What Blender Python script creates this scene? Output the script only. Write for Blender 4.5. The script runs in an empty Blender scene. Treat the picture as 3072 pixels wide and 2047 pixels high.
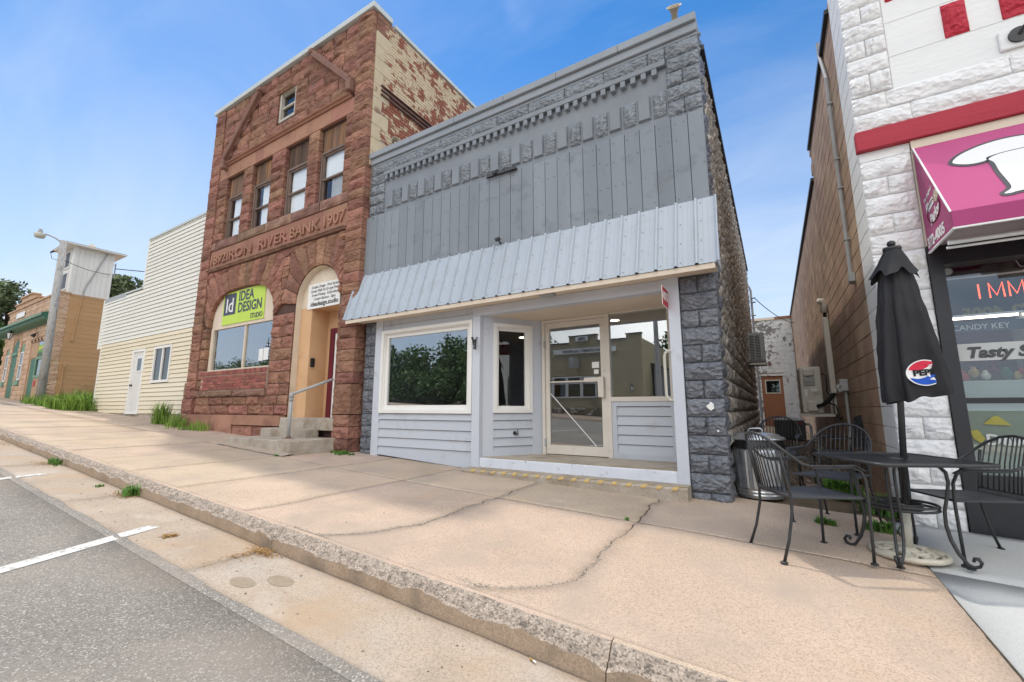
import bpy, bmesh, math, random
import numpy as np
from mathutils import Vector, Matrix, noise
random.seed(7); RNG = np.random.default_rng(7)
R = math.radians
scene = bpy.context.scene
# ---------------------------------------------------------------- camera
cam_d = bpy.data.cameras.new('camera'); cam = bpy.data.objects.new('camera', cam_d)
scene.collection.objects.link(cam); scene.camera = cam
cam.location = (0, 0, 1.3); cam.rotation_euler = (R(90 + 8.92), 0, R(31.2))
cam_d.sensor_width = 36; cam_d.lens = 36 * 1288 / 3072; cam_d.clip_start = 0.05; cam_d.clip_end = 3000
# ---------------------------------------------------------------- sky and sun
SUN = Vector((-0.43, 0.205, 1.0)).normalized()          # towards the sun
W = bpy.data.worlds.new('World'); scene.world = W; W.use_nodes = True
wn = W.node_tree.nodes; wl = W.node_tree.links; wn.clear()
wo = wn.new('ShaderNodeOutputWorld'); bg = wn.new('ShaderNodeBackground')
sky = wn.new('ShaderNodeTexSky'); sky.sky_type = 'NISHITA'; sky.sun_disc = False
sky.sun_elevation = math.asin(SUN.z); sky.sun_rotation = math.atan2(SUN.x, SUN.y)
sky.altitude = 300; sky.air_density = 1.0; sky.dust_density = 0.15; sky.ozone_density = 2.5
tc = wn.new('ShaderNodeTexCoord'); sep = wn.new('ShaderNodeSeparateXYZ'); wl.new(tc.outputs['Generated'], sep.inputs[0])
# thin cirrus: noise on the direction, flattened onto a dome
den = wn.new('ShaderNodeMath'); den.operation = 'ADD'; den.inputs[1].default_value = 0.22; wl.new(sep.outputs[2], den.inputs[0])
dvx = wn.new('ShaderNodeMath'); dvx.operation = 'DIVIDE'; wl.new(sep.outputs[0], dvx.inputs[0]); wl.new(den.outputs[0], dvx.inputs[1])
dvy = wn.new('ShaderNodeMath'); dvy.operation = 'DIVIDE'; wl.new(sep.outputs[1], dvy.inputs[0]); wl.new(den.outputs[0], dvy.inputs[1])
cmb = wn.new('ShaderNodeCombineXYZ'); wl.new(dvx.outputs[0], cmb.inputs[0]); wl.new(dvy.outputs[0], cmb.inputs[1])
mp = wn.new('ShaderNodeMapping'); mp.inputs['Rotation'].default_value = (0, 0, R(25)); mp.inputs['Scale'].default_value = (0.55, 1.5, 1)
wl.new(cmb.outputs[0], mp.inputs[0])
cn = wn.new('ShaderNodeTexNoise'); cn.inputs['Scale'].default_value = 1.5; cn.inputs['Detail'].default_value = 10; cn.inputs['Roughness'].default_value = 0.58
cn.inputs['Distortion'].default_value = 0.6; wl.new(mp.outputs[0], cn.inputs['Vector'])
cr = wn.new('ShaderNodeValToRGB'); cr.color_ramp.elements[0].position = 0.42; cr.color_ramp.elements[0].color = (0, 0, 0, 1)
cr.color_ramp.elements[1].position = 0.74; cr.color_ramp.elements[1].color = (1, 1, 1, 1); wl.new(cn.outputs[0], cr.inputs[0])
hz = wn.new('ShaderNodeMapRange'); hz.inputs['From Min'].default_value = 0.0; hz.inputs['From Max'].default_value = 0.76
hz.inputs['To Min'].default_value = 0.80; hz.inputs['To Max'].default_value = 0.0; hz.interpolation_type = 'SMOOTHSTEP'; wl.new(sep.outputs[2], hz.inputs[0])
mxc = wn.new('ShaderNodeMath'); mxc.operation = 'MULTIPLY'; mxc.inputs[1].default_value = 0.24; wl.new(cr.outputs[0], mxc.inputs[0])
add = wn.new('ShaderNodeMath'); add.operation = 'ADD'; add.use_clamp = True; wl.new(mxc.outputs[0], add.inputs[0]); wl.new(hz.outputs[0], add.inputs[1])
hsv = wn.new('ShaderNodeHueSaturation'); hsv.inputs['Saturation'].default_value = 1.34; hsv.inputs['Hue'].default_value = 0.499; hsv.inputs['Value'].default_value = 1.0
wl.new(sky.outputs[0], hsv.inputs['Color'])
mx = wn.new('ShaderNodeMixRGB'); mx.inputs[2].default_value = (4.4, 4.9, 5.7, 1)              # cirrus and horizon haze
wl.new(add.outputs[0], mx.inputs[0]); wl.new(hsv.outputs[0], mx.inputs[1])
# unseen broken cloud banks brightened as fill light; noise offset keeps the view clear
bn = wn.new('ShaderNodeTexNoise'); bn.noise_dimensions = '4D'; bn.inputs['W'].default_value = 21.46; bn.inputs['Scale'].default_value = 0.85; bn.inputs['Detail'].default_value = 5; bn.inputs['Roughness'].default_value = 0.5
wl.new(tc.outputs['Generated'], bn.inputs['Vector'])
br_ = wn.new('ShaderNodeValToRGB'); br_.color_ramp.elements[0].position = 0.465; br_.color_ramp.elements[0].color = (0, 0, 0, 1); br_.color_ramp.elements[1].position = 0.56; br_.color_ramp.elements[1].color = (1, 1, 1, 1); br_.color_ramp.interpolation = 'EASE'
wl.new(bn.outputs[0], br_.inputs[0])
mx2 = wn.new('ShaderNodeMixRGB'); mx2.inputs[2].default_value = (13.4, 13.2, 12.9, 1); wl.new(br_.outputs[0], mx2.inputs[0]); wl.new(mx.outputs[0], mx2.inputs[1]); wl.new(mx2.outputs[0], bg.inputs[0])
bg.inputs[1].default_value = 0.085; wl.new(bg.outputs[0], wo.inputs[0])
sd = bpy.data.lights.new('sun', 'SUN'); so = bpy.data.objects.new('sun', sd); scene.collection.objects.link(so)
sd.energy = 1.05; sd.angle = R(2.0); sd.color = (1.0, 0.93, 0.82)
so.rotation_euler = SUN.to_track_quat('Z', 'Y').to_euler(); so.location = (-10, 5, 30)
vs = scene.view_settings; vs.view_transform = 'Standard'; vs.look = 'None'; vs.gamma = 1.0; vs.use_curve_mapping = False
vs.exposure = 1.12
# ---------------------------------------------------------------- materials
MATS = {}
def _nt(name):
    m = bpy.data.materials.new(name); m.use_nodes = True; nt = m.node_tree; nt.nodes.clear()
    o = nt.nodes.new('ShaderNodeOutputMaterial'); b = nt.nodes.new('ShaderNodeBsdfPrincipled')
    nt.links.new(b.outputs[0], o.inputs[0]); MATS[name] = m
    return m, nt, b
def _noise(nt, vec, scale, detail=5, rough=0.55, dist=0.0):
    n = nt.nodes.new('ShaderNodeTexNoise'); n.inputs['Scale'].default_value = scale; n.inputs['Detail'].default_value = detail
    n.inputs['Roughness'].default_value = rough; n.inputs['Distortion'].default_value = dist; nt.links.new(vec, n.inputs['Vector'])
    return n.outputs[0]
def _ramp(nt, fac, stops, interp='LINEAR'):
    r = nt.nodes.new('ShaderNodeValToRGB'); cr = r.color_ramp; cr.interpolation = interp
    while len(cr.elements) > 1: cr.elements.remove(cr.elements[-1])
    for i, (p, c) in enumerate(stops):
        e = cr.elements[0] if i == 0 else cr.elements.new(p)
        e.position = p; e.color = (c[0], c[1], c[2], 1) if hasattr(c, '__len__') else (c, c, c, 1)
    nt.links.new(fac, r.inputs[0]); return r.outputs[0]
def _mix(nt, fac, a, b, mode='MIX'):
    m = nt.nodes.new('ShaderNodeMixRGB'); m.blend_type = mode
    for s, v in ((m.inputs[0], fac), (m.inputs[1], a), (m.inputs[2], b)):
        if isinstance(v, (int, float)): s.default_value = v
        elif isinstance(v, tuple): s.default_value = (v[0], v[1], v[2], 1)
        else: nt.links.new(v, s)
    return m.outputs[0]
def pm(name, cols, rough=0.8, scale=3.0, bump=0.3, bscale=60.0, bdist=0.004, rnd=0.0, hue=0.0, spec=0.3, metal=0.0, island=False,
       dirt=None, dscale=1.2, dlo=0.52, dhi=0.7, stretch=None, speck=None, sscale=220.0, sfac=0.5, coat=0.0, bdetail=6, facet=0.0, objoff=False, dirt2=None, d2scale=0.6, d2lo=0.6, d2hi=0.72, d2max=0.6):
    """procedural material: colours along a noise, per-object value jitter, stains, specks, bump"""
    m, nt, b = _nt(name); g = nt.nodes.new('ShaderNodeNewGeometry'); vec = g.outputs['Position']
    if stretch:
        mpn = nt.nodes.new('ShaderNodeMapping'); mpn.inputs['Scale'].default_value = stretch; nt.links.new(vec, mpn.inputs[0]); vec = mpn.outputs[0]
    if objoff:
        oi = nt.nodes.new('ShaderNodeObjectInfo'); va = nt.nodes.new('ShaderNodeVectorMath'); va.operation = 'MULTIPLY_ADD'; va.inputs[1].default_value = (31.7, 17.3, 23.9)
        nt.links.new(oi.outputs['Random'], va.inputs[0]); nt.links.new(vec, va.inputs[2]); vec = va.outputs[0]
    n = len(cols); col = _ramp(nt, _noise(nt, vec, scale), [(0.3 + 0.4 * i / max(1, n - 1), c) for i, c in enumerate(cols)])
    if rnd or hue:
        if island: rn = g.outputs['Random Per Island']
        else: rn = nt.nodes.new('ShaderNodeObjectInfo').outputs['Random']
        h = nt.nodes.new('ShaderNodeHueSaturation'); nt.links.new(col, h.inputs['Color'])
        mr = nt.nodes.new('ShaderNodeMapRange'); mr.inputs['To Min'].default_value = 1 - rnd; mr.inputs['To Max'].default_value = 1 + rnd
        nt.links.new(rn, mr.inputs[0]); nt.links.new(mr.outputs[0], h.inputs['Value'])
        if hue:
            w = nt.nodes.new('ShaderNodeMath'); w.operation = 'MULTIPLY'; w.inputs[1].default_value = 37.7; nt.links.new(rn, w.inputs[0])
            f = nt.nodes.new('ShaderNodeMath'); f.operation = 'FRACT'; nt.links.new(w.outputs[0], f.inputs[0])
            m2 = nt.nodes.new('ShaderNodeMapRange'); m2.inputs['To Min'].default_value = 0.5 - hue; m2.inputs['To Max'].default_value = 0.5 + hue
            nt.links.new(f.outputs[0], m2.inputs[0]); nt.links.new(m2.outputs[0], h.inputs['Hue'])
        col = h.outputs[0]
    if speck:
        v = nt.nodes.new('ShaderNodeTexVoronoi'); v.inputs['Scale'].default_value = sscale; nt.links.new(g.outputs['Position'], v.inputs['Vector'])
        sx = nt.nodes.new('ShaderNodeSeparateColor'); nt.links.new(v.outputs['Color'], sx.inputs[0])
        k = len(speck); sc = _ramp(nt, sx.outputs[0], [(i / k, c) for i, c in enumerate(speck)], 'CONSTANT')
        col = _mix(nt, sfac, col, _mix(nt, 1.0, col, sc, 'MULTIPLY'))
    if dirt:
        fac = _ramp(nt, _noise(nt, g.outputs['Position'], dscale, 8, 0.6, 0.3), [(dlo, 0.0), (dhi, 1.0)])
        col = _mix(nt, fac, col, dirt)
    if dirt2:
        fac = _ramp(nt, _noise(nt, vec, d2scale, 7, 0.62, 0.6), [(d2lo, 0.0), (d2hi, d2max)]); col = _mix(nt, fac, col, dirt2)
    nt.links.new(col, b.inputs['Base Color'])
    b.inputs['Roughness'].default_value = rough; b.inputs['Metallic'].default_value = metal
    b.inputs['Specular IOR Level'].default_value = spec; b.inputs['Coat Weight'].default_value = coat
    if bump:
        bn = _noise(nt, vec, bscale, bdetail, 0.6)
        if facet:
            vo = nt.nodes.new('ShaderNodeTexVoronoi'); vo.feature = 'SMOOTH_F1'; vo.inputs['Smoothness'].default_value = 0.25; vo.inputs['Scale'].default_value = facet
            wv = nt.nodes.new('ShaderNodeVectorMath'); wv.operation = 'MULTIPLY_ADD'; wv.inputs[1].default_value = (1, 1, 1.5); nt.links.new(vec, wv.inputs[0])
            nc = nt.nodes.new('ShaderNodeTexNoise'); nc.inputs['Scale'].default_value = facet * 0.6; nt.links.new(vec, nc.inputs['Vector']); sc_ = nt.nodes.new('ShaderNodeVectorMath'); sc_.operation = 'SCALE'; sc_.inputs['Scale'].default_value = 0.6 / facet * 3
            nt.links.new(nc.outputs['Color'], sc_.inputs[0]); nt.links.new(sc_.outputs[0], wv.inputs[2]); nt.links.new(wv.outputs[0], vo.inputs['Vector'])
            bn = _mix(nt, 0.72, bn, vo.outputs['Distance'])
        bu = nt.nodes.new('ShaderNodeBump'); bu.inputs['Strength'].default_value = bump; bu.inputs['Distance'].default_value = bdist
        nt.links.new(bn, bu.inputs['Height']); nt.links.new(bu.outputs[0], b.inputs['Normal'])
    return m
def flat(name, col, rough=0.6, spec=0.3, metal=0.0, emit=None, est=1.0):
    m, nt, b = _nt(name); b.inputs['Base Color'].default_value = (*col, 1); b.inputs['Roughness'].default_value = rough
    b.inputs['Specular IOR Level'].default_value = spec; b.inputs['Metallic'].default_value = metal
    if emit: b.inputs['Emission Color'].default_value = (*emit, 1); b.inputs['Emission Strength'].default_value = est
    return m
def glass(name, tint=(0.8, 0.84, 0.84), f0=0.10, wob=0.0):
    """clear pane: transparent plus mirror, Schlick reflectance that is the same from both sides"""
    m = bpy.data.materials.new(name); m.use_nodes = True; nt = m.node_tree; nt.nodes.clear(); MATS[name] = m
    o = nt.nodes.new('ShaderNodeOutputMaterial'); t = nt.nodes.new('ShaderNodeBsdfTransparent'); t.inputs[0].default_value = (*tint, 1)
    gl = nt.nodes.new('ShaderNodeBsdfGlossy'); gl.inputs['Roughness'].default_value = 0.0; gl.inputs[0].default_value = (0.96, 0.98, 1, 1)
    g = nt.nodes.new('ShaderNodeNewGeometry'); d = nt.nodes.new('ShaderNodeVectorMath'); d.operation = 'DOT_PRODUCT'; nt.links.new(g.outputs['Normal'], d.inputs[0]); nt.links.new(g.outputs['Incoming'], d.inputs[1])
    def mt(op, a, b=None):
        n = nt.nodes.new('ShaderNodeMath'); n.operation = op
        for k, v in ((0, a), (1, b)):
            if v is None: continue
            if isinstance(v, (int, float)): n.inputs[k].default_value = v
            else: nt.links.new(v, n.inputs[k])
        return n.outputs[0]
    f = mt('ADD', mt('MULTIPLY', mt('POWER', mt('SUBTRACT', 1.0, mt('ABSOLUTE', d.outputs['Value'])), 5.0), 1 - f0), f0)
    mxs = nt.nodes.new('ShaderNodeMixShader'); nt.links.new(f, mxs.inputs[0]); nt.links.new(t.outputs[0], mxs.inputs[1]); nt.links.new(gl.outputs[0], mxs.inputs[2]); nt.links.new(mxs.outputs[0], o.inputs[0])
    if wob:
        bu = nt.nodes.new('ShaderNodeBump'); bu.inputs['Strength'].default_value = wob; bu.inputs['Distance'].default_value = 0.02
        nt.links.new(_noise(nt, g.outputs['Position'], 1.6, 2), bu.inputs['Height']); nt.links.new(bu.outputs[0], gl.inputs['Normal'])
    return m

pm('concrete_warm', [(0.45, 0.352, 0.268), (0.51, 0.398, 0.306), (0.55, 0.430, 0.335)], 0.9, 1.1, 0.25, 140, 0.003, rnd=0.07, hue=0.010, objoff=True,
   dirt=(0.39, 0.315, 0.255), dscale=1.5, dlo=0.48, dhi=0.72, speck=[0.66, 0.95, 1.0, 1.10, 0.88, 1.0], sscale=150, sfac=0.8, dirt2=(0.50, 0.345, 0.20), d2scale=0.9, d2lo=0.58, d2hi=0.75, d2max=0.55)
pm('concrete_gutter', [(0.36, 0.295, 0.235), (0.44, 0.36, 0.285), (0.41, 0.36, 0.31)], 0.9, 1.3, 0.3, 120, 0.003, rnd=0.05,
   dirt=(0.40, 0.29, 0.19), dscale=1.1, dlo=0.48, dhi=0.75, speck=[0.65, 0.95, 1.0, 1.1, 0.85, 1.0], sscale=150, sfac=0.8, dirt2=(0.50, 0.45, 0.39), d2scale=1.6, d2lo=0.55, d2hi=0.7, d2max=0.6)
pm('concrete_new', [(0.46, 0.47, 0.46), (0.54, 0.55, 0.54)], 0.9, 1.4, 0.2, 150, 0.002, speck=[0.8, 1.0, 1.05, 0.95], sscale=200, sfac=0.5)
pm('concrete_step', [(0.34, 0.29, 0.23), (0.44, 0.38, 0.31), (0.52, 0.47, 0.40)], 0.92, 2.6, 0.5, 70, 0.006, rnd=0.04,
   dirt=(0.26, 0.20, 0.14), dscale=2.3, dlo=0.52, dhi=0.72, speck=[0.7, 1.0, 1.05, 0.9], sscale=120, sfac=0.7)
pm('kerb_face', [(0.34, 0.25, 0.17), (0.42, 0.32, 0.23), (0.38, 0.29, 0.21)], 0.92, 3.0, 0.5, 80, 0.005, dirt=(0.20, 0.16, 0.12), dscale=3.0, dlo=0.55, dhi=0.75,
   speck=[0.7, 1.0, 1.1, 0.85], sscale=140, sfac=0.7, stretch=(1, 1, 0.4))
pm('kerb_spall', [(0.24, 0.20, 0.165), (0.40, 0.335, 0.275), (0.47, 0.39, 0.32)], 0.95, 22, 0.9, 70, 0.014, speck=[0.5, 1.0, 1.2, 0.75, 1.05, 0.9], sscale=110, sfac=0.95)
pm('asphalt', [(0.25, 0.232, 0.208), (0.305, 0.283, 0.255)], 0.88, 0.9, 0.8, 150, 0.010, dirt=(0.345, 0.30, 0.25), dscale=0.9, dlo=0.48, dhi=0.75,
   speck=[0.5, 0.8, 1.0, 1.25, 0.75, 1.1, 0.9, 1.0, 0.85, 2.3], sscale=135, sfac=0.6, dirt2=(0.12, 0.112, 0.105), d2scale=1.3, d2lo=0.62, d2hi=0.76, d2max=0.35)
pm('road_paint', [(0.66, 0.66, 0.64), (0.58, 0.58, 0.555)], 0.7, 14, 0.5, 130, 0.006, dirt=(0.30, 0.285, 0.26), dscale=22, dlo=0.54, dhi=0.64)
pm('damp', [(0.29, 0.235, 0.17), (0.33, 0.27, 0.20)], 0.75, 8, 0.3, 120, 0.003, speck=[0.8, 1.0, 1.05], sscale=150, sfac=0.7)
pm('soil', [(0.10, 0.075, 0.05), (0.17, 0.13, 0.09)], 1.0, 6, 0.8, 60, 0.02)
pm('dirt_joint', [(0.09, 0.07, 0.05), (0.17, 0.14, 0.11)], 1.0, 18, 1.0, 120, 0.01)
pm('sandstone', [(0.20, 0.10, 0.07), (0.28, 0.142, 0.098), (0.36, 0.19, 0.13)], 0.9, 2.6, 0.9, 34, 0.045, objoff=True, rnd=0.20, hue=0.014,
   dirt=(0.16, 0.095, 0.075), dscale=1.6, dlo=0.58, dhi=0.82, facet=9)
pm('sandstone_smooth', [(0.32, 0.162, 0.112), (0.39, 0.205, 0.145)], 0.9, 1.6, 0.25, 40, 0.006, rnd=0.12, hue=0.008, dirt=(0.22, 0.11, 0.08), dscale=2.0, dlo=0.5, dhi=0.75)
pm('sandstone_dark', [(0.17, 0.10, 0.075), (0.26, 0.15, 0.11), (0.32, 0.21, 0.15)], 0.92, 4, 0.7, 30, 0.016, rnd=0.18, hue=0.015)
pm('mortar_red', [(0.085, 0.05, 0.042), (0.12, 0.07, 0.056)], 0.95, 8, 0.4, 90, 0.004)
pm('red_brick', [(0.25, 0.085, 0.068), (0.33, 0.12, 0.095)], 0.9, 9, 0.5, 90, 0.003, rnd=0.28, hue=0.012)
pm('mortar_pale', [(0.50, 0.40, 0.33), (0.42, 0.33, 0.27)], 0.95, 8, 0.4, 90, 0.003)
def chipped(name, paint, under, scale, lo, hi, jitter=0.16, island=True):
    m, nt, b = _nt(name); g = nt.nodes.new('ShaderNodeNewGeometry')
    f1 = _noise(nt, g.outputs['Position'], scale, 8, 0.62, 0.4); f0 = _noise(nt, g.outputs['Position'], 0.75, 2)
    rn = g.outputs['Random Per Island'] if island else nt.nodes.new('ShaderNodeObjectInfo').outputs['Random']
    m1 = nt.nodes.new('ShaderNodeMath'); m1.operation = 'MULTIPLY_ADD'; m1.inputs[1].default_value = jitter; nt.links.new(rn, m1.inputs[0]); nt.links.new(f1, m1.inputs[2])
    m2 = nt.nodes.new('ShaderNodeMath'); m2.operation = 'MULTIPLY_ADD'; m2.inputs[1].default_value = 0.55; nt.links.new(f0, m2.inputs[0]); nt.links.new(m1.outputs[0], m2.inputs[2])
    fac = _ramp(nt, m2.outputs[0], [(lo, 0.0), (hi, 1.0)])
    v = _ramp(nt, _noise(nt, g.outputs['Position'], 5, 5), [(0.3, tuple(x * 0.86 for x in paint)), (0.7, paint)])
    u = _ramp(nt, _noise(nt, g.outputs['Position'], 9, 5), [(0.3, tuple(x * 0.65 for x in under)), (0.7, under)])
    nt.links.new(_mix(nt, fac, v, u), b.inputs['Base Color']); b.inputs['Roughness'].default_value = 0.85; b.inputs['Specular IOR Level'].default_value = 0.25
    bu = nt.nodes.new('ShaderNodeBump'); bu.inputs['Strength'].default_value = 0.6; bu.inputs['Distance'].default_value = 0.008
    nt.links.new(_mix(nt, 0.5, fac, _noise(nt, g.outputs['Position'], 70, 5)), bu.inputs['Height']); nt.links.new(bu.outputs[0], b.inputs['Normal'])
    return m
chipped('cream_brick', (0.62, 0.50, 0.34), (0.33, 0.125, 0.08), 4.5, 0.855, 0.94, 0.20, False)
chipped('cream_brick_stuff', (0.62, 0.50, 0.34), (0.33, 0.125, 0.08), 4.5, 0.855, 0.94, 0.20, True)
chipped('cream_stone', (0.58, 0.48, 0.33), (0.40, 0.27, 0.19), 6, 0.98, 1.05, 0.1, False)
chipped('white_peel', (0.62, 0.62, 0.60), (0.22, 0.21, 0.20), 5.5, 0.84, 0.90, 0.06, False)
pm('grey_paint_block', [(0.20, 0.22, 0.245), (0.245, 0.268, 0.295)], 0.45, 2.2, 0.9, 30, 0.05, rnd=0.05, spec=0.45, objoff=True, facet=15)
pm('grey_dark_block', [(0.115, 0.124, 0.145), (0.175, 0.188, 0.215)], 0.36, 3.0, 0.9, 30, 0.05, rnd=0.10, spec=0.5, objoff=True, facet=14)
pm('grey_flat', [(0.20, 0.22, 0.245), (0.245, 0.268, 0.295)], 0.5, 2.0, 0.3, 40, 0.006)
pm('grey_trim', [(0.265, 0.293, 0.325), (0.31, 0.338, 0.37)], 0.6, 1.5, 0.12, 90, 0.003, rnd=0.03, dirt=(0.25, 0.27, 0.29), dscale=1.8, dlo=0.55, dhi=0.8)
pm('grey_board', [(0.215, 0.24, 0.268), (0.262, 0.288, 0.318)], 0.7, 2.5, 0.5, 50, 0.004, rnd=0.07, stretch=(1, 1, 0.12), dirt=(0.15, 0.165, 0.18), dscale=2.5, dlo=0.55, dhi=0.75)
pm('grey_lap', [(0.465, 0.495, 0.54), (0.515, 0.545, 0.59)], 0.6, 1.5, 0.25, 60, 0.003, rnd=0.03, stretch=(0.15, 1, 1), dirt=(0.36, 0.37, 0.39), dscale=3.0, dlo=0.55, dhi=0.8, dirt2=(0.36, 0.35, 0.34), d2scale=7.0, d2lo=0.64, d2hi=0.72, d2max=0.5)
pm('grey_post', [(0.53, 0.56, 0.615), (0.58, 0.61, 0.665)], 0.6, 2, 0.2, 70, 0.003, stretch=(1, 1, 0.2), dirt=(0.40, 0.40, 0.40), dscale=4.0, dlo=0.62, dhi=0.76)
pm('side_block', [(0.36, 0.31, 0.25), (0.24, 0.22, 0.20), (0.52, 0.48, 0.43)], 0.85, 6, 1.0, 16, 0.05, rnd=0.16, stretch=(1, 1, 0.30), dirt=(0.56, 0.50, 0.42), dscale=5.0, dlo=0.50, dhi=0.66, objoff=True, facet=14)
pm('awning_metal', [(0.40, 0.448, 0.498), (0.44, 0.488, 0.538)], 0.38, 0.8, 0.05, 8, 0.004, spec=0.5, rnd=0.03, dirt=(0.38, 0.41, 0.43), dscale=3.5, dlo=0.55, dhi=0.8, dirt2=(0.33, 0.34, 0.34), d2scale=5.0, d2lo=0.60, d2hi=0.72, d2max=0.4)
pm('awning_rib', [(0.40, 0.46, 0.53), (0.45, 0.51, 0.58)], 0.38, 0.8, 0.0, spec=0.5)
pm('screw', [(0.14, 0.16, 0.19)], 0.5, 5, 0)
pm('cream_soffit', [(0.66, 0.56, 0.45), (0.72, 0.62, 0.50)], 0.7, 2, 0.1, 60, 0.002)
pm('white_vinyl', [(0.76, 0.75, 0.71), (0.82, 0.81, 0.77)], 0.45, 2, 0.05, 50, 0.002, spec=0.4)
pm('door_metal', [(0.62, 0.57, 0.50), (0.70, 0.65, 0.58)], 0.45, 3, 0.1, 60, 0.002, spec=0.4, dirt=(0.50, 0.44, 0.37), dscale=4, dlo=0.6, dhi=0.8)
pm('white_riser', [(0.62, 0.65, 0.71), (0.70, 0.73, 0.79)], 0.75, 6, 0.6, 60, 0.008, dirt=(0.36, 0.33, 0.30), dscale=9, dlo=0.62, dhi=0.68)
pm('yellow_paint', [(0.62, 0.42, 0.14), (0.52, 0.37, 0.16)], 0.8, 20, 0.3, 90, 0.003, dirt=(0.36, 0.31, 0.25), dscale=28, dlo=0.60, dhi=0.68)
pm('aluminium', [(0.55, 0.56, 0.57), (0.62, 0.63, 0.64)], 0.4, 5, 0.05, 60, 0.002, metal=0.75)
pm('galvanised', [(0.42, 0.45, 0.48), (0.58, 0.61, 0.64), (0.50, 0.53, 0.56)], 0.34, 14, 0.05, 40, 0.002, metal=0.85, spec=0.5)
pm('coping_metal', [(0.50, 0.54, 0.53), (0.58, 0.62, 0.60)], 0.55, 1.5, 0.1, 20, 0.003)
pm('rust_steel', [(0.10, 0.055, 0.05), (0.17, 0.10, 0.085), (0.22, 0.12, 0.09)], 0.8, 6, 0.5, 60, 0.004)
pm('brown_paint', [(0.20, 0.11, 0.085), (0.26, 0.145, 0.11)], 0.8, 4, 0.4, 60, 0.004)
pm('old_plank', [(0.065, 0.045, 0.038), (0.17, 0.10, 0.065), (0.36, 0.18, 0.075)], 0.85, 3.5, 0.7, 60, 0.004, rnd=0.35, stretch=(1, 1, 0.10))
pm('old_frame', [(0.14, 0.10, 0.085), (0.22, 0.16, 0.13)], 0.7, 6, 0.3, 60, 0.003, stretch=(1, 1, 0.2))
pm('grey_wood', [(0.34, 0.31, 0.27), (0.48, 0.44, 0.38), (0.56, 0.53, 0.47)], 0.85, 5, 0.5, 60, 0.004, stretch=(1, 1, 0.15))
pm('blind_white', [(0.82, 0.83, 0.84), (0.87, 0.88, 0.89)], 0.8, 2, 0.1, 20, 0.01)
pm('curtain', [(0.38, 0.39, 0.40), (0.52, 0.53, 0.54)], 0.9, 3, 0.4, 12, 0.03)
flat('dark_room', (0.055, 0.053, 0.05), 0.9); flat('room_grey', (0.32, 0.32, 0.325), 0.85); flat('room_floor', (0.14, 0.11, 0.085), 0.6)
flat('black', (0.012, 0.012, 0.013), 0.5); flat('ink', (0.05, 0.05, 0.05), 0.7); flat('white_print', (0.80, 0.80, 0.78), 0.6)
pm('black_metal', [(0.020, 0.021, 0.023), (0.035, 0.036, 0.038)], 0.42, 8, 0.1, 120, 0.001, spec=0.5)
pm('black_frame', [(0.018, 0.018, 0.021), (0.030, 0.030, 0.034)], 0.4, 3, 0.05, 60, 0.002, spec=0.5)
pm('black_cloth', [(0.020, 0.020, 0.022), (0.036, 0.036, 0.039)], 0.7, 3, 0.35, 320, 0.001, spec=0.25)
pm('base_iron', [(0.50, 0.46, 0.37), (0.60, 0.56, 0.46)], 0.6, 6, 0.3, 60, 0.003, dirt=(0.30, 0.15, 0.06), dscale=9, dlo=0.60, dhi=0.68)
pm('post_ivory', [(0.50, 0.49, 0.42), (0.56, 0.54, 0.47)], 0.6, 5, 0.1, 60, 0.002)
pm('cream_siding', [(0.70, 0.60, 0.41), (0.76, 0.67, 0.49), (0.78, 0.71, 0.56)], 0.55, 0.5, 0.06, 30, 0.002, rnd=0.02, stretch=(0.3, 1, 1))
pm('pale_siding', [(0.72, 0.70, 0.61), (0.78, 0.76, 0.68)], 0.55, 0.5, 0.06, 30, 0.002, rnd=0.02, stretch=(0.3, 1, 1))
pm('tan_block', [(0.46, 0.30, 0.19), (0.56, 0.38, 0.26), (0.60, 0.43, 0.31)], 0.85, 2.2, 0.9, 24, 0.05, rnd=0.08, hue=0.006, facet=11)
pm('tan_wall', [(0.44, 0.265, 0.13), (0.49, 0.30, 0.155)], 0.8, 1.2, 0.5, 12, 0.012, stretch=(1, 0.4, 2.2), dirt=(0.33, 0.19, 0.10), dscale=2.4, dlo=0.6, dhi=0.78)
pm('tan_paint', [(0.46, 0.30, 0.19), (0.53, 0.36, 0.24)], 0.8, 3, 0.2, 40, 0.004)
pm('green_paint', [(0.025, 0.115, 0.065), (0.035, 0.15, 0.085)], 0.5, 2, 0.1, 40, 0.003, spec=0.4)
pm('green_pale', [(0.12, 0.25, 0.16), (0.17, 0.30, 0.20)], 0.5, 2, 0.1, 40, 0.003, spec=0.4)
pm('tower_white', [(0.66, 0.65, 0.62), (0.74, 0.73, 0.70)], 0.7, 2, 0.25, 30, 0.004, stretch=(1, 1, 0.1), dirt=(0.48, 0.48, 0.48), dscale=3, dlo=0.62, dhi=0.8)
pm('roof_tan', [(0.48, 0.41, 0.33), (0.56, 0.49, 0.40)], 0.85, 3, 0.3, 60, 0.004)
pm('weathered_pole', [(0.30, 0.29, 0.27), (0.42, 0.41, 0.39), (0.22, 0.20, 0.18)], 0.9, 9, 0.9, 40, 0.012, stretch=(1, 1, 0.25))
pm('brown_block', [(0.29, 0.195, 0.135), (0.385, 0.265, 0.185), (0.425, 0.295, 0.21)], 0.85, 2.0, 0.5, 60, 0.006, rnd=0.13, hue=0.012, dirt=(0.24, 0.155, 0.11), dscale=1.6, dlo=0.5, dhi=0.75)
pm('mortar_brown', [(0.16, 0.085, 0.06), (0.22, 0.13, 0.09)], 0.95, 6, 0.4, 60, 0.005)
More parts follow.
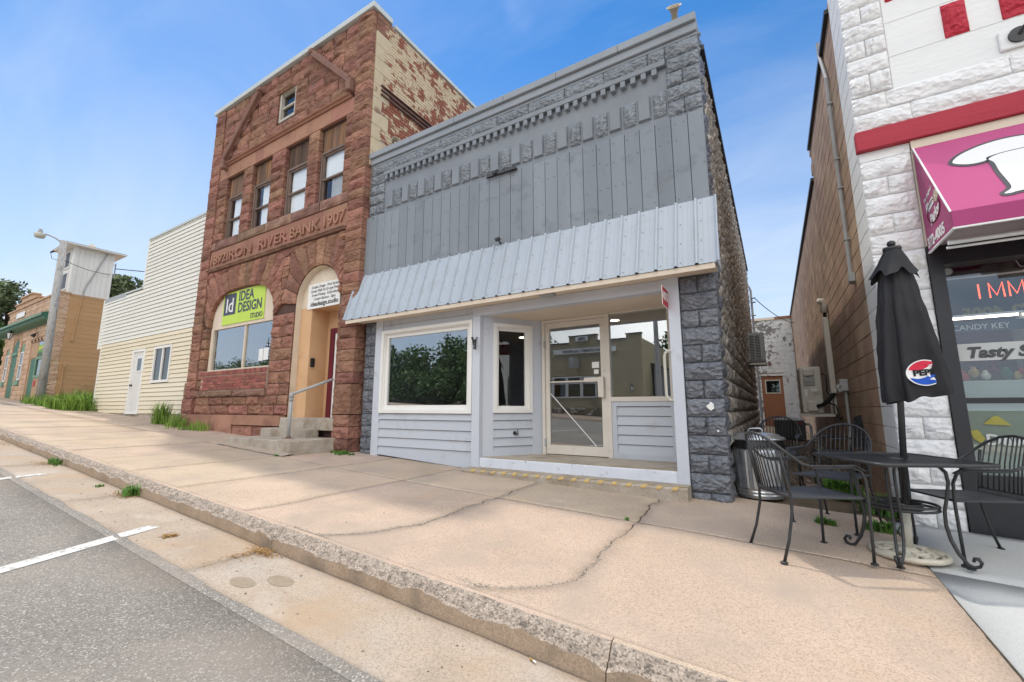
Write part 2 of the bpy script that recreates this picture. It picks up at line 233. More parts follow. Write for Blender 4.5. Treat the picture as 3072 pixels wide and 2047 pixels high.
pm('white_block', [(0.77, 0.77, 0.77), (0.83, 0.83, 0.825)], 0.55, 2.2, 0.8, 24, 0.035, rnd=0.025, dirt=(0.56, 0.55, 0.53), dscale=3.2, dlo=0.62, dhi=0.85, objoff=True, facet=13)
pm('white_wall', [(0.76, 0.77, 0.76), (0.82, 0.825, 0.81)], 0.6, 1.4, 0.5, 12, 0.014, stretch=(0.5, 1, 2.0), dirt=(0.58, 0.57, 0.55), dscale=4, dlo=0.65, dhi=0.8)
pm('red_block', [(0.46, 0.022, 0.045), (0.55, 0.035, 0.06)], 0.55, 4, 0.9, 24, 0.045, facet=13)
pm('red_board', [(0.44, 0.045, 0.065), (0.36, 0.03, 0.05)], 0.65, 4, 0.6, 40, 0.006, stretch=(0.12, 1, 1))
pm('magenta', [(0.43, 0.062, 0.185), (0.49, 0.082, 0.225)], 0.42, 0.8, 0.05, 20, 0.002, spec=0.4)
pm('magenta_dark', [(0.33, 0.024, 0.13), (0.38, 0.036, 0.16)], 0.42, 0.8, 0.05, 20, 0.002, spec=0.4)
pm('unit_beige', [(0.60, 0.57, 0.50), (0.66, 0.63, 0.56)], 0.55, 3, 0.1, 40, 0.002)
pm('unit_grey', [(0.34, 0.35, 0.35), (0.42, 0.43, 0.43)], 0.5, 3, 0.1, 40, 0.002)
pm('condenser_dark', [(0.055, 0.058, 0.065), (0.08, 0.085, 0.09)], 0.5, 5, 0.2, 60, 0.002)
pm('wood_door', [(0.22, 0.09, 0.042), (0.27, 0.112, 0.055)], 0.5, 4, 0.2, 60, 0.002, stretch=(1, 1, 0.1))
pm('peach_paint', [(0.60, 0.37, 0.20), (0.66, 0.42, 0.24)], 0.7, 1.5, 0.15, 40, 0.003, dirt=(0.48, 0.28, 0.15), dscale=2.2, dlo=0.58, dhi=0.8)
pm('cream_paint', [(0.64, 0.54, 0.42), (0.70, 0.61, 0.49)], 0.75, 3, 0.3, 40, 0.005, dirt=(0.50, 0.41, 0.31), dscale=5, dlo=0.58, dhi=0.75)
pm('maroon', [(0.11, 0.012, 0.022), (0.15, 0.018, 0.03)], 0.5, 3, 0.1, 40, 0.003)
pm('lime_sign', [(0.50, 0.68, 0.09), (0.56, 0.73, 0.12)], 0.55, 2, 0.0); pm('navy_sign', [(0.075, 0.085, 0.12)], 0.6, 2, 0.0)
pm('red_sign', [(0.48, 0.028, 0.035)], 0.5, 2, 0.0)
pm('leaf', [(0.055, 0.10, 0.028), (0.088, 0.155, 0.045), (0.125, 0.195, 0.065)], 0.6, 0.6, 0.0, rnd=0.35, hue=0.02, island=True, spec=0.3)
pm('leaf_pale', [(0.075, 0.105, 0.045), (0.12, 0.155, 0.07), (0.17, 0.20, 0.105)], 0.6, 0.6, 0.0, rnd=0.35, hue=0.02, island=True, spec=0.3)
pm('needle', [(0.012, 0.035, 0.018), (0.025, 0.06, 0.03)], 0.7, 0.6, 0.0, rnd=0.35, hue=0.015, island=True, spec=0.2)
pm('grass', [(0.11, 0.20, 0.03), (0.17, 0.29, 0.045), (0.26, 0.37, 0.075)], 0.6, 2.0, 0.0, rnd=0.3, hue=0.02, island=True, spec=0.25)
pm('weed', [(0.07, 0.17, 0.03), (0.13, 0.26, 0.05)], 0.6, 9.0, 0.0, rnd=0.3, hue=0.02, island=True, spec=0.25)
pm('straw', [(0.30, 0.17, 0.06), (0.42, 0.25, 0.09), (0.20, 0.10, 0.035)], 0.8, 30, 0.0, rnd=0.3, hue=0.01, island=True)
pm('bark', [(0.09, 0.065, 0.045), (0.15, 0.11, 0.08)], 0.9, 8, 0.8, 40, 0.02, stretch=(1, 1, 0.3))
pm('pebble', [(0.22, 0.17, 0.13), (0.32, 0.26, 0.20), (0.16, 0.10, 0.07)], 0.85, 20, 0.2, 60, 0.004, rnd=0.35, hue=0.02, island=True)
pm('laundry_siding', [(0.36, 0.31, 0.20), (0.40, 0.35, 0.23)], 0.7, 1, 0.1, 40, 0.003, rnd=0.03)
pm('field_stone', [(0.28, 0.24, 0.20), (0.38, 0.34, 0.30), (0.20, 0.18, 0.16)], 0.85, 6, 0.4, 40, 0.01, rnd=0.3)
def farm():
    m, nt, b = _nt('farm_sign'); g = nt.nodes.new('ShaderNodeNewGeometry'); sx = nt.nodes.new('ShaderNodeSeparateXYZ'); nt.links.new(g.outputs['Position'], sx.inputs[0])
    n = _noise(nt, g.outputs['Position'], 5, 4); ad = nt.nodes.new('ShaderNodeMath'); ad.operation = 'MULTIPLY_ADD'; ad.inputs[1].default_value = 0.35; nt.links.new(n, ad.inputs[0]); nt.links.new(sx.outputs[2], ad.inputs[2])
    mr = nt.nodes.new('ShaderNodeMapRange'); mr.inputs['From Min'].default_value = 3.75; mr.inputs['From Max'].default_value = 4.45; nt.links.new(ad.outputs[0], mr.inputs[0])
    nt.links.new(_ramp(nt, mr.outputs[0], [(0.0, (0.03, 0.09, 0.02)), (0.25, (0.10, 0.28, 0.03)), (0.45, (0.55, 0.50, 0.05)), (0.62, (0.20, 0.42, 0.05)), (0.75, (0.35, 0.45, 0.65)), (1.0, (0.60, 0.68, 0.78))], 'CONSTANT'), b.inputs['Base Color'])
farm()
flat('unit_dark', (0.085, 0.088, 0.095), 0.5); flat('maroon_room', (0.06, 0.012, 0.022), 0.8); flat('decal', (0.55, 0.57, 0.56), 0.6)
pm('brown_block_stuff', [(0.29, 0.195, 0.135), (0.385, 0.265, 0.185), (0.425, 0.295, 0.21)], 0.85, 2.0, 0.5, 60, 0.006, rnd=0.13, hue=0.012, island=True, dirt=(0.24, 0.155, 0.11), dscale=1.6, dlo=0.5, dhi=0.75)
pm('black_seat', [(0.030, 0.032, 0.037), (0.045, 0.047, 0.052)], 0.5, 4, 0.3, 260, 0.001, spec=0.5); flat('logo_red', (0.60, 0.025, 0.06), 0.6); flat('logo_blue', (0.015, 0.09, 0.48), 0.6)
pm('bin_bag', [(0.008, 0.008, 0.009)], 0.28, 5, 0.5, 22, 0.02, spec=0.5); pm('horn_tan', [(0.34, 0.28, 0.20), (0.42, 0.36, 0.27)], 0.6, 6, 0.1, 40, 0.002)
pm('crumb_grey', [(0.28, 0.24, 0.195), (0.42, 0.365, 0.30)], 0.95, 40, 0.4, 120, 0.003, rnd=0.3, island=True); pm('film', [(0.42, 0.475, 0.455), (0.47, 0.52, 0.50)], 0.6, 1.0, 0); pm('olive_print', [(0.30, 0.28, 0.06), (0.38, 0.34, 0.08)], 0.6, 30, 0)
flat('yellow_print', (0.62, 0.55, 0.06), 0.6)
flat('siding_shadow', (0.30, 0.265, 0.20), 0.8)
flat('trim_white', (0.72, 0.72, 0.70), 0.5); flat('shingle', (0.13, 0.13, 0.135), 0.9); flat('neon', (0.8, 0.12, 0.06), 0.4, emit=(1.0, 0.10, 0.04), est=1.6)
flat('lit_lamp', (1, 0.95, 0.85), 0.4, emit=(1.0, 0.90, 0.72), est=5.0); flat('rubber', (0.02, 0.02, 0.02), 0.8)
glass('glass', (0.86, 0.89, 0.89), 0.27); glass('glass_dark', (0.30, 0.33, 0.33), 0.09); glass('glass_parlor', (0.88, 0.91, 0.91), 0.09); glass('glass_bay', (0.80, 0.82, 0.82), 0.03); glass('glass_old', (0.97, 0.98, 0.98), 0.035, 0.1); glass('glass_door', (0.75, 0.78, 0.77), 0.22, 0.012)
glass('glass_frost', (0.80, 0.86, 0.84), 0.16)
# ---------------------------------------------------------------- mesh helpers
def link(o): scene.collection.objects.link(o); return o
def tag(o, label=None, cat=None, group=None, kind=None):
    if label: o['label'] = label
    if cat: o['category'] = cat
    if group: o['group'] = group
    if kind: o['kind'] = kind
    return o
def empty(name, loc=(0, 0, 0), rz=0.0, label=None, cat=None, group=None, parent=None):
    o = bpy.data.objects.new(name, None); o.location = loc; o.rotation_euler = (0, 0, rz); o.empty_display_size = 0.2; link(o)
    if parent: setpar(o, parent)
    return tag(o, label, cat, group)
def wmat(o):
    m = Matrix.LocRotScale(o.location, o.rotation_euler, o.scale)
    return (wmat(o.parent) @ o.matrix_parent_inverse @ m) if o.parent else m
def setpar(o, p, local=False):
    o.parent = p
    if not local: o.matrix_parent_inverse = wmat(p).inverted()
class MB:
    def __init__(s): s.v = []; s.f = []; s.m = []; s.k = 0
    def add(s, vs, fs, mi=None):
        b = len(s.v); s.v += [tuple(v) for v in vs]; s.f += [tuple(i + b for i in f) for f in fs]; s.m += [s.k if mi is None else mi] * len(fs); return s
    def box(s, x0, x1, y0, y1, z0, z1, mi=None):
        return s.add([(x0, y0, z0), (x1, y0, z0), (x1, y1, z0), (x0, y1, z0), (x0, y0, z1), (x1, y0, z1), (x1, y1, z1), (x0, y1, z1)],
                     [(0, 3, 2, 1), (4, 5, 6, 7), (0, 1, 5, 4), (1, 2, 6, 5), (2, 3, 7, 6), (3, 0, 4, 7)], mi)
    def cbox(s, x0, x1, y0, y1, z0, z1, c=0.006, mi=None):           # box with bevelled front/top edges (chamfered all round)
        bm = bmesh.new(); bmesh.ops.create_cube(bm, size=1.0)
        for v in bm.verts: v.co = ((x0 + x1) / 2 + v.co.x * (x1 - x0), (y0 + y1) / 2 + v.co.y * (y1 - y0), (z0 + z1) / 2 + v.co.z * (z1 - z0))
        bmesh.ops.bevel(bm, geom=bm.edges[:], offset=c, segments=1, affect='EDGES', profile=0.5)
        bm.verts.index_update(); r = s.add([v.co[:] for v in bm.verts], [[v.index for v in f.verts] for f in bm.faces], mi); bm.free(); return r
    def quad(s, a, b, c, d, mi=None): return s.add([a, b, c, d], [(0, 1, 2, 3)], mi)
    def prism(s, poly, f0, f1, mi=None, cap=True):                    # poly: list of (a,b); f0,f1: maps (a,b)->xyz for both ends
        n = len(poly); vs = [f0(*p) for p in poly] + [f1(*p) for p in poly]
        fs = [(i, (i + 1) % n, n + (i + 1) % n, n + i) for i in range(n)]
        if cap: fs += [tuple(range(n - 1, -1, -1)), tuple(range(n, 2 * n))]
        return s.add(vs, fs, mi)
    def tube(s, path, r, n=8, mi=None, cap=True, closed=False):
        P = [Vector(p) for p in path]; L = len(P); rr = r if hasattr(r, '__len__') else [r] * L; vs = []; prev = None
        for i, p in enumerate(P):
            if closed: t = P[(i + 1) % L] - P[i - 1]
            else: t = P[min(i + 1, L - 1)] - P[max(i - 1, 0)]
            t.normalize()
            if prev is None: a = t.orthogonal().normalized()
            else:
                a = prev - t * prev.dot(t)
                a = a.normalized() if a.length > 1e-6 else t.orthogonal().normalized()
            prev = a; bb = t.cross(a)
            for k in range(n): q = 2 * math.pi * k / n; vs.append(p + (a * math.cos(q) + bb * math.sin(q)) * rr[i])
        fs = [(i * n + k, i * n + (k + 1) % n, (i + 1) * n + (k + 1) % n, (i + 1) * n + k) for i in range(L - 1) for k in range(n)]
        if closed: fs += [((L - 1) * n + k, (L - 1) * n + (k + 1) % n, (k + 1) % n, k) for k in range(n)]
        elif cap: fs += [tuple(range(n - 1, -1, -1)), tuple((L - 1) * n + k for k in range(n))]
        return s.add(vs, fs, mi)
    def bar(s, a, b, w, h, up=(0, 0, 1), mi=None):                     # rectangular bar from a to b
        a = Vector(a); b = Vector(b); t = (b - a).normalized(); u = Vector(up); x = t.cross(u)
        x = x.normalized() if x.length > 1e-6 else t.orthogonal().normalized(); y = x.cross(t)
        vs = [p + x * sx * w / 2 + y * sy * h / 2 for p in (a, b) for sx, sy in ((-1, -1), (1, -1), (1, 1), (-1, 1))]
        return s.add(vs, [(3, 2, 1, 0), (4, 5, 6, 7), (0, 1, 5, 4), (1, 2, 6, 5), (2, 3, 7, 6), (3, 0, 4, 7)], mi)
    def lathe(s, prof, n=24, c=(0, 0, 0), mi=None, cap=True):          # prof: (r, z)
        L = len(prof); vs = [(c[0] + r * math.cos(2 * math.pi * k / n), c[1] + r * math.sin(2 * math.pi * k / n), c[2] + z) for r, z in prof for k in range(n)]
        fs = [(i * n + k, i * n + (k + 1) % n, (i + 1) * n + (k + 1) % n, (i + 1) * n + k) for i in range(L - 1) for k in range(n)]
        if cap: fs += [tuple(range(n - 1, -1, -1)), tuple((L - 1) * n + k for k in range(n))]
        return s.add(vs, fs, mi)
    def mesh(s, name, mats, smooth=False):
        me = bpy.data.meshes.new(name); me.from_pydata(s.v, [], s.f)
        for m in (mats if isinstance(mats, (list, tuple)) else [mats]): me.materials.append(MATS[m])
        if any(s.m): me.polygons.foreach_set('material_index', s.m)
        me.polygons.foreach_set('use_smooth', [smooth] * len(me.polygons)); me.update(); return me
    def build(s, name, mats, parent=None, smooth=False, local=False, label=None, cat=None, group=None, kind=None, xf=None):
        if xf is not None: s.v = [tuple(xf @ Vector(v)) for v in s.v]
        o = link(bpy.data.objects.new(name, s.mesh(name, mats, smooth)))
        if parent: setpar(o, parent, local)
        return tag(o, label, cat, group, kind)
def inst(name, me, mat, parent, loc, scale=(1, 1, 1), rot=(0, 0, 0)):
    o = bpy.data.objects.new(name, me); o.location = loc; o.scale = scale; o.rotation_euler = rot; link(o)
    if mat: o.material_slots[0].link = 'OBJECT'; o.material_slots[0].material = MATS[mat]
    if parent: setpar(o, parent)
    return o
def copy_tree(o, parent=None):
    c = o.copy(); link(c); c.parent = parent
    for ch in list(o.children): copy_tree(ch, c)
    return c
def fbm(x, y, z, o=4): return noise.fractal(Vector((x, y, z)), 1.0, 2.0, o)
def text_mesh(body, size, depth=0.0, offset=0.0, align='LEFT', spacing=1.0, xs=1.0, shear=0.0, res=3):
    cu = bpy.data.curves.new('lettering', 'FONT'); cu.body = body; cu.size = size; cu.extrude = depth; cu.offset = offset
    cu.align_x = align; cu.space_character = spacing; cu.resolution_u = res; cu.shear = shear
    o = bpy.data.objects.new('lettering', cu); link(o); dg = bpy.context.evaluated_depsgraph_get(); dg.update()
    me = bpy.data.meshes.new_from_object(o.evaluated_get(dg)); bpy.data.objects.remove(o); bpy.data.curves.remove(cu)
    for v in me.vertices: v.co.x *= xs
    return me
def text(body, size, mat, M, parent, name='lettering', depth=0.001, **k):
    """lettering in its own XY plane placed by matrix M"""
    me = text_mesh(body, size, depth, **k); me.transform(M); me.materials.clear(); me.materials.append(MATS[mat])
    o = link(bpy.data.objects.new(name, me)); setpar(o, parent); return o
def wallM(x, y, z, rz=0.0, tilt=0.0): return Matrix.Translation((x, y, z)) @ Matrix.Rotation(rz, 4, 'Z') @ Matrix.Rotation(R(90) - tilt, 4, 'X')
# rock-faced unit blocks: x,z in [-.5,.5], back at y=.6, arris at y=0, rough face out to y=-1
def rock_mesh(seed, nx=12, nz=7, smooth=True, margin=0.05):
    mb = MB(); vs = []; xs = [0, margin * 0.6] + [margin + (1 - 2 * margin) * i / (nx - 2) for i in range(1, nx - 2)] + [1 - margin * 0.6, 1]
    zs = [0, margin] + [margin + (1 - 2 * margin) * i / (nz - 2) for i in range(1, nz - 2)] + [1 - margin, 1]
    for j, z in enumerate(zs):
        for i, x in enumerate(xs):
            e = i in (0, len(xs) - 1) or j in (0, len(zs) - 1)
            pil = (1 - abs(2 * x - 1) ** 5) * (1 - abs(2 * z - 1) ** 3); q = noise.voronoi(Vector((x * 4.2 + seed * 9.1, z * 2.6 + seed * 3.3, seed * 1.7)))[0]
            d = 0.0 if e else pil * (0.45 + 0.75 * (q[1] - q[0]) + 0.35 * fbm(x * 3 + seed * 5, z * 2, seed)) + random.uniform(-0.05, 0.05)
            near = min(x, 1 - x, z, 1 - z)
            if not e and near < margin * 1.2: d = 0.22 + 0.3 * d
            jx = 0 if e else random.uniform(-0.25, 0.25) * (1 - 2 * margin) / nx; jz = 0 if e else random.uniform(-0.2, 0.2) * (1 - 2 * margin) / nz
            vs.append((x - 0.5 + jx, -max(0.05, min(1.25, d)) if not e else 0.0, z - 0.5 + jz))
    n = len(xs); fs = [(j * n + i, j * n + i + 1, (j + 1) * n + i + 1, (j + 1) * n + i) for j in range(len(zs) - 1) for i in range(n - 1)]
    mb.add(vs, fs); m = len(zs)
    mb.add([(-.5, 0, -.5), (.5, 0, -.5), (.5, 0, .5), (-.5, 0, .5), (-.5, .6, -.5), (.5, .6, -.5), (.5, .6, .5), (-.5, .6, .5)],
           [(0, 4, 5, 1), (1, 5, 6, 2), (2, 6, 7, 3), (3, 7, 4, 0)])
    me = mb.mesh('block', 'grey_paint_block', False)
    if smooth: me.polygons.foreach_set('use_smooth', [i < len(fs) for i in range(len(me.polygons))])
    return me
ROCK = [rock_mesh(i) for i in range(8)]
def block(name, mat, parent, x0, x1, z0, z1, y, proj, facing=0.0, gap=0.006):
    """rock-faced block on a wall facing -Y (facing 0), +X (90deg) or -X; coordinates along the wall"""
    w = x1 - x0 - gap; h = z1 - z0 - gap
    if facing == 0.0: loc = ((x0 + x1) / 2, y, (z0 + z1) / 2)
    else: loc = (y, (x0 + x1) / 2, (z0 + z1) / 2)
    fl = random.choice((1, -1)) if facing == 0.0 else 1
    return inst(name, random.choice(ROCK), mat, parent, loc, (w * fl, proj, h), (0, 0, facing))
def quadstone(mb, p00, p10, p11, p01, y, proj, back=0.25, nu=6, nv=4, gap=0.008, edge=0.25, seed=None, mi=None):
    """rough-faced stone filling a four-cornered cell (x,z) of a wall facing -Y"""
    s = random.uniform(0, 90) if seed is None else seed
    c = [Vector(p) for p in (p00, p10, p11, p01)]; ctr = sum(c, Vector((0, 0))) / 4
    c = [p + (ctr - p).normalized() * gap * 0.7 for p in c]; vs = []
    for j in range(nv + 1):
        for i in range(nu + 1):
            u = i / nu; v = j / nv; e = i in (0, nu) or j in (0, nv)
            if not e: u += random.uniform(-0.3, 0.3) / nu; v += random.uniform(-0.3, 0.3) / nv
            p = c[0] * (1 - u) * (1 - v) + c[1] * u * (1 - v) + c[2] * u * v + c[3] * (1 - u) * v
            d = proj * (edge * random.uniform(0.6, 1.2) if e else 0.62 + 0.62 * fbm(p.x * 3.2 + s, p.y * 5 + s, s * 0.37) + random.uniform(-0.10, 0.12))
            vs.append((p.x, y - max(0.002, d), p.y))
    n = nu + 1; fs = [(j * n + i, j * n + i + 1, (j + 1) * n + i + 1, (j + 1) * n + i) for j in range(nv) for i in range(nu)]
    ring = list(range(n)) + [j * n + nu for j in range(1, nv + 1)] + [nv * n + i for i in range(nu - 1, -1, -1)] + [j * n for j in range(nv - 1, 0, -1)]
    b = len(vs); vs += [(vs[k][0], y + back, vs[k][2]) for k in ring]; L = len(ring)
    fs += [(ring[(k + 1) % L], ring[k], b + k, b + (k + 1) % L) for k in range(L)]
    return mb.add(vs, fs, mi)
def frame(mb, x0, x1, z0, z1, y0, y1, w, mi=None):                     # rectangular picture frame
    mb.box(x0, x1, y0, y1, z0, z0 + w, mi); mb.box(x0, x1, y0, y1, z1 - w, z1, mi)
    mb.box(x0, x0 + w, y0, y1, z0 + w, z1 - w, mi); mb.box(x1 - w, x1, y0, y1, z0 + w, z1 - w, mi); return mb
# ================================================================ ground
GX = [-300, -60, -33, -25, -19.4, -14.8, -10, -6, -3.9, -.5, 1.3, 4, 20, 200]; GZ = [5.0, 3.0, 1.83, 1.48, 1.19, .98, .74, .52, .42, .32, .23, .10, -.6, -3]
def gz(x): return float(np.interp(x, GX, GZ))
def kz(x): return float(np.interp(x, [-300, -40, 20, 200], [5.0, 0.165 + 0.0575 * 40, 0.165 - 0.0575 * 20, -3]))
def Gs(x, y):                                           # sidewalk and lots
    if y > 5.25:
        return gz(x) + 0.012 * min(y - 5.25, 30)
    t = (y - 2.2) / 3.05; return kz(x) * (1 - t) + gz(x) * t
def kb(x): return float(np.interp(x, [-300, -40, 20, 200], [4.6, 0.02 + 0.0585 * 40, 0.02 - 0.0585 * 20, -3.2]))   # foot of the kerb
def Gr(x, y):                                           # gutter and road (gentle crown), far side rises
    d = 2.05 - y
    if d < 0.6: return kb(x) + 0.03 * d
    z = kb(x) + 0.018
    if y > -4: return z + 0.02 * (1.45 - y)
    z += 0.02 * 5.45
    return z if y > -14 else z + 0.02 * (-14 - y)
# terrain to the horizon
mb = MB(); xs = [-900, -300, -150, -80, -60, -45, -35, -28, -22, -16, -10, -5, 0, 5, 10, 20, 40, 90, 200, 600]; ys = [-900, -300, -120, -60, -30, -20, -14, -9, -4, 1, 2.0, 2.3, 4, 5.3, 9, 16, 25, 40, 80, 160, 300, 900]
def Gt(x, y): return (Gr(x, max(y, -60)) if y < 2.1 else Gs(x, y)) - 0.16
mb.add([(x, y, Gt(x, y)) for y in ys for x in xs], [(j * len(xs) + i, j * len(xs) + i + 1, (j + 1) * len(xs) + i + 1, (j + 1) * len(xs) + i) for j in range(len(ys) - 1) for i in range(len(xs) - 1)])
mb.build('terrain', 'soil', kind='structure')
def sheet(name, mats, xa, xb, nx, ya, yb, ny, fz, lift=0.0, rough=0.0, parent=None, kind=None, jl=None, jr=None, edge=0.0, drop=0.05, smooth=True):
    """strip of paving between two (possibly curved) joints, with worn edges and a skirt"""
    mb = MB(); vs = []
    for j in range(ny + 1):
        y = ya + (yb - ya) * j / ny; x0 = jl(y) if jl else xa; x1 = jr(y) if jr else xb
        for i in range(nx + 1):
            x = x0 + (x1 - x0) * i / nx; z = fz(x, y) + lift + (rough * fbm(x * 1.3, y * 1.3, 4.0) if rough else 0)
            if edge and (i in (0, nx) or j in (0, ny)): z -= edge
            vs.append((x, y, z))
    n = nx + 1; fs = [(j * n + i, j * n + i + 1, (j + 1) * n + i + 1, (j + 1) * n + i) for j in range(ny) for i in range(nx)]
    ring = list(range(n)) + [j * n + nx for j in range(1, ny + 1)] + [ny * n + i for i in range(nx - 1, -1, -1)] + [j * n for j in range(ny - 1, 0, -1)]
    b = len(vs); vs += [(vs[k][0], vs[k][1], vs[k][2] - drop) for k in ring]; L = len(ring); fs += [(ring[(k + 1) % L], ring[k], b + k, b + (k + 1) % L) for k in range(L)]
    mb.add(vs, fs); return mb.build(name, mats, parent, smooth=smooth, kind=kind)
# --- road
road = sheet('road', 'asphalt', -70, 40, 110, -9.5, 1.465, 30, Gr, 0.0, 0.0, kind='structure', drop=0.12)
mb = MB(); n = 420; vs = []
for i in range(n + 1):
    x = -22 + 26 * i / n; e = 1.474 + .022 * fbm(x * 2.2, 7, 1) + .012 * fbm(x * 13, 3, 1); vs += [(x, 1.40, Gr(x, 1.40) + .0012), (x, e - .02, Gr(x, 1.45) + .0105 + .004 * fbm(x * 3, 5, 2)), (x, e, Gr(x, e) + .003 + .006 * fbm(x * 1.3, e * 1.3, 4.0))]
mb.add(vs, [(3 * i + k, 3 * i + 3 + k, 3 * i + 4 + k, 3 * i + 1 + k) for i in range(n) for k in (0, 1)]); mb.build('ragged_edge', 'asphalt', road, smooth=True)
far = sheet('far_pavement', 'concrete_warm', -70, 40, 60, -13.9, -9.5, 6, Gr, 0.10, kind='structure', drop=0.2)
# --- gutter pans and kerb stones
KJ = [-70, -45, -30, -22.0, -19.4, -16.8, -14.1, -11.4, -8.75, -6.05, -3.42, -0.75, 1.95, 4.6, 20, 40]
gut = empty('gutter', (-3, 1.75, 0.2)); tag(gut, kind='structure'); ker = empty('kerb', (-3, 2.1, 0.3)); tag(ker, kind='structure')
for a, b in zip(KJ[:-1], KJ[1:]):
    near = -24 < a < 5
    sheet('gutter_pan', 'concrete_gutter', a + 0.006, b - 0.006, 14 if near else 6, 1.47, 2.06, 6, Gr, 0.004, 0.006 if near else 0, gut, edge=0.004)
    # kerb profile swept along X: (y, height above foot 0..1)
    step = 0.03 if -9 < a < 4 else (0.12 if near else 2.0); n = max(2, int((b - a) / step)); mb = MB(); prof = 13; vs = []
    for i in range(n + 1):
        x = a + 0.003 + (b - a - 0.006) * i / n; top = kz(x) + 0.004; foot = kb(x) - 0.03; h = top - (foot + 0.03); rag = 0.035 * fbm(x * 3.0, 1.0, 2.0) + 0.015 * fbm(x * 14, 3, 1)
        joint = 0.03 * math.exp(-((min(x - a, b - x)) / 0.06) ** 2)
        low = top - 0.058 - rag - joint * 0.7                                  # lower edge of the spalled strip on the face
        pts = [(2.05, foot), (2.052, (foot + low) / 2), (2.055, low), (2.072 + 0.006 * fbm(x * 25, 0, 0), low + 0.012), (2.082, low + 0.03), (2.098, top - 0.03 - joint), (2.118, top - 0.016 - joint * 0.6),
               (2.135 + rag * 0.4, top - 0.006 - joint * 0.3), (2.15 + rag * 0.4, top), (2.17, top), (2.185, top), (2.192, top - 0.003), (2.194, top - 0.05)]
        for k, (y, z) in enumerate(pts):
            if 3 <= k <= 7 and near: q = 0.011 * fbm(x * 42, y * 42, z * 42, 3); y += q * 0.6; z += q
            vs.append((x, y, z))
    fs = []; mi = []
    for i in range(n):
        for k in range(prof - 1):
            fs.append((i * prof + k, (i + 1) * prof + k, (i + 1) * prof + k + 1, i * prof + k + 1)); mi.append(0 if k < 2 else (1 if k < 8 else 2))
    mb.add(vs, fs); mb.m = mi
    mb.add([vs[k] for k in range(prof)], [tuple(range(prof))], 0); mb.add([vs[n * prof + k] for k in range(prof)], [tuple(range(prof - 1, -1, -1))], 0)
    mb.build('kerb_stone', ['kerb_face', 'kerb_spall', 'concrete_warm'], ker, smooth=False)
# --- sidewalk slabs
XJ = [-45, -40, -36, -32, -28.5, -25.5, -23, -20.8, -18.9, -17.3, -15.9, -14.6, -13.1, -11.5, -10.36, -9.05, -7.95, -6.75, -5.45, -4.07, -2.65, -1.15, 0.82]
walk = empty('sidewalk', (-4, 3.6, 0.4)); tag(walk, kind='structure')
base = sheet('joint_bed', 'dirt_joint', -45, 0.9, 90, 2.19, 5.6, 8, Gs, -0.012, parent=walk, drop=0.12)
def jointcurve(x, a, yb, seed):
    def f(y):
        s = 0.012 * fbm(y * 1.3, seed, 0.5) + (0.03 if a > .1 else 0.006) * fbm(y * 7, seed, 3.5) + (0.035 * fbm(y * 3, seed, 1.5) if a > .1 else 0)
        if a and y < yb: s -= a * ((yb - y) / (yb - 2.2)) ** 2.0
        return x + s
    return f
JC = [jointcurve(x, {-2.65: 0.42, -1.15: 0.46, -4.07: 0.05}.get(x, 0.0), {-2.65: 3.1, -1.15: 2.75, -4.07: 2.5}.get(x, 2.6), i * 7.7) for i, x in enumerate(XJ)]
for i in range(len(XJ) - 1):
    near = XJ[i] > -13
    wide = 0.011 if XJ[i] in (-2.65, -4.07) else 0.005; wr = 0.012 if XJ[i + 1] in (-2.65, -1.15) else 0.005
    for (ya, yb) in ((2.202, 4.052), (4.066, 5.6)):
        dz = random.uniform(-0.003, 0.004)
        sheet('slab', 'concrete_warm', XJ[i], XJ[i + 1], 12 if near else 4, ya, yb, 44 if near else 5, Gs, dz, 0.004, walk,
              jl=lambda y, f=JC[i], w=wide: f(y) + w, jr=lambda y, f=JC[i + 1], w=wr: f(y) - w, edge=0.004)
new = empty('new_pavement', (2, 4, 0.2)); tag(new, kind='structure')
for (ya, yb) in ((2.202, 4.165), (4.175, 5.46)):
    for xa, xb in ((0.832, 2.3), (2.31, 4.2), (4.21, 20)):
        sheet('slab', 'concrete_new', xa, xb, 6, ya, yb, 8, Gs, 0.003, 0, new, edge=0.003)
# broken mortar and crumbs along the worn joints (chips of concrete)
def crumbs(name, pts, r0, r1, mat, parent=None, kind=None, h=0.6):
    mb = MB()
    for (x, y, z) in pts:
        r = random.uniform(r0, r1); a = random.random() * 6; k = random.choice((5, 6)); top = []; bot = []
        for q in range(k):
            w = a + 6.283 * q / k; rr = r * random.uniform(0.7, 1.2); bot.append((x + math.cos(w) * rr, y + math.sin(w) * rr, z - 0.003)); top.append((x + math.cos(w) * rr * 0.6, y + math.sin(w) * rr * 0.6, z + r * h * random.uniform(0.6, 1.1)))
        mb.add(bot + top, [(q, (q + 1) % k, k + (q + 1) % k, k + q) for q in range(k)] + [tuple(range(k, 2 * k))])
    return mb.build(name, mat, parent, kind=kind)
pts = []
for xi, ylo, yhi, n, sp in ((-2.65, 2.2, 3.75, 560, 0.015), (-1.15, 2.2, 3.75, 560, 0.016), (-4.07, 2.2, 2.6, 80, 0.02)):
    f = JC[XJ.index(xi)]
    for q in range(n):
        y = ylo + (yhi - ylo) * random.random() ** 1.6; x = f(y) + random.gauss(0, sp); pts.append((x, y, Gs(x, y) - 0.006))
for q in range(500): x = -6 + 7 * random.random(); y = 4.059 + random.gauss(0, 0.008); pts.append((x, y, Gs(x, y) - 0.007))
for q in range(160): x = -3.2 + random.gauss(0, 0.16); y = 2.2 + abs(random.gauss(0, 0.02)); pts.append((x, y, Gs(x, y) - 0.004))
for q in range(240): x = -1.62 + random.gauss(0, 0.13); y = 2.24 + abs(random.gauss(0, 0.03)); pts.append((x, y, Gs(x, y) - 0.004))
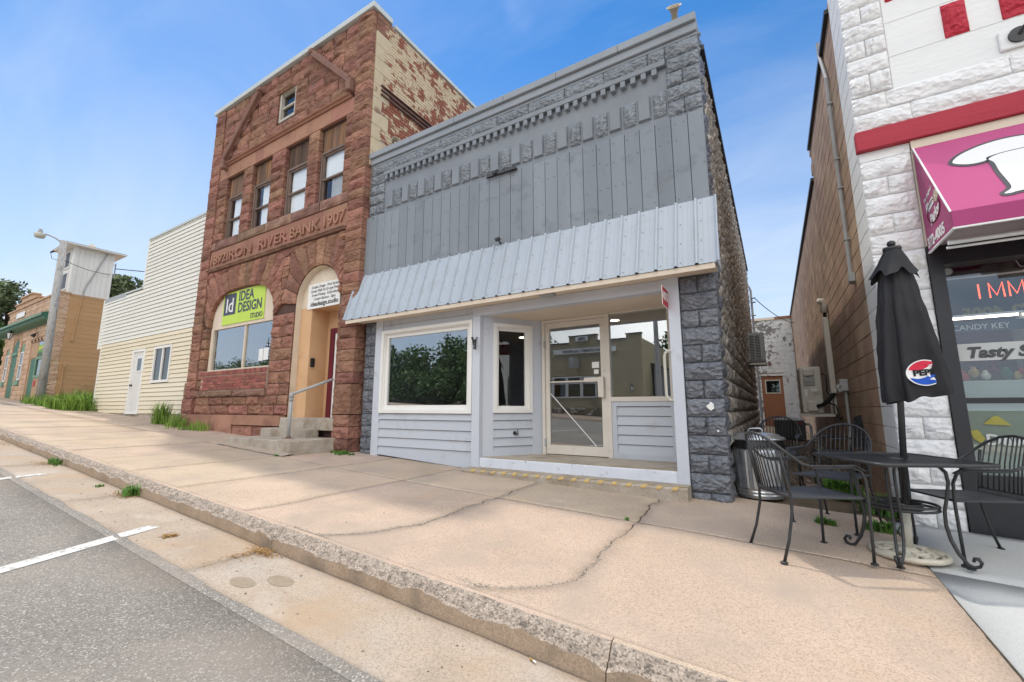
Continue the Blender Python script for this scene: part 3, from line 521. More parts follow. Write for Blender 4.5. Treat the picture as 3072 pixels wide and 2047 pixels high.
crumbs('joint_crumbs', pts, 0.002, 0.010, 'crumb_grey', walk, 'stuff')
# --- parking stall lines
pk = []
for cx, lab in ((-4.60, 'nearest white parking stall line painted across asphalt and gutter'), (-7.83, 'second white parking stall line, further up the street'), (-11.0, 'faint white parking stall line furthest up the street')):
    mb = MB(); n = 24; y0 = 1.72; y1 = -3.4; vs = []
    for j in range(n + 1):
        y = y0 + (y1 - y0) * j / n; x = cx + (1.7 - y) * (0.42 if cx > -7 else 0.30)
        for s in (-0.052, 0.052): vs.append((x + s, y + s * 0.5, Gr(x + s, y + s * 0.5) + (0.004 if y < 1.36 else (0.0165 if y < 1.5 else 0.008 + 0.006 * fbm(x * 1.3, y * 1.3, 4.0)))))
    mb.add(vs, [(2 * j + 1, 2 * j, 2 * j + 2, 2 * j + 3) for j in range(n)]); mb.build('parking_line', 'road_paint', label=lab, cat='road marking', group='parking stall lines')
# damp spots in the gutter, repair patch
for (cx, cy, rx, ry, lab) in ((-2.83, 1.78, 0.11, 0.065, 'right one of two damp oval stains in the gutter'), (-2.98, 1.62, 0.10, 0.06, 'left one of two damp oval stains in the gutter')):
    mb = MB(); n = 28; gzz = lambda x, y: Gr(x, y) + .0058 + .006 * fbm(x * 1.3, y * 1.3, 4.0)
    rings = [[(cx + rx * f * math.cos(6.283 * k / n) * (1 + 0.08 * fbm(k * .6, 0, cx)), cy + ry * f * math.sin(6.283 * k / n)) for k in range(n)] for f in (.02, .35, .7, 1.0)]
    mb.add([(x, y, gzz(x, y)) for r_ in rings for x, y in r_], [(a * n + k, a * n + (k + 1) % n, (a + 1) * n + (k + 1) % n, (a + 1) * n + k) for a in range(3) for k in range(n)] + [tuple(range(n))])
    mb.build('damp_stain', 'damp', label=lab, cat='stain', group='damp stains in the gutter')
# ================================================================ grey storefront building
gb = empty('storefront_building', (-3.4, 5.3, 0.45), label='two-tone grey painted storefront with ribbed metal awning and stone-block parapet', cat='building')
YF = 5.25
# backing walls (hollow shell so that the shop is a real room)
mb = MB(); mb.box(-6.35, -0.50, YF + 0.06, YF + 0.32, 2.80, 6.0); mb.box(-6.35, -6.0, YF + 0.06, YF + 0.32, 0.2, 2.82); mb.box(-0.88, -0.50, YF + 0.06, YF + 0.32, 0.0, 2.82)
mb.box(-6.37, -6.12, YF + 0.32, 16.3, 0.2, 5.95); mb.box(-0.72, -0.50, YF + 0.32, 16.3, -0.05, 5.62); mb.box(-6.12, -0.72, 16.05, 16.3, 0.2, 5.6)
wall = mb.build('wall', 'grey_trim', gb)
MB().box(-6.2, -0.7, YF + 0.3, 16.1, 5.2, 5.35).build('flat_roof', 'shingle', gb)
# coping: two stepped fascias in lengths
cop = empty('coping', (-3.4, 5.2, 6.2), parent=gb)
xsj = [-6.40, -5.3, -4.3, -3.3, -2.38, -1.45, -0.46]
for a, b in zip(xsj[:-1], xsj[1:]):
    MB().cbox(a + .002, b - .002, YF - 0.085, YF + 0.33, 6.105, 6.215, 0.006).build('coping_length', 'grey_trim', cop)
MB().cbox(-6.395, -0.462, YF - 0.045, YF + 0.06, 5.985, 6.103, 0.008).build('fascia', 'grey_trim', cop)
MB().cbox(-6.39, -0.464, YF - 0.012, YF + 0.06, 5.942, 5.983, 0.004).build('bed_mould', 'grey_trim', cop)
# rock-faced courses on the parapet
par = empty('parapet', (-3.4, 5.25, 5.5), parent=gb)
x = -6.38
while x < -0.86 - 0.1:
    b = min(-0.86, x + 0.60) if x + 0.9 > -0.86 else x + random.uniform(0.56, 0.62)
    block('block', 'grey_paint_block', par, x, b, 5.745, 5.94, YF, 0.075); x = b
def pier(x0, x1, zt, zb, mat, par, odd=0, h=0.203, proj=0.032, y=YF):
    z = zt; k = odd; xm = (x0 + x1) / 2
    while z > zb + 0.05:
        z2 = max(zb, z - h)
        for a, b in (((x0, x1),) if k % 2 else ((x0, xm), (xm, x1))): block('block', mat, par, a, b, z2, z, y, proj)
        z = z2; k += 1
block('block', 'grey_paint_block', par, -0.86, -0.465, 5.745, 5.94, YF, 0.075)
pier(-0.86, -0.465, 5.745, 4.85, 'grey_paint_block', par, 1, proj=0.075); pier(-6.38, -6.0, 5.745, 4.80, 'grey_paint_block', par, 1, proj=0.075)
MB().box(-6.0, -0.86, YF + 0.012, YF + 0.08, 4.80, 5.75).build('panel', 'grey_flat', par)
for a_, b_ in ((-6.38, -6.0), (-0.86, -0.465)): MB().box(a_, b_, YF + 0.010, YF + 0.08, 4.80, 5.95).build('mortar_bed', 'grey_flat', par)
MB().box(-6.0, -0.86, YF + 0.010, YF + 0.08, 5.75, 5.95).build('mortar_bed', 'grey_flat', par)
MB().cbox(-6.0, -0.86, YF - 0.05, YF + 0.012, 5.665, 5.742, 0.005).build('cornice_band', 'grey_flat', par)
dm = MB().cbox(-0.033, 0.033, -0.05, 0.02, -0.045, 0.045, 0.004).mesh('dentil', 'grey_flat'); x = -5.93
while x < -0.9:
    inst('dentil', dm, None, par, (x, YF - 0.005, 5.611)); x += 0.137
pn = MB().add([(-.5, 0, -.5), (.5, 0, -.5), (.5, 0, .5), (-.5, 0, .5), (-.40, -1, -.45), (.40, -1, -.45), (.40, -1, .45), (-.40, -1, .45)], [(0, 1, 5, 4), (1, 2, 6, 5), (2, 3, 7, 6), (3, 0, 4, 7), (4, 5, 6, 7)]).mesh('raised_panel', 'grey_flat')
x = -5.92; k = 0
while x < -0.9:
    w = 0.172
    if -3.55 < x < -3.45: 
        block('block', 'grey_paint_block', par, x, x + .36, 5.17, 5.345, YF + 0.01, 0.08); block('block', 'grey_paint_block', par, x, x + .36, 5.0, 5.17, YF + 0.01, 0.08); x += 0.375; k = 1; continue
    if k % 2 == 0: inst('raised_panel', pn, None, par, (x + w / 2, YF + 0.012, 5.165), (w, 0.035, 0.335))
    else: block('block', 'grey_paint_block', par, x, x + w, 4.985, 5.34, YF + 0.01, 0.08)
    x += 0.195; k += 1
# vertical boards
bd = empty('board_cladding', (-3.4, 5.2, 4.3), parent=gb); x = -6.50; k = 0
while x < -0.47:
    b = min(-0.455, x + 0.1955); zt = 4.885 + random.uniform(-0.012, 0.012)
    MB().cbox(x + .003, b - .003, YF - 0.052 + random.uniform(-0.003, 0.003), YF + 0.01, 3.70, zt, 0.004).build('board', 'grey_board', bd); x = b; k += 1
MB().box(-6.49, -0.46, YF - 0.02, YF + 0.02, 3.70, 4.86).build('backing', 'black_frame', bd)
mb = MB(); x = -6.50 + .0978
while x < -.5:
    for z in (3.80, 4.18, 4.55, 4.80):
        for q in (-.05, .055):
            if random.random() < .7: xx, zz_ = x + q + random.uniform(-.01, .01), z + random.uniform(-.03, .03); mb.box(xx - .005, xx + .005, YF - .0585, YF - .05, zz_ - .005, zz_ + .005)
    x += .1955
mb.build('nail_heads', 'screw', bd, kind='stuff')
mb = MB(); mb.box(-3.60, -3.09, YF - 0.075, YF - 0.06, 4.885, 4.935); mb.box(-3.60, -3.09, YF - 0.10, YF - 0.053, 4.878, 4.886); mb.box(-3.46, -3.40, YF - 0.13, YF - 0.06, 4.89, 4.92); mb.box(-3.20, -3.05, YF - 0.11, YF - 0.06, 4.87, 4.90)
mb.build('steel_angle', 'black_frame', bd)
# awning: sloping ribbed sheets
aw = empty('awning', (-3.4, 5.0, 3.3), parent=gb)
A0 = Vector((0, YF - 0.055, 3.735)); A1 = Vector((0, 4.93, 2.865)); sl = (A1 - A0); nrm = Vector((0, sl.z, -sl.y)).normalized()
if nrm.y > 0: nrm = -nrm
def awp(x, t, h): return tuple(Vector((x, 0, 0)) + A0 + sl * t + nrm * h)
x = -6.53; xe = -0.40; pw = (xe - x) / 7; rib = (xe - x) / 28
for p in range(7):
    a = x + p * pw; b = a + pw; mb = MB(); prof = []
    for r_ in range(4):
        s = a + r_ * rib; prof += [(s, 0.036), (s + 0.022, 0.036), (s + 0.034, 0.004)] if r_ else [(s + 0.001, 0.038), (s + 0.024, 0.038), (s + 0.036, 0.004)]
        for q in (1, 2): c_ = s + 0.036 + (rib - 0.050) * q / 3; prof += [(c_ - 0.012, 0.004), (c_ - 0.008, 0.0065), (c_ + 0.008, 0.0065), (c_ + 0.012, 0.004)]
        prof += [(s + rib - 0.012, 0.004)]
    prof += [(b - 0.001, 0.036)]; n = len(prof); tl = 0.008 * random.random()
    mb.add([awp(px, t, h) for t in (0.0, 1.0 + tl) for px, h in prof], [(i, i + 1, n + i + 1, n + i) for i in range(n - 1)])
    sh = mb.build('awning_sheet', 'awning_metal', aw)
    mb = MB()
    for r_ in range(4):
        for t in (0.07, 0.36, 0.66, 0.95):
            cx = a + r_ * rib + 0.062; c0 = Vector(awp(cx, t, 0.009)); mb.lathe([(0.006, 0), (0.006, 0.004), (0.003, 0.006)], 6, (0, 0, 0)); 
            M_ = Matrix.Translation(c0) @ nrm.to_track_quat('Z', 'Y').to_matrix().to_4x4()
            for q in range(len(mb.v) - 18, len(mb.v)): mb.v[q] = tuple(M_ @ Vector(mb.v[q]))
    mb.build('screws', 'screw', sh)
mb = MB(); mb.add([awp(-6.53, 0, 0), awp(-6.53, 1, 0), (-6.53, YF, A1.z), (-6.53, YF, A0.z)], [(0, 1, 2, 3)]); mb.add([awp(-0.40, 0, 0), awp(-0.40, 1, 0), (-0.40, YF, A1.z), (-0.40, YF, A0.z)], [(3, 2, 1, 0)])
mb.tube([awp(-0.40, 0, 0.012), awp(-0.40, 1, 0.012)], 0.016, 6); mb.tube([awp(-6.53, 0, 0.012), awp(-6.53, 1, 0.012)], 0.016, 6)
mb.build('end_trim', 'awning_rib', aw)
mb = MB(); mb.box(-6.50, -0.43, 4.94, YF - 0.01, 2.838, 2.855); mb.box(-6.50, -0.43, 4.935, 4.952, 2.80, 2.86); mb.build('soffit', 'cream_soffit', aw)
MB().cbox(-2.62, -2.42, 5.02, 5.16, 2.80, 2.838, 0.006).build('soffit_light', 'unit_grey', aw)
mb = MB(); mb.tube([(-3.34, YF - .06, 3.76), (-3.34, YF - .16, 3.79)], .012, 6); mb.tube([(-3.37, YF - .17, 3.78), (-3.31, YF - .13, 3.81)], .028, 8); mb.build('lamp_stub', 'black_metal', aw)
# piers at street level
pierp = empty('pier', (-0.65, 5.25, 0.3), parent=gb); pier(-0.86, -0.465, 2.83, 0.24, 'grey_dark_block', pierp, 0, proj=0.060)
pierl = empty('pier', (-6.2, 5.25, 0.5), parent=gb); pier(-6.30, -6.02, 2.83, 0.45, 'grey_dark_block', pierl, 0, proj=0.05)
for a_, b_, p_, z_ in ((-0.86, -0.465, pierp, .1), (-6.30, -6.02, pierl, .3)): MB().box(a_, b_, YF + .010, YF + .07, z_, 2.83).build('mortar_bed', 'grey_dark_block', p_)
for (cx_, cz_, r_) in ((-.60, 1.32, .040), (-.545, 1.06, .012)):
    mb = MB(); n = 12; mb.add([(cx_ + r_ * math.cos(6.283 * k / n) * random.uniform(.6, 1.2), YF - .066, cz_ + r_ * 1.1 * math.sin(6.283 * k / n) * random.uniform(.6, 1.2)) for k in range(n)] + [(cx_, YF - .055, cz_)] , [tuple(range(n))]); mb.build('bare_chip', 'white_print', pierp)
# shopfront: posts, beam, laps
sf = empty('shopfront', (-3.4, 5.25, 0.5), parent=gb)
MB().cbox(-6.015, -5.845, YF - .03, YF + .10, gz(-5.95) - .02, 2.845, .005).build('post', 'grey_post', sf)
MB().cbox(-3.865, -3.725, YF - .035, YF + .12, gz(-3.8) - .02, 2.70, .005).build('post', 'grey_post', sf)
MB().cbox(-0.995, -0.865, YF - .03, YF + .10, 0.46, 2.84, .005).build('post', 'grey_post', sf)
mb = MB(); mb.box(-0.985, -0.94, YF + 0.1, 6.15, 0.58, 2.7); mb.build('return_panel', 'grey_post', sf)
MB().cbox(-3.865, -0.99, YF - .03, YF + .12, 2.70, 2.835, .005).build('beam', 'grey_post', sf)
mb = MB(); mb.cbox(-5.845, -3.866, YF - .02, YF + .08, 2.745, 2.84, .004); mb.cbox(-5.845, -3.866, YF - .008, YF + .08, 2.655, 2.743, .004); mb.build('head_board', 'grey_lap', sf)
lap_z = [1.215, 1.115, 0.965, 0.82, 0.672]
def lap(x0, x1, zb0, zb1, zt, y, par, mat='grey_lap', M=None, t=0.026):
    """lap board: lower edge stands proud; lower edge may follow the sloping pavement"""
    mb = MB(); mb.add([(x0, y - t, zb0), (x1, y - t, zb1), (x1, y - 0.002, zt - .013), (x0, y - 0.002, zt - .013), (x0, y + .02, zb0), (x1, y + .02, zb1), (x1, y + .02, zt - .013), (x0, y + .02, zt - .013)],
           [(0, 1, 2, 3), (4, 0, 3, 7), (1, 5, 6, 2), (4, 5, 1, 0), (3, 2, 6, 7)]); return mb.build('lap_board', mat, par, xf=M)
lz = [1.222, 1.118, 0.967, 0.822, 0.675]
for i in range(4): lap(-5.845, -3.866, lz[i + 1], lz[i + 1], lz[i] + 0.006, YF + .005, sf)
lap(-5.845, -3.866, 0.535, 0.425, lz[4] + 0.006, YF + .005, sf)
MB().box(-5.85, -3.86, YF + .03, YF + .2, 0.3, 1.23).build('stall_wall', 'black_frame', sf)  # coloured black so the gaps between laps read as shadow lines
# big window
def win(name, x0, x1, z0, z1, y, par, M=None, casing=0.075, sash=0.07, g='glass', mat='white_vinyl'):
    w = empty(name, ((x0 + x1) / 2, y, z0), parent=par) if M is None else empty(name, tuple((M @ Vector(((x0 + x1) / 2, y, z0)))), parent=par)
    mb = MB(); frame(mb, x0, x1, z0, z1, y - .035, y + .08, casing); frame(mb, x0 + casing, x1 - casing, z0 + casing, z1 - casing, y - .005, y + .07, .018)
    frame(mb, x0 + casing + .018, x1 - casing - .018, z0 + casing + .018, z1 - casing - .018, y + .022, y + .07, max(.01, sash - .018)); mb.build('window_frame', mat, w, xf=M)
    q = casing + sash; mb = MB(); mb.box(x0 + q, x1 - q, y + .045, y + .05, z0 + q, z1 - q); mb.build('pane', g, w, xf=M); return w
win('window', -5.855, -3.872, 1.222, 2.652, YF, sf, casing=.055, sash=.075)
# angled bay towards the door
pA = Vector((-3.725, YF + .06)); pB = Vector((-3.14, 6.15)); ang = math.atan2(pB.y - pA.y, pB.x - pA.x); BL = (pB - pA).length
MBay = Matrix.Translation((pA.x, pA.y, 0)) @ Matrix.Rotation(ang, 4, 'Z')
mb = MB(); mb.box(0, .17, 0, .1, .57, 2.72); mb.box(BL - .2, BL, 0, .1, .57, 2.72); mb.box(.17, BL - .2, 0.012, .1, 2.60, 2.72); mb.build('bay_panel', 'grey_post', sf, xf=MBay)
zz = [1.232, 1.125, 0.995, 0.868, 0.742, 0.60]
for i in range(5): lap(.17, BL - .2, zz[i + 1], zz[i + 1], zz[i] + .006, 0.02, sf, M=MBay)
mb = MB(); mb.box(.17, BL - .2, .045, .1, .58, 1.235); mb.build('bay_backing', 'black_frame', sf, xf=MBay)  # black colour stands in for shade in the lap gaps
win('window', .165, BL - .195, 1.232, 2.61, 0.02, sf, M=MBay, casing=.055, sash=.05, g='glass_bay')
mb = MB(); mb.tube([(.52, -.0, .93), (.52, -.05, .93), (.545, -.07, .905)], .012, 6); mb.tube([(.52, -.005, .93), (.52, -.02, .93)], .03, 8); mb.tube([(.545, -.07, .90), (.54, -.07, .98)], .008, 6); mb.build('hose_tap', 'black_metal', sf, xf=MBay)
mb = MB(); hx = -3.80; mb.tube([(hx, YF - .035, 2.31), (hx, YF - .10, 2.31), (hx + .03, YF - .14, 2.27)], .013, 6); mb.tube([(hx - .035, YF - .08, 2.36), (hx + .03, YF - .11, 2.25), (hx + .04, YF - .1, 2.19)], .018, 6); mb.tube([(hx + .045, YF - .11, 2.28), (hx + .05, YF - .13, 2.17)], [.02, .024], 8); mb.tube([(hx - .03, YF - .06, 2.25), (hx + .05, YF - .07, 2.36)], .010, 6)
mb.build('bracket', 'black_metal', sf)
# recess floor, ceiling, riser, step
zf = 0.60
mb = MB(); mb.add([(-3.74, YF, zf), (-0.93, YF, zf), (-0.93, 6.3, zf), (-3.2, 6.3, zf), (-3.74, YF, .3), (-0.93, YF, .3), (-0.93, 6.3, .3), (-3.2, 6.3, .3)], [(0, 1, 2, 3), (4, 5, 1, 0), (5, 6, 2, 1), (7, 4, 0, 3)]); mb.build('recess_floor', 'concrete_step', sf)
mb = MB(); n = 60; vs = []
for i in range(n + 1):
    x = -3.722 + 2.856 * i / n; j = 0.012 * fbm(x * 6, 0, 0) + .006 * fbm(x * 30, 1, 0); vs += [(x, YF - .012, .44), (x, YF - .012, zf - .012 + min(0, j)), (x, YF + .0, zf - .004)]
mb.add(vs, [(3 * i + k, 3 * i + 3 + k, 3 * i + 4 + k, 3 * i + 1 + k) for i in range(n) for k in (0, 1)]); mb.build('riser', 'white_riser', sf)
MB().box(-3.75, -0.93, YF + .1, 6.3, 2.705, 2.75).build('recess_ceiling', 'cream_soffit', sf)
mb = MB(); n = 40; z1 = 0.468; prof = []
vs = []
for i in range(n + 1):
    x = -3.86 + 3.0 * i / n; e = 0.006 * fbm(x * 5, 2, 0); zb = Gs(x, 4.98) - .03
    r_ = 0.03 if i in (0, n) else 0.0
    vs += [(x, 4.975 + e + r_, zb), (x, 4.965 + e + r_, z1 - .022), (x, 4.985 + e + r_, z1), (x, YF - .004, z1), (x, YF - .004, zb)]
mb.add(vs, [(5 * i + k, 5 * i + 5 + k, 5 * i + 6 + k, 5 * i + 1 + k) for i in range(n) for k in range(4)] + [(4, 3, 2, 1, 0), tuple(5 * n + k for k in range(5))])
st = mb.build('step', 'concrete_step', sf)
for k in range(17):                                                          # worn yellow hazard dashes along both nosings
    xx = -3.66 + k * 0.166; mb = MB()
    ee = .006 * fbm((xx + .06) * 5, 2, 0) - .005; mb.add([(xx - .02, 4.963 + ee, z1 - .034), (xx + .035, 4.963 + ee, z1 - .034), (xx + .05, 4.961 + ee, z1 - .020), (xx - .005, 4.961 + ee, z1 - .020), (xx + .01, 4.981 + ee, z1 + .004), (xx + .065, 4.981 + ee, z1 + .004), (xx + .135, 5.05, z1 + .004), (xx + .08, 5.05, z1 + .004)], [(0, 1, 2, 3), (3, 2, 5, 4), (4, 5, 6, 7)]); mb.build('hazard_dash', 'yellow_paint', st)
    xx = -3.62 + k * 0.16; mb = MB(); mb.add([(xx, YF + .008, zf + .003), (xx + .06, YF + .008, zf + .003), (xx + .13, YF + .07, zf + .003), (xx + .07, YF + .07, zf + .003)], [(0, 1, 2, 3)]); mb.build('hazard_dash', 'yellow_paint', st)
# entrance: door, sidelight, panel
YD = 6.15
mb = MB(); mb.box(-3.135, -3.085, YD - .05, YD + .06, zf, 2.70); mb.box(-2.085, -2.02, YD - .05, YD + .06, zf, 2.70); mb.box(-3.085, -2.085, YD - .05, YD + .06, 2.655, 2.70); mb.build('door_frame', 'door_metal', sf)
dr = empty('door', (-2.58, YD, zf), parent=sf); mb = MB(); mb.box(-3.08, -2.09, YD - .03, YD + .02, zf + .012, zf + .145); mb.box(-3.08, -2.09, YD - .03, YD + .02, 2.565, 2.65); mb.box(-3.08, -3.01, YD - .03, YD + .02, zf + .145, 2.565); mb.box(-2.165, -2.09, YD - .03, YD + .02, zf + .145, 2.565); mb.build('door_leaf', 'door_metal', dr)
MB().box(-3.01, -2.165, YD - .006, YD, zf + .145, 2.565).build('pane', 'glass_door', dr)
mb = MB(); mb.cbox(-2.42, -2.14, YD - .085, YD - .035, 1.69, 1.755, .006); mb.cbox(-2.20, -2.11, YD - .10, YD - .031, 1.46, 1.76, .008); mb.box(-3.01, -2.40, YD - .07, YD - .05, 1.695, 1.715); mb.build('push_bar', 'door_metal', dr)
mb = MB(); mb.tube([(-2.115, YD - .03, 1.86), (-2.115, YD - .045, 1.86)], .017, 12); mb.build('lock', 'aluminium', dr)
mb = MB(); mb.box(-3.10, -3.075, YD - .06, YD - .03, 2.25, 2.37); mb.box(-3.10, -3.075, YD - .06, YD - .03, .72, .84); mb.build('hinge', 'unit_grey', dr)
mb = MB(); mb.box(-2.31, -2.20, YD - .010, YD - .007, 1.90, 1.99); mb.box(-2.28, -2.21, YD - .010, YD - .007, 1.81, 1.875); mb.build('sticker', 'white_print', dr)
mb = MB(); mb.bar((-3.005, YD - .009, 1.53), (-2.27, YD - .009, .75), .012, .002, (0, -1, 0)); mb.build('tape_strip', 'white_print', dr)
sw = empty('sidelight', (-1.6, YD, 1.4), parent=sf); mb = MB(); mb.box(-2.02, -0.99, YD - .05, YD + .05, 1.40, 1.462); mb.box(-1.19, -1.13, YD - .05, YD + .05, 1.462, 2.70); mb.box(-1.13, -0.985, YD - .02, YD + .06, 0.6, 2.70); mb.box(-2.02, -1.19, YD - .05, YD + .05, 2.69, 2.705); mb.build('window_frame', 'door_metal', sw)
MB().box(-2.02, -1.19, YD - .005, YD + .0, 1.462, 2.69).build('pane', 'glass', sw)
mb = MB(); frame(mb, -2.02, -1.13, zf, 1.40, YD - .035, YD + .03, .07); mb.build('panel_frame', 'grey_lap', sf)
for i in range(5): lap(-1.95, -1.20, zf + .07 + .132 * i, zf + .07 + .132 * i, zf + .07 + .132 * (i + 1) + .006, YD - .005, sf)
MB().box(-2.0, -1.14, YD + .02, YD + .06, zf, 1.40).build('panel_backing', 'black_frame', sf)  # black behind the laps, shade painted into the gaps
# bent pipe handle on the post, number plate
mb = MB(); hx = -1.065; mb.tube([(-.99, YF - .02, 1.965), (-1.03, YF - .03, 1.965), (-1.055, YF - .035, 1.94), (hx, YF - .035, 1.90), (hx, YF - .035, 1.46), (-1.055, YF - .035, 1.42), (-1.03, YF - .03, 1.395), (-.99, YF - .02, 1.39)], .017, 8); mb.build('pull_handle', 'post_ivory', sf, smooth=True)
ns = empty('number_plate', (-0.985, 5.0, 2.5), parent=sf); mb = MB(); mb.box(-.992, -.988, 4.90, 5.22, 2.46, 2.68); mb.build('plate', 'red_sign', ns)
mb = MB(); mb.box(-.990, -.985, 4.895, 5.225, 2.455, 2.46); mb.box(-.990, -.985, 4.895, 5.225, 2.68, 2.685); mb.box(-.990, -.985, 4.895, 4.90, 2.455, 2.685); mb.build('plate_edge', 'white_print', ns)
text('68275', 0.13, 'white_print', Matrix.Translation((-.986, 5.06, 2.54)) @ Matrix.Rotation(R(90), 4, 'Z') @ Matrix.Rotation(R(90), 4, 'X'), ns, align='CENTER', offset=.003, xs=.80)
text('68275', 0.13, 'white_print', Matrix.Translation((-.994, 5.06, 2.54)) @ Matrix.Rotation(R(-90), 4, 'Z') @ Matrix.Rotation(R(90), 4, 'X'), ns, align='CENTER', offset=.003, xs=.80)
# the shop's room
rm = empty('shop_interior', (-3, 9, .6), parent=gb)
mb = MB(); mb.box(-6.1, -5.98, YF + .35, 12, .55, 2.95); mb.box(-.95, -.86, 6.3, 12, .55, 2.95); mb.box(-6.1, -.86, 12, 12.1, .55, 2.95); mb.build('room_wall', 'room_grey', rm)
MB().box(-6.1, -.9, YF + .2, 12, .56, .596).build('room_floor', 'room_floor', rm); MB().box(-6.1, -.9, YF + .33, 12, 2.90, 2.98).build('room_ceiling', 'room_grey', rm)
for lx, ly in ((-2.4, 7.6), (-1.55, 8.6), (-3.6, 7.2), (-4.8, 8.4)):
    mb = MB(); mb.lathe([(.085, 0), (.085, -.004), (.0, -.005)], 16, (lx, ly, 2.899)); mb.build('ceiling_lamp', 'lit_lamp', rm)
MB().cbox(-2.3, -1.2, 7.6, 8.1, .6, 1.5, .01).build('counter', 'white_print', rm)
# side wall of rock-faced blocks along the alley: the nearest 300 as parts, the rest joined
sb = empty('side_wall', (-.48, 10, .3), parent=gb); cells = []
zc = 0.24; row = 0
while zc < 5.95:
    y = YF + .02 + (0.2 if row % 2 else 0.0)
    if row % 2: cells.append((YF + .02, YF + .22, zc))
    while y < 16.2: cells.append((y, min(16.25, y + .406), zc)); y += .406
    zc += .203; row += 1
cells.sort(key=lambda c_: (c_[0] ** 2 + (c_[2] - 1.3) ** 2)); MBs = MB()
for i, (a, b, z) in enumerate(cells):
    mt = 'grey_dark_block' if a < YF + .30 + .12 * math.sin(z * 5) else 'side_block'
    if i < 290: block('block', mt, sb, a, b, z, z + .203, -.498, .07, R(90))
    else:
        me = random.choice(ROCK); M_ = Matrix.Translation((-.498, (a + b) / 2, z + .1015)) @ Matrix.Rotation(R(90), 4, 'Z') @ Matrix.Diagonal((b - a - .006, .07, .197, 1))
        MBs.add([M_ @ v.co for v in me.vertices], [tuple(p.vertices) for p in me.polygons])
MBs.build('block_courses', 'side_block', sb, smooth=True, kind='stuff')
MB().box(-.52, -.42, YF + .3, 16.35, 5.955, 6.03).build('side_coping', 'black_frame', gb)
# ================================================================ sandstone bank
bk = empty('bank_building', (-9.6, 5.2, 0.7), label='tall red sandstone bank with carved 1892 and 1907 band and arched shop window', cat='building')
YB = 5.135
mb = MB(); B0, B1 = YB + .03, YB + .33
mb.box(-12.8, -9.75, B0, B1, 7.28, 9.425); mb.box(-9.04, -6.42, B0, B1, 7.28, 9.425); mb.box(-9.75, -9.04, B0, B1, 7.28, 8.10); mb.box(-9.75, -9.04, B0, B1, 8.94, 9.425); mb.box(-12.8, -6.42, B0 + .1, B1, 4.70, 5.58)                 # backing shell with real openings
for a, b in ((-12.8, -11.86), (-11.03, -10.63), (-9.78, -9.23), (-8.35, -7.98), (-7.10, -6.42)): mb.box(a, b, B0 + .05, B1, 5.58, 7.28)
mb.box(-12.8, -12.05, B0, B1, .6, 4.7); mb.box(-9.17, -8.40, B0, B1, .6, 4.7); mb.box(-6.93, -6.42, B0, B1, .6, 4.7)
mb.box(-12.05, -9.17, B0, B1, .6, 2.1); mb.box(-12.05, -6.93, B0 + .06, B1, 4.25, 4.7); mb.box(-8.40, -6.93, B0, B1, .5, 1.08)
mb.box(-12.85, -12.6, B1, 14, .6, 9.3); mb.box(-6.62, -6.405, YB + .1, 14, .3, 9.42); mb.box(-12.6, -6.62, 13.8, 14, .6, 9.3)
bwall = mb.build('wall', 'mortar_red', bk)
stone_w = empty('stonework', (-9.6, 5.1, 1.2), parent=bk)
def stone(x0, x1, z0, z1, y=YB, proj=.065, mat='sandstone', name='stone', par=None, back=.22, **k):
    mb = MB(); quadstone(mb, (x0, z0), (x1, z0), (x1, z1), (x0, z1), y, proj, back, gap=.02, **k); return mb.build(name, mat, par or stone_w)
def course(x0, x1, z0, z1, wmin=.38, wmax=.85, **k):
    x = x0
    while x < x1 - .01:
        w = random.uniform(wmin, wmax)
        if x1 - x - w < wmin * .7: w = x1 - x
        if x1 - x < wmax * 1.15: w = x1 - x if x1 - x < wmax else (x1 - x) / 2
        stone(x, x + w, z0, z1, nu=max(3, int(w / .085)), nv=5, **k); x += w
def courses(x0, x1, z0, z1, h, **k):
    n = max(1, round((z1 - z0) / h)); hh = (z1 - z0) / n
    for i in range(n): course(x0, x1, z0 + i * hh, z0 + (i + 1) * hh, **k)
# attic
n = 6; h = (9.428 - 7.74) / n
for i in range(n):
    a = 7.74 + i * h; b = a + h; m_ = (a + b) / 2
    if 8.10 < m_ < 8.95: course(-12.3, -9.75, a, b); course(-9.04, -6.86, a, b)
    elif 7.93 < m_ < 8.1: course(-12.3, -10.02, a, b); stone(-10.02, -9.0, b - .13, b, YB - .03, .06, 'sandstone_dark', 'sill'); course(-10.02, -9.0, a, b - .13); course(-9.0, -6.86, a, b)
    else: course(-12.3, -6.86, a, b)
stone(-9.95, -9.02, 8.92, 9.10, YB - .004, .02, 'sandstone_smooth', 'lintel')
# flat lintel band and mouldings
def smooth_run(xs, z0, z1, y, name, mat='sandstone_smooth', d=.2):
    for a, b in zip(xs[:-1], xs[1:]): MB().cbox(a + .003, b - .003, y, y + d, z0 + .003, z1 - .003, .004).build(name, mat, stone_w)
smooth_run([-12.3, -11.2, -10.55, -10.2, -8.9, -7.6, -6.86], 7.30, 7.635, YB - .02, 'lintel_stone')
for a, b in ((-12.02, -9.6), (-9.6, -6.95)):
    mb = MB(); mb.prism([(0, 7.64), (-.05, 7.645), (-.065, 7.675), (-.10, 7.69), (-.11, 7.715), (-.03, 7.735), (0, 7.74)], lambda p, q: (a, YB + p, q), lambda p, q: (b, YB + p, q)); mb.build('moulding', 'sandstone_smooth', stone_w)
# upper window piers
for a, b in ((-12.3, -11.85), (-11.04, -10.62), (-9.79, -9.22), (-8.36, -7.97), (-7.11, -6.86)):
    courses(a, b, 5.555, 7.30, .25, wmin=.2, wmax=.66, back=.30)
x = -12.36
for w in (.3, 1.05, 1.2, 1.05, 1.0, .9): b = min(-6.86, x + w); stone(x, b, 5.335, 5.55, YB - .03, .045, 'sandstone_dark', 'sill', nu=8); x = b
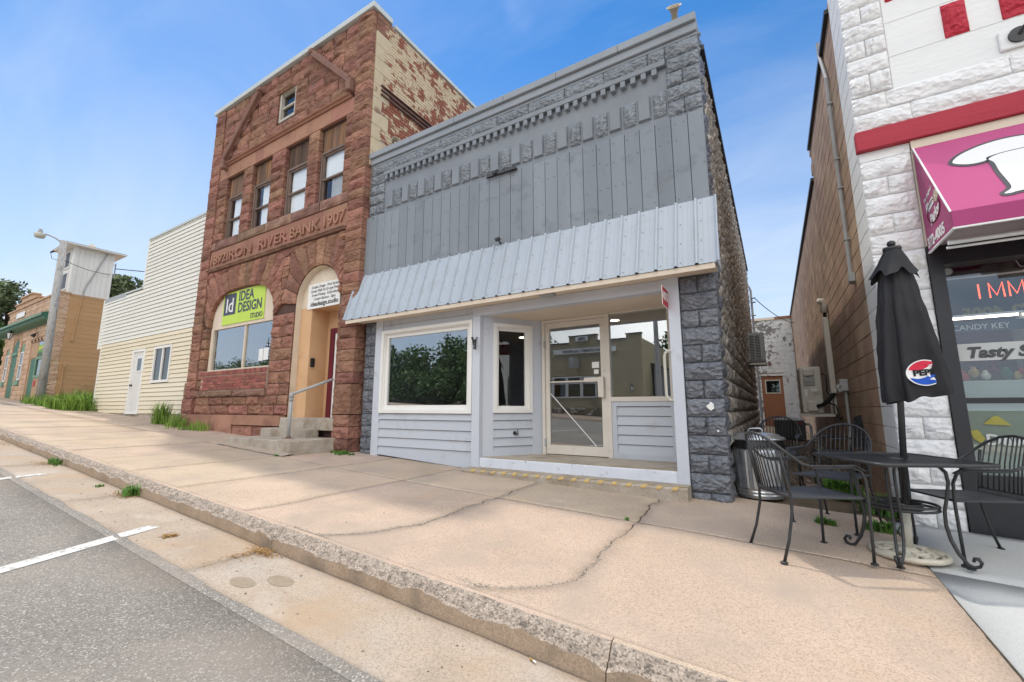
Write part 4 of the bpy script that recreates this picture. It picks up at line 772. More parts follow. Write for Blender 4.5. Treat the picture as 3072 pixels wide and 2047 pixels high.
# inscription band
xb = [-12.3, -11.42, -10.95, -8.05, -7.62, -6.86]; smooth_run([-12.3, -11.43, -9.95, -7.66, -6.86], 4.825, 5.33, YB - .02, 'band_stone')
for a, b in ((-12.32, -9.6), (-9.6, -6.88)):
    mb = MB(); mb.prism([(0, 4.755), (-.045, 4.76), (-.06, 4.785), (-.085, 4.80), (-.085, 4.818), (0, 4.824)], lambda p, q: (a, YB - .02 + p, q), lambda p, q: (b, YB - .02 + p, q)); mb.build('moulding', 'sandstone_dark', stone_w)
def inscr(s, x, w, z=4.945):
    me = text_mesh(s, .335, .022, offset=.004, align='LEFT'); xs = [v.co.x for v in me.vertices]; k = w / (max(xs) - min(xs)); x0 = min(xs)
    for v in me.vertices: v.co.x = (v.co.x - x0) * k
    me.transform(wallM(x, YB - .036, z)); me.materials.clear(); me.materials.append(MATS['sandstone_smooth']); o = link(bpy.data.objects.new('carved_lettering', me)); setpar(o, stone_w)
inscr('1892', -12.20, .74); inscr('IRON', -11.40, 1.12); inscr('RIVER', -9.98, 1.12); inscr('BANK', -8.74, 1.03); inscr('1907', -7.57, .66)
# arches
def arch_curve(cx, hw, zs, rise, p, n):
    out = []
    for i in range(n + 1):
        t = math.pi * i / n; c_, s_ = math.cos(t), math.sin(t)
        out.append((cx - hw * math.copysign(abs(c_) ** (2 / p), c_), zs + rise * abs(s_) ** (2 / p)))
    return out
def resample(P, n):
    d = [0]
    for a, b in zip(P[:-1], P[1:]): d.append(d[-1] + math.dist(a, b))
    return [(float(np.interp(d[-1] * i / n, d, [p[0] for p in P])), float(np.interp(d[-1] * i / n, d, [p[1] for p in P]))) for i in range(n + 1)]
WA = arch_curve(-10.61, 1.42, 3.28, .87, 2.75, 60); DA = arch_curve(-7.665, .715, 3.45, .72, 2.0, 40)
def ring(P, n, fan, L, xmin, xmax):
    I = resample(P, n); O = []
    for (x, z) in I:
        dx, dz = x - fan[0], z - fan[1]; q = math.hypot(dx, dz); dx /= q; dz /= q; l = L * random.uniform(.92, 1.08); t = l
        if dz > .05: t = max(l if dz < .75 else 0, 0); t = (4.75 - z) / dz if dz > .80 else min(l, (4.75 - z) / dz)
        if dx < 0 and x + dx * t < xmin: t = max(.03, (xmin - x) / dx)
        if dx > 0 and x + dx * t > xmax: t = max(.03, (xmax - x) / dx)
        O.append((x + dx * t, z + dz * t))
    for i in range(n):
        mb = MB(); quadstone(mb, I[i], I[i + 1], O[i + 1], O[i], YB, .07, .14, nu=4, nv=7, gap=.02); mb.build('voussoir', 'sandstone', stone_w)
    return I, O
random.seed(21)
WI, WO = ring(WA, 17, (-10.61, 2.2), .46, -12.29, -8.9); DI, DO = ring(DA, 11, (-7.665, 3.35), .55, -8.95, -6.87)
def outx(O, z, side):
    pts = sorted([(p[1], p[0]) for p in (O[:len(O) // 2 + 1] if side < 0 else O[len(O) // 2:])]); return float(np.interp(z, [p[0] for p in pts], [p[1] for p in pts]))
zs = [3.28, 3.56, 3.84, 4.10, 4.36, 4.56, 4.752]
for a, b in zip(zs[:-1], zs[1:]):
    for fl, fr in ((lambda z: -12.3, lambda z: outx(WO, z, -1)), (lambda z: outx(WO, z, 1), lambda z: outx(DO, z, -1)), (lambda z: outx(DO, z, 1), lambda z: -6.862)):
        l0, l1, r0, r1 = fl(a), fl(b), fr(a), fr(b)
        if r0 - l0 < .04 and r1 - l1 < .04: continue
        r0 = max(r0, l0 + .005); r1 = max(r1, l1 + .005); parts = 2 if max(r0 - l0, r1 - l1) > .85 else 1; f = random.uniform(.35, .65)
        for k in range(parts):
            u0, u1 = (0, 1) if parts == 1 else ((0, f) if k == 0 else (f, 1)); mb = MB()
            quadstone(mb, (l0 + (r0 - l0) * u0, a), (l0 + (r0 - l0) * u1, a), (l1 + (r1 - l1) * u1, b), (l1 + (r1 - l1) * u0, b), YB, .065, .2, gap=.02); mb.build('stone', 'sandstone', stone_w)
# below the springing
courses(-12.3, -12.04, 1.72, 3.28, .26, wmin=.25, wmax=.3); courses(-9.18, -8.385, 1.57, 3.28, .245, wmin=.3, wmax=.62); courses(-6.945, -6.862, 1.13, 3.28, .3, wmin=.05, wmax=.3)
x = -12.28
for w in (.62, 1.18, 1.3): b = min(-9.10, x + w); stone(x, b, 1.57, 1.72, YB - .05, .05, 'sandstone_dark', 'ledge_stone', nu=9); x = b
courses(-12.3, -8.40, 1.165, 1.57, .20, wmin=.45, wmax=.85, proj=.06)
smooth_run([-12.75, -11.5, -10.3], .62, 1.16, YB - .10, 'plinth_stone', d=.3); smooth_run([-10.3, -8.45], .945, 1.16, YB - .12, 'plinth_stone', d=.3)
for a, b in ((-10.3, -9.5), (-9.5, -8.8), (-8.8, -8.45)): stone(a, b, .60, .94, YB - .06, .05)
MB().cbox(-8.45, -6.8, YB - .11, YB + .3, .90, 1.12, .01).build('threshold', 'concrete_step', stone_w)
# corner pilasters of quoins
for x0, x1, zb in ((-12.78, -12.28, 1.16), (-6.86, -6.385, .55)):
    z = zb; first = True
    while z < 9.40:
        h = .38 if (first and x0 < -10) else (.30 if z > 5.0 else random.choice((.22, .25, .28)))
        if x0 > -8: h = {0: .21}.get(int(z < .7), h); h = .55 if 1.1 < z < 1.2 else h
        h = min(h, 9.428 - z); big = .10 if z < 1.45 else 0.0
        stone(x0 - (big * .4 if x0 < -8 else 0), x1, z, z + h, YB - .035 - big * .4, .06, 'sandstone', 'quoin', back=.30, nu=5); z += h; first = False
stone(-12.9, -12.79, 1.2, 1.95, YB - .02, .05, 'sandstone_dark')
# coping and raking sign brackets
cp = empty('coping', (-9.6, 5.1, 9.5), parent=bk)
for a, b in ((-12.85, -10.45), (-10.45, -9.02), (-9.02, -6.34)): MB().cbox(a + .002, b - .002, YB - .10, YB + .42, 9.43, 9.555, .006).build('coping_length', 'coping_metal', cp)
MB().cbox(-6.60, -6.345, YB + .50, 14, 9.40, 9.49, .006).build('coping_length', 'coping_metal', cp)
for (xa, za, xb_, zb_) in ((-10.45, 9.20, -11.95, 7.80), (-8.33, 9.26, -6.95, 7.98)):
    mb = MB(); mb.bar((xa, YB - .12, za), (xb_, YB - .12, zb_), .11, .08, (0, -1, 0)); mb.bar((xa, YB - .145, za + .04), (xb_, YB - .145, zb_ + .04), .08, .04, (0, -1, 0)); mb.cbox(xb_ - .07, xb_ + .07, YB - .17, YB, zb_ - .26, zb_ + .02, .02); mb.cbox(xa - .07, xa + .07, YB - .19, YB, za - .03, za + .07, .015); mb.build('raking_bracket', 'brown_paint', bk)
# upper sash windows
def sash(x0, x1, z0, zm, zt, zp, y, par, blind_lo, torn):
    w = empty('window', ((x0 + x1) / 2, y, z0), parent=par); mb = MB(); frame(mb, x0, x1, z0, zp, y, y + .1, .045); mb.box(x0, x1, y + .02, y + .08, zp, zp + .03)
    frame(mb, x0 + .045, x1 - .045, zm - .02, zp - .045, y + .025, y + .065, .035); frame(mb, x0 + .045, x1 - .045, z0 + .045, zm + .02, y + .045, y + .085, .035); mb.build('sash_frame', 'old_frame', w)
    MB().box(x0 + .08, x1 - .08, y + .052, y + .055, zm + .015, zp - .08).build('pane', 'glass_old', w); MB().box(x0 + .08, x1 - .08, y + .067, y + .07, z0 + .08, zm - .015).build('pane', 'glass_old', w)
    k = 5; pw = (x1 - x0 - .02) / k
    for i in range(k): MB().cbox(x0 + .01 + i * pw + .002, x0 + .01 + (i + 1) * pw - .002, y + .02 + random.uniform(-.004, .004), y + .05, zp + .03, zt, .003).build('plank', 'old_plank', w)
    mb = MB(); n = 14; vs = []
    for i in range(n + 1):
        z = z0 + .05 + (zp - .1 - z0) * i / n; e = (torn * (x1 - x0) + .02 * fbm(z * 9, x0, 1)) if torn else .05; vs += [(x0 + e + .04, y + .092, z), (x1 - .05, y + .092, z)]
    lo = 0 if blind_lo else n // 2
    mb.add(vs, [(2 * i, 2 * i + 1, 2 * i + 3, 2 * i + 2) for i in range(lo, n)]); mb.build('blind', 'blind_white', w)
    if not blind_lo: MB().box(x0 + .3, x1 - .05, y + .093, y + .095, z0 + .05, (z0 + zp) / 2).build('curtain', 'curtain', w)
    return w
for (a, b, bl, t) in ((-11.85, -11.04, True, .16), (-10.62, -9.79, True, .28), (-9.22, -8.36, True, .06), (-7.97, -7.11, False, .03)): sash(a + .005, b - .005, 5.56, 6.13, 7.295, 6.75, YB + .055, bk, bl, t)
MB().box(-12.5, -6.6, YB + .45, YB + .48, 5.3, 7.5).build('dark_backing', 'dark_room', bk)
gw = empty('window', (-9.4, YB, 8.1), parent=bk); mb = MB(); frame(mb, -9.74, -9.05, 8.11, 8.93, YB + .02, YB + .14, .07); mb.box(-9.67, -9.12, YB + .06, YB + .1, 8.48, 8.53); mb.box(-9.67, -9.12, YB + .06, YB + .12, 8.83, 8.86); mb.build('window_frame', 'grey_wood', gw)
for i in range(3): MB().box(-9.50 + i * .13, -9.38 + i * .13, YB + .15, YB + .17, 8.56 - .03 * i, 8.80).build('plank', 'old_plank', gw)
MB().box(-9.8, -9.0, YB + .30, YB + .31, 8.0, 9.0).build('dark_backing', 'dark_room', gw)
MB().box(-9.67, -9.12, YB + .10, YB + .103, 8.18, 8.86).build('pane', 'glass_dark', gw)
# arched shop window
aw2 = empty('shop_window', (-10.6, 5.2, 2.2), parent=bk); YW = 5.215
mb = MB(); pts = [(x, z) for x, z in WA if z >= 3.28]; vs = [(x, YW, z) for x, z in pts]; mb.add(vs, [tuple(range(len(vs)))]); mb.build('tympanum', 'cream_paint', aw2)
mb = MB(); mb.box(-12.03, -11.92, YW - .01, YW + .08, 2.18, 3.28); mb.box(-9.24, -9.185, YW - .01, YW + .08, 2.18, 3.28); mb.box(-11.92, -9.24, YW - .01, YW + .08, 3.235, 3.285); mb.box(-11.92, -9.24, YW - .02, YW + .08, 2.18, 2.225); mb.box(-10.47, -10.42, YW, YW + .06, 2.225, 3.235); mb.build('window_frame', 'cream_paint', aw2)
for a, b in ((-11.92, -10.47), (-10.42, -9.24)): MB().box(a, b, YW + .03, YW + .034, 2.225, 3.235).build('pane', 'glass', aw2)
for a, b, z0 in ((-9.82, -9.65, 2.35), (-9.63, -9.44, 2.36)): MB().box(a, b, YW + .024, YW + .028, z0, z0 + .27).build('notice', 'white_print', aw2)
mb = MB(); mb.box(-12.1, -9.1, 7.4, 7.5, 1.9, 4.4); mb.box(-12.1, -9.1, 5.5, 7.5, 1.9, 2.0); mb.build('display_recess', 'dark_room', aw2)
sg = empty('shop_sign', (-10.6, YW, 3.3), parent=bk); mb = MB(); mb.box(-11.55, -9.70, YW - .018, YW - .004, 3.315, 4.12); mb.build('panel', 'lime_sign', sg)
mb = MB(); mb.add([(-11.50, YW - .021, 3.55), (-10.95, YW - .021, 3.55), (-10.95, YW - .021, 4.05), (-10.98, YW - .021, 4.08), (-11.47, YW - .021, 4.08), (-11.50, YW - .021, 4.05)], [tuple(range(6))]); mb.build('logo_square', 'navy_sign', sg)
text('Id', .50, 'white_print', wallM(-11.225, YW - .024, 3.62), sg, align='CENTER', offset=.004)
text('IDEA', .335, 'navy_sign', wallM(-10.84, YW - .022, 3.85), sg, offset=.008, xs=.92); text('DESIGN', .335, 'navy_sign', wallM(-10.84, YW - .022, 3.57), sg, offset=.008, xs=.90); text('STUDIO', .165, 'navy_sign', wallM(-10.25, YW - .022, 3.365), sg, offset=.003, xs=.86)
# red brick panel under the window
br = empty('brick_panel', (-10.6, 5.15, 1.74), parent=bk); MB().box(-12.06, -9.19, YB - .028, YB + .2, 1.725, 2.185).build('mortar', 'mortar_pale', br)
bm_ = MB().cbox(-.098, .098, -.05, .05, -.028, .028, .003).mesh('brick', 'red_brick'); bs = MB().cbox(-.028, .028, -.05, .05, -.045, .045, .003).mesh('brick', 'red_brick')
for r_ in range(5):
    x = -12.05 + (.1 if r_ % 2 else 0.0)
    while x < -9.25: inst('brick', bm_, None, br, (min(x + .1, -9.295), YB + .006 + random.uniform(-.002, .002), 1.762 + r_ * .066)); x += .207
x = -12.03
while x < -9.2: inst('brick', bs, None, br, (x, YB - .004, 2.125)); x += .0665
# doorway: cream reveal, tympanum with sign, peach lobby
dw = empty('doorway', (-7.66, 5.3, 1.12), parent=bk); YT = 5.262
DI_ = arch_curve(-7.665, .700, 3.45, .705, 2.0, 40); P = [(-8.365, 1.12)] + DI_ + [(-6.965, 1.12)]; mb = MB(); mb.add([(x, y, z) for y in (YB - .004, YT + .02) for x, z in P], [(i, i + 1, len(P) + i + 1, len(P) + i) for i in range(len(P) - 1)]); mb.build('reveal', 'cream_paint', dw)
mb = MB(); pts = [p for p in DA if p[1] >= 3.40]; pts = [(-8.38, 3.36)] + pts + [(-6.95, 3.36)]; mb.add([(x, YT, z) for x, z in pts], [tuple(range(len(pts)))]); mb.build('tympanum', 'cream_paint', dw)
MB().box(-8.38, -8.0, YT, YT + .03, 1.12, 3.36).build('jamb', 'peach_paint', dw)
mb = MB(); mb.box(-8.05, -8.0, YT + .03, 5.66, 1.10, 3.36); mb.box(-8.0, -6.93, 5.66, 5.70, 2.95, 3.36); mb.box(-8.0, -7.83, 5.66, 5.70, 1.10, 2.95); mb.box(-8.0, -6.93, YT + .03, 5.70, 3.33, 3.38); mb.box(-6.95, -6.90, YT, 5.70, 1.1, 3.36); mb.build('lobby_wall', 'peach_paint', dw)
MB().box(-8.05, -6.9, YB + .3, 5.70, 1.06, 1.115).build('lobby_floor', 'concrete_step', dw)
mb = MB(); mb.box(-7.83, -7.70, 5.60, 5.665, 1.115, 2.95); mb.box(-7.70, -6.95, 5.60, 5.665, 2.85, 2.95); mb.build('door_frame', 'maroon', dw)
MB().box(-7.70, -6.97, 5.63, 5.67, 1.12, 2.85).build('door', 'white_print', dw); MB().cbox(-8.0, -7.96, 5.30, 5.38, 2.13, 2.31, .004).build('mailbox', 'black', dw)
sg = empty('services_sign', (-7.6, YT, 3.3), parent=bk); MB().box(-8.15, -7.03, YT - .018, YT - .003, 3.32, 3.84).build('panel', 'white_print', sg)
for i, (t, s) in enumerate((('Graphic Design - Print Service', .088), ('Canvas Wall Art & Large Prints', .088), ('Screen Printing - Embroidery', .088), ('Custom Banners - Signs', .088))): text(t, s, 'ink', wallM(-7.60, YT - .0205, 3.745 - i * .085), sg, align='CENTER', xs=.82)
text('ideadesign.studio', .135, 'ink', wallM(-7.60, YT - .0205, 3.37), sg, align='CENTER', offset=.003, xs=.95)
# painted brick flank above the storefront roof
MB().box(-6.6, -6.40, YB + .1, YB + .62, 9.0, 9.428).build('wall_cap', 'sandstone', bk)
fl = empty('flank_wall', (-6.39, 7, 6), parent=bk); cells = []; z = 5.3; row = 0
fq = MB().cbox(-.5, .5, -.5, .5, -.5, .5, .02).mesh('quoin', 'cream_stone')
k = 0; zq = 6.0; edges = []
while zq < 9.35:
    w = .40 if k % 2 else .22; mt = 'cream_stone' if zq < 9.0 else 'sandstone'
    inst('quoin', fq, mt, fl, (-6.402, YB + .23 + w / 2 - .19, zq + min(.148, (9.42 - zq) / 2)), (.06, w, min(.292, 9.42 - zq))); edges.append((zq, zq + .3, YB + .04 + w)); zq += .30; k += 1
bme = MB().cbox(-.5, .5, -.5, .5, -.5, .5, .03).mesh('brick', 'cream_brick'); cells = []
while z < 9.36:
    y0 = YB + .27
    for a, b, e in edges:
        if a <= z < b: y0 = e + .004
    y = y0 - (.1 if row % 2 else 0)
    while y < 10.5:
        a = max(y, y0); b = y + .2
        if b - a > .03: cells.append((a, b, z))
        y += .207
    z += .0715; row += 1
def vis(c_):                                             # nearest visible bricks first
    y, z = c_[0], c_[2]; return (y - 5.3) * 1.0 - (z - 6.6) * .35 + (50 if z < 6.35 + (y - 5.3) * .42 else 0) + (50 if z > 9.3 else 0)
cells.sort(key=vis); st_ = MB()
for i, (a, b, z) in enumerate(cells):
    d = random.uniform(0, .006)
    if i < 290: inst('brick', bme, None, fl, (-6.408 + d, (a + b) / 2, z + .031), (.05, b - a, .062))
    elif z > 6.0: st_.box(-6.43, -6.384 + d, a, b, z, z + .062)
st_.build('brick_courses', 'cream_brick_stuff', fl, kind='stuff')
MB().box(-6.43, -6.394, YB + .1, 14, 5.2, 9.40).build('mortar', 'mortar_pale', fl)
mb = MB(); mb.box(-6.38, -6.33, 5.34, 8.2, 7.72, 7.74); mb.box(-6.385, -6.375, 5.34, 8.2, 7.64, 7.82); mb.box(-6.38, -6.33, 5.34, 8.2, 7.62, 7.64); mb.box(-6.38, -6.33, 5.34, 8.2, 7.82, 7.84); mb.tube([(-6.37, 5.9, 7.73), (-6.335, 5.9, 7.73)], .025, 8); mb.build('steel_beam', 'rust_steel', fl)
# entrance steps and handrail
sp = empty('entrance_steps', (-7.6, 4.6, .6), label='pair of worn concrete entrance steps below the arched bank doorway', cat='steps')
def slabstep(name, x0, x1, y0, y1, z0, z1):
    bm = bmesh.new(); bmesh.ops.create_grid(bm, x_segments=16, y_segments=8, size=.5)
    mb = MB(); n = 18; P = [(x0, y1)] + [(x0, y1 + (y0 - y1) * i / 6) for i in range(1, 6)] + [(x0 + (x1 - x0) * i / n, y0) for i in range(n + 1)] + [(x1, y0 + (y1 - y0) * i / 6) for i in range(1, 7)]; m = len(P); bm.free()
    def j(x, y, z, s): return (x + s * fbm(x * 7, y * 7, z * 7) * .012, y + s * fbm(x * 7 + 9, y * 7, z * 7) * .012, z)
    L = [(0, z0, 1), (0, (z0 + z1) / 2, 1), (0, z1 - .012, 1), (.012, z1, .5)]; vs = []
    for ins, z, s in L:
        for x, y in P: cx, cy = (x0 + x1) / 2, (y0 + y1) / 2; vs.append(j(x + (ins if x < cx else -ins), y + (ins if y <= y0 + 1e-6 else 0), z, s))
    fs = [(l * m + i, l * m + i + 1, (l + 1) * m + i + 1, (l + 1) * m + i) for l in range(3) for i in range(m - 1)] + [tuple(3 * m + i for i in range(m))]
    mb.add(vs, fs); return mb.build(name, 'concrete_step', sp)
slabstep('step', -8.60, -6.70, 4.20, 5.03, .40, .78); slabstep('step', -8.62, -7.19, 4.77, 5.03, .76, .925)
mb = MB(); n = 12; mb.add([(-8.7 + 2.05 * i / n, 4.2 - .16 - .05 * fbm(i * .7, 0, 0), Gs(-8.7 + 2.05 * i / n, 4.04) + .008) for i in range(n + 1)] + [(-8.7 + 2.05 * i / n, 4.23, Gs(-8.7 + 2.05 * i / n, 4.2) + .035) for i in range(n + 1)], [(i, i + 1, n + 2 + i, n + 1 + i) for i in range(n)]); mb.build('mortar_skirt', 'concrete_gutter', sp)
hr = empty('handrail', (-7.35, 4.55, .78), label='grey pipe handrail rising from the bank steps to the doorway', cat='handrail')
mb = MB(); mb.tube([(-7.34, 4.55, .77), (-7.34, 4.55, 1.55)], .028, 10); mb.tube([(-7.34, 4.55, 1.545), (-6.98, 5.12, 1.84)], .026, 10); mb.build('rail', 'unit_grey', hr, smooth=True)
mb = MB(); mb.lathe([(.04, 0), (.042, .05), (.034, .075), (.0, .08)], 10, (-7.34, 4.55, 1.49)); mb.lathe([(.034, -.02), (.036, .03), (.034, .05)], 10, (-7.34, 4.55, 1.45)); mb.build('elbow_fitting', 'unit_grey', hr, smooth=True)
mb = MB(); mb.cbox(-7.41, -7.27, 4.48, 4.62, .775, .79, .004); mb.lathe([(.045, 0), (.04, .03)], 10, (-7.34, 4.55, .785)); mb.build('base_plate', 'rust_steel', hr)
random.seed(5)
# ================================================================ cream siding building
sbg = empty('siding_building', (-17, 5.4, 1.0), label='low cream vinyl-sided building with stepped top left of the bank', cat='building'); YS = 5.30
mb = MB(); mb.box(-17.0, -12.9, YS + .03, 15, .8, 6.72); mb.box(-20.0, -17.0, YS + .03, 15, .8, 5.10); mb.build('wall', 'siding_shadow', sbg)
mb = MB(); mb.box(-19.9, -12.95, YS + .012, YS + .03, .7, 1.16); mb.build('foundation', 'concrete_step', sbg)
def vlap(x0, x1, z0, h, y, par, mat, t=.022): 
    mb = MB(); mb.add([(x0, y - t, z0), (x1, y - t, z0), (x1, y - .001, z0 + h - .010), (x0, y - .001, z0 + h - .010), (x0, y + .01, z0), (x1, y + .01, z0)], [(0, 1, 2, 3), (4, 5, 1, 0), (3, 0, 4), (1, 2, 5)]); return mb.build('siding_course', mat, par)
z = 1.155; hh = .1225; DX0, DX1, DZ1 = -17.1, -16.17, 3.10; WX0, WX1, WZ0, WZ1 = -15.50, -14.36, 2.03, 3.09
while z < 6.72:
    top = min(hh, 6.72 - z); up = z + hh * .5 > 3.38; mat = 'cream_siding' if z + .06 < 3.52 else 'pale_siding'; xl = -20.35 if up else -20.0
    if z > 4.95 + .1: xl = -17.02
    segs = [(xl, -12.9)]
    if z + hh * .5 < DZ1: segs = [(xl, DX0), (DX1, -12.9)]
    if WZ0 < z + hh * .5 < WZ1: segs = [(xl, DX0), (DX1, WX0), (WX1, -12.9)]
    for a, b in segs: vlap(a, b, z, top, YS - (.06 if up and xl < -20.1 else 0) * 0, sbg, mat)
    z += hh
for q in ((-20.40, -20.33, YS - .022, YS + .02, 3.36, 5.14), (-20.05, -19.98, YS - .02, YS + .02, 1.12, 3.38), (-17.06, -16.99, YS - .022, YS + .02, 5.12, 6.74)): MB().box(*q).build('corner_trim', 'white_vinyl', sbg)
mb = MB(); mb.box(-20.37, -20.0, YS - .01, 15, 3.37, 5.0); mb.build('overhang', 'pale_siding', sbg)
mb = MB(); mb.box(-17.05, -12.9, YS - .03, YS + .3, 6.72, 6.78); mb.box(-18.45, -17.0, YS - .03, YS + .3, 5.10, 5.155); mb.box(-20.40, -18.45, YS + .01, YS + .3, 5.15, 5.19); mb.build('roof_edge', 'coping_metal', sbg)
mb = MB(); x = -20.36
while x < -18.45: mb.cbox(x, x + .14, YS - .012, YS + .02, 4.93, 5.17, .006); x += .15
mb.build('metal_flashing', 'unit_grey', sbg)
dd = empty('door', (-16.6, 5.3, 1.18), parent=sbg); mb = MB(); mb.box(DX0, DX0 + .09, YS - .03, YS + .04, 1.16, 3.10); mb.box(DX1 - .09, DX1, YS - .03, YS + .04, 1.16, 3.10); mb.box(DX0 + .09, DX1 - .09, YS - .03, YS + .04, 3.03, 3.10); mb.box(DX0, DX1, YS - .05, YS + .04, 1.13, 1.165); mb.build('door_frame', 'white_vinyl', dd)
mb = MB(); mb.box(DX0 + .09, DX1 - .09, YS + .005, YS + .03, 1.165, 3.03); mb.build('door_leaf', 'tower_white', dd); mb = MB(); frame(mb, -16.76, -16.36, 2.40, 2.86, YS - .008, YS + .006, .04); mb.build('light_frame', 'white_vinyl', dd); MB().box(-16.72, -16.40, YS - .002, YS + .002, 2.44, 2.82).build('pane', 'glass_dark', dd)
mb = MB(); mb.tube([(-16.94, YS + .0, 2.0), (-16.94, YS - .06, 2.0)], .03, 8); mb.build('door_knob', 'black_metal', dd)
ww = empty('window', (-14.9, 5.3, 2.05), parent=sbg); mb = MB(); frame(mb, WX0, WX1, WZ0, WZ1, YS - .04, YS + .03, .07); mb.box(-14.98, -14.91, YS - .03, YS + .03, WZ0 + .07, WZ1 - .07); mb.build('window_frame', 'white_vinyl', ww)
MB().box(WX0 + .07, -14.98, YS - .005, YS, WZ0 + .07, WZ1 - .07).build('pane', 'glass_dark', ww); MB().box(-14.91, WX1 - .07, YS + .005, YS + .01, WZ0 + .07, WZ1 - .07).build('pane', 'glass_dark', ww)
MB().box(WX0 + .07, WX1 - .07, YS + .022, YS + .026, WZ0 + .07, WZ1 - .07).build('shade', 'curtain', ww)
# ================================================================ tan hall with tower
th = empty('tan_hall', (-30, 5.4, 1.7), label='tan painted block hall with green cornice and white roof tower', cat='building'); YT2 = 5.30; XC = -26.0
mb = MB(); mb.box(-34.6, XC, YT2 + .03, 16, 1.0, 6.25); mb.box(-33.6, -29.6, YT2 + .03, YT2 + .3, 6.25, 6.55); mb.box(-32.7, -30.6, YT2 + .03, YT2 + .3, 6.55, 6.85); mb.build('wall', 'tan_paint', th)
MB().box(XC, XC + .03, YT2 + .30, 16, 1.0, 6.22).build('flank', 'tan_wall', th)
mb = MB(); mb.box(XC + .03, XC + .042, YT2 + .3, 16, 6.12, 6.2)
z = 1.5
while z < 6.1:
    mb.box(XC + .026, XC + .036, YT2 + .3, 12, z, z + .012); z += .203
mb.build('bed_joints', 'tan_wall', th)
OPEN = [(-29.25, -26.95, 4.42), (-32.55, -31.4, 4.70), (-31.0, -30.25, 4.42), (-33.75, -33.1, 4.35)]; OB = [1.4, 1.4, 2.35, 2.4]
blks = empty('block_front', (-30, 5.3, 1.7), parent=th); z = 1.42; row = 0
while z < 6.2:
    x = -34.6 + (.3 if row % 2 else 0); zt = min(z + .235, 6.25)
    while x < XC:
        b = min(x + .6, XC); a_ = max(x, -34.6); m_ = (z + zt) / 2
        cuts = [(o[0], o[1]) for o, ob in zip(OPEN, OB) if ob < m_ < o[2]]; seg = [(a_, b)]
        for c0, c1 in cuts:
            ns_ = []
            for s0, s1 in seg:
                if c1 <= s0 or c0 >= s1: ns_.append((s0, s1)); continue
                if s0 < c0: ns_.append((s0, c0))
                if c1 < s1: ns_.append((c1, s1))
            seg = ns_
        for s0, s1 in seg:
            if s1 - s0 > .05: block('block', 'tan_block', blks, s0, s1, z, zt, YT2, .035)
        x += .6
    z += .235; row += 1
z = 1.45; row = 0
while z < 6.2: block('quoin', 'tan_block', blks, YT2 + .01, YT2 + (.3 if row % 2 else .45), z, z + .203, XC + .01, .014, R(90)); z += .203; row += 1
mb = MB(); mb.box(-34.7, XC + .06, YT2 - .06, YT2 + .32, 6.25, 6.32); mb.box(XC - .15, XC + .06, YT2 + .32, 16, 6.2, 6.27); mb.box(-33.65, -29.55, YT2 - .03, YT2 + .3, 6.55, 6.61); mb.box(-32.75, -30.55, YT2 - .03, YT2 + .3, 6.85, 6.91); mb.build('coping', 'tan_paint', th)
mb = MB(); mb.prism([(0, 4.98), (-.30, 5.06), (-.36, 5.12), (-.36, 5.22), (-.42, 5.26), (-.42, 5.33), (0, 5.48)], lambda p, q: (-36.5, YT2 + p, q), lambda p, q: (XC - .12, YT2 + p, q)); mb.build('cornice', 'green_paint', th)
MB().box(-36.5, XC - .14, YT2 - .44, YT2 - .425, 5.22, 5.30).build('gutter', 'green_pale', th)
MB().box(-32.7, -31.2, YT2 - .06, YT2 - .04, 5.78, 6.05).build('name_board', 'white_print', th)
# corner shop opening: slatted panel, green door, window with sign
sh = empty('corner_shop_front', (-28, 5.3, 1.6), parent=th); mb = MB(); mb.box(-29.25, -26.95, YT2 - .04, YT2 + .03, 4.28, 4.42); mb.box(-29.25, -29.12, YT2 - .02, YT2 + .03, 1.5, 4.28); mb.build('surround', 'tan_paint', sh)
for i in range(4): mb = MB(); xx = -28.85 + i * .5; mb.lathe([(.05, 0), (.05, .03)], 10, (0, 0, 0)); mb.build('stud', 'black', sh, xf=wallM(xx, YT2 - .06, 4.33) @ Matrix.Translation((0, 0, 0)))
x = -29.1
while x < -26.97:
    for z0, z1 in (((3.55, 4.26),) if x < -28.0 else ((1.55, 2.62),)):
        MB().box(x, x + .075, YT2, YT2 + .04, z0, z1).build('slat', 'tan_paint', sh)
    x += .1
mb = MB(); mb.box(-28.95, -28.05, YT2 + .02, YT2 + .05, 1.5, 3.52); mb.build('door', 'green_paint', sh)
mb = MB(); frame(mb, -28.0, -26.97, 2.62, 3.55, YT2 - .03, YT2 + .05, .11); mb.build('window_frame', 'green_pale', sh); MB().box(-27.89, -27.08, YT2 + .01, YT2 + .015, 2.73, 3.44).build('pane', 'glass_dark', sh)
MB().box(-28.0, -26.97, YT2 + .01, YT2 + .03, 3.60, 4.24).build('painted_sign', 'farm_sign', sh); MB().box(-27.85, -27.55, YT2 - .02, YT2 - .01, 2.25, 2.5).build('notice', 'red_sign', sh)
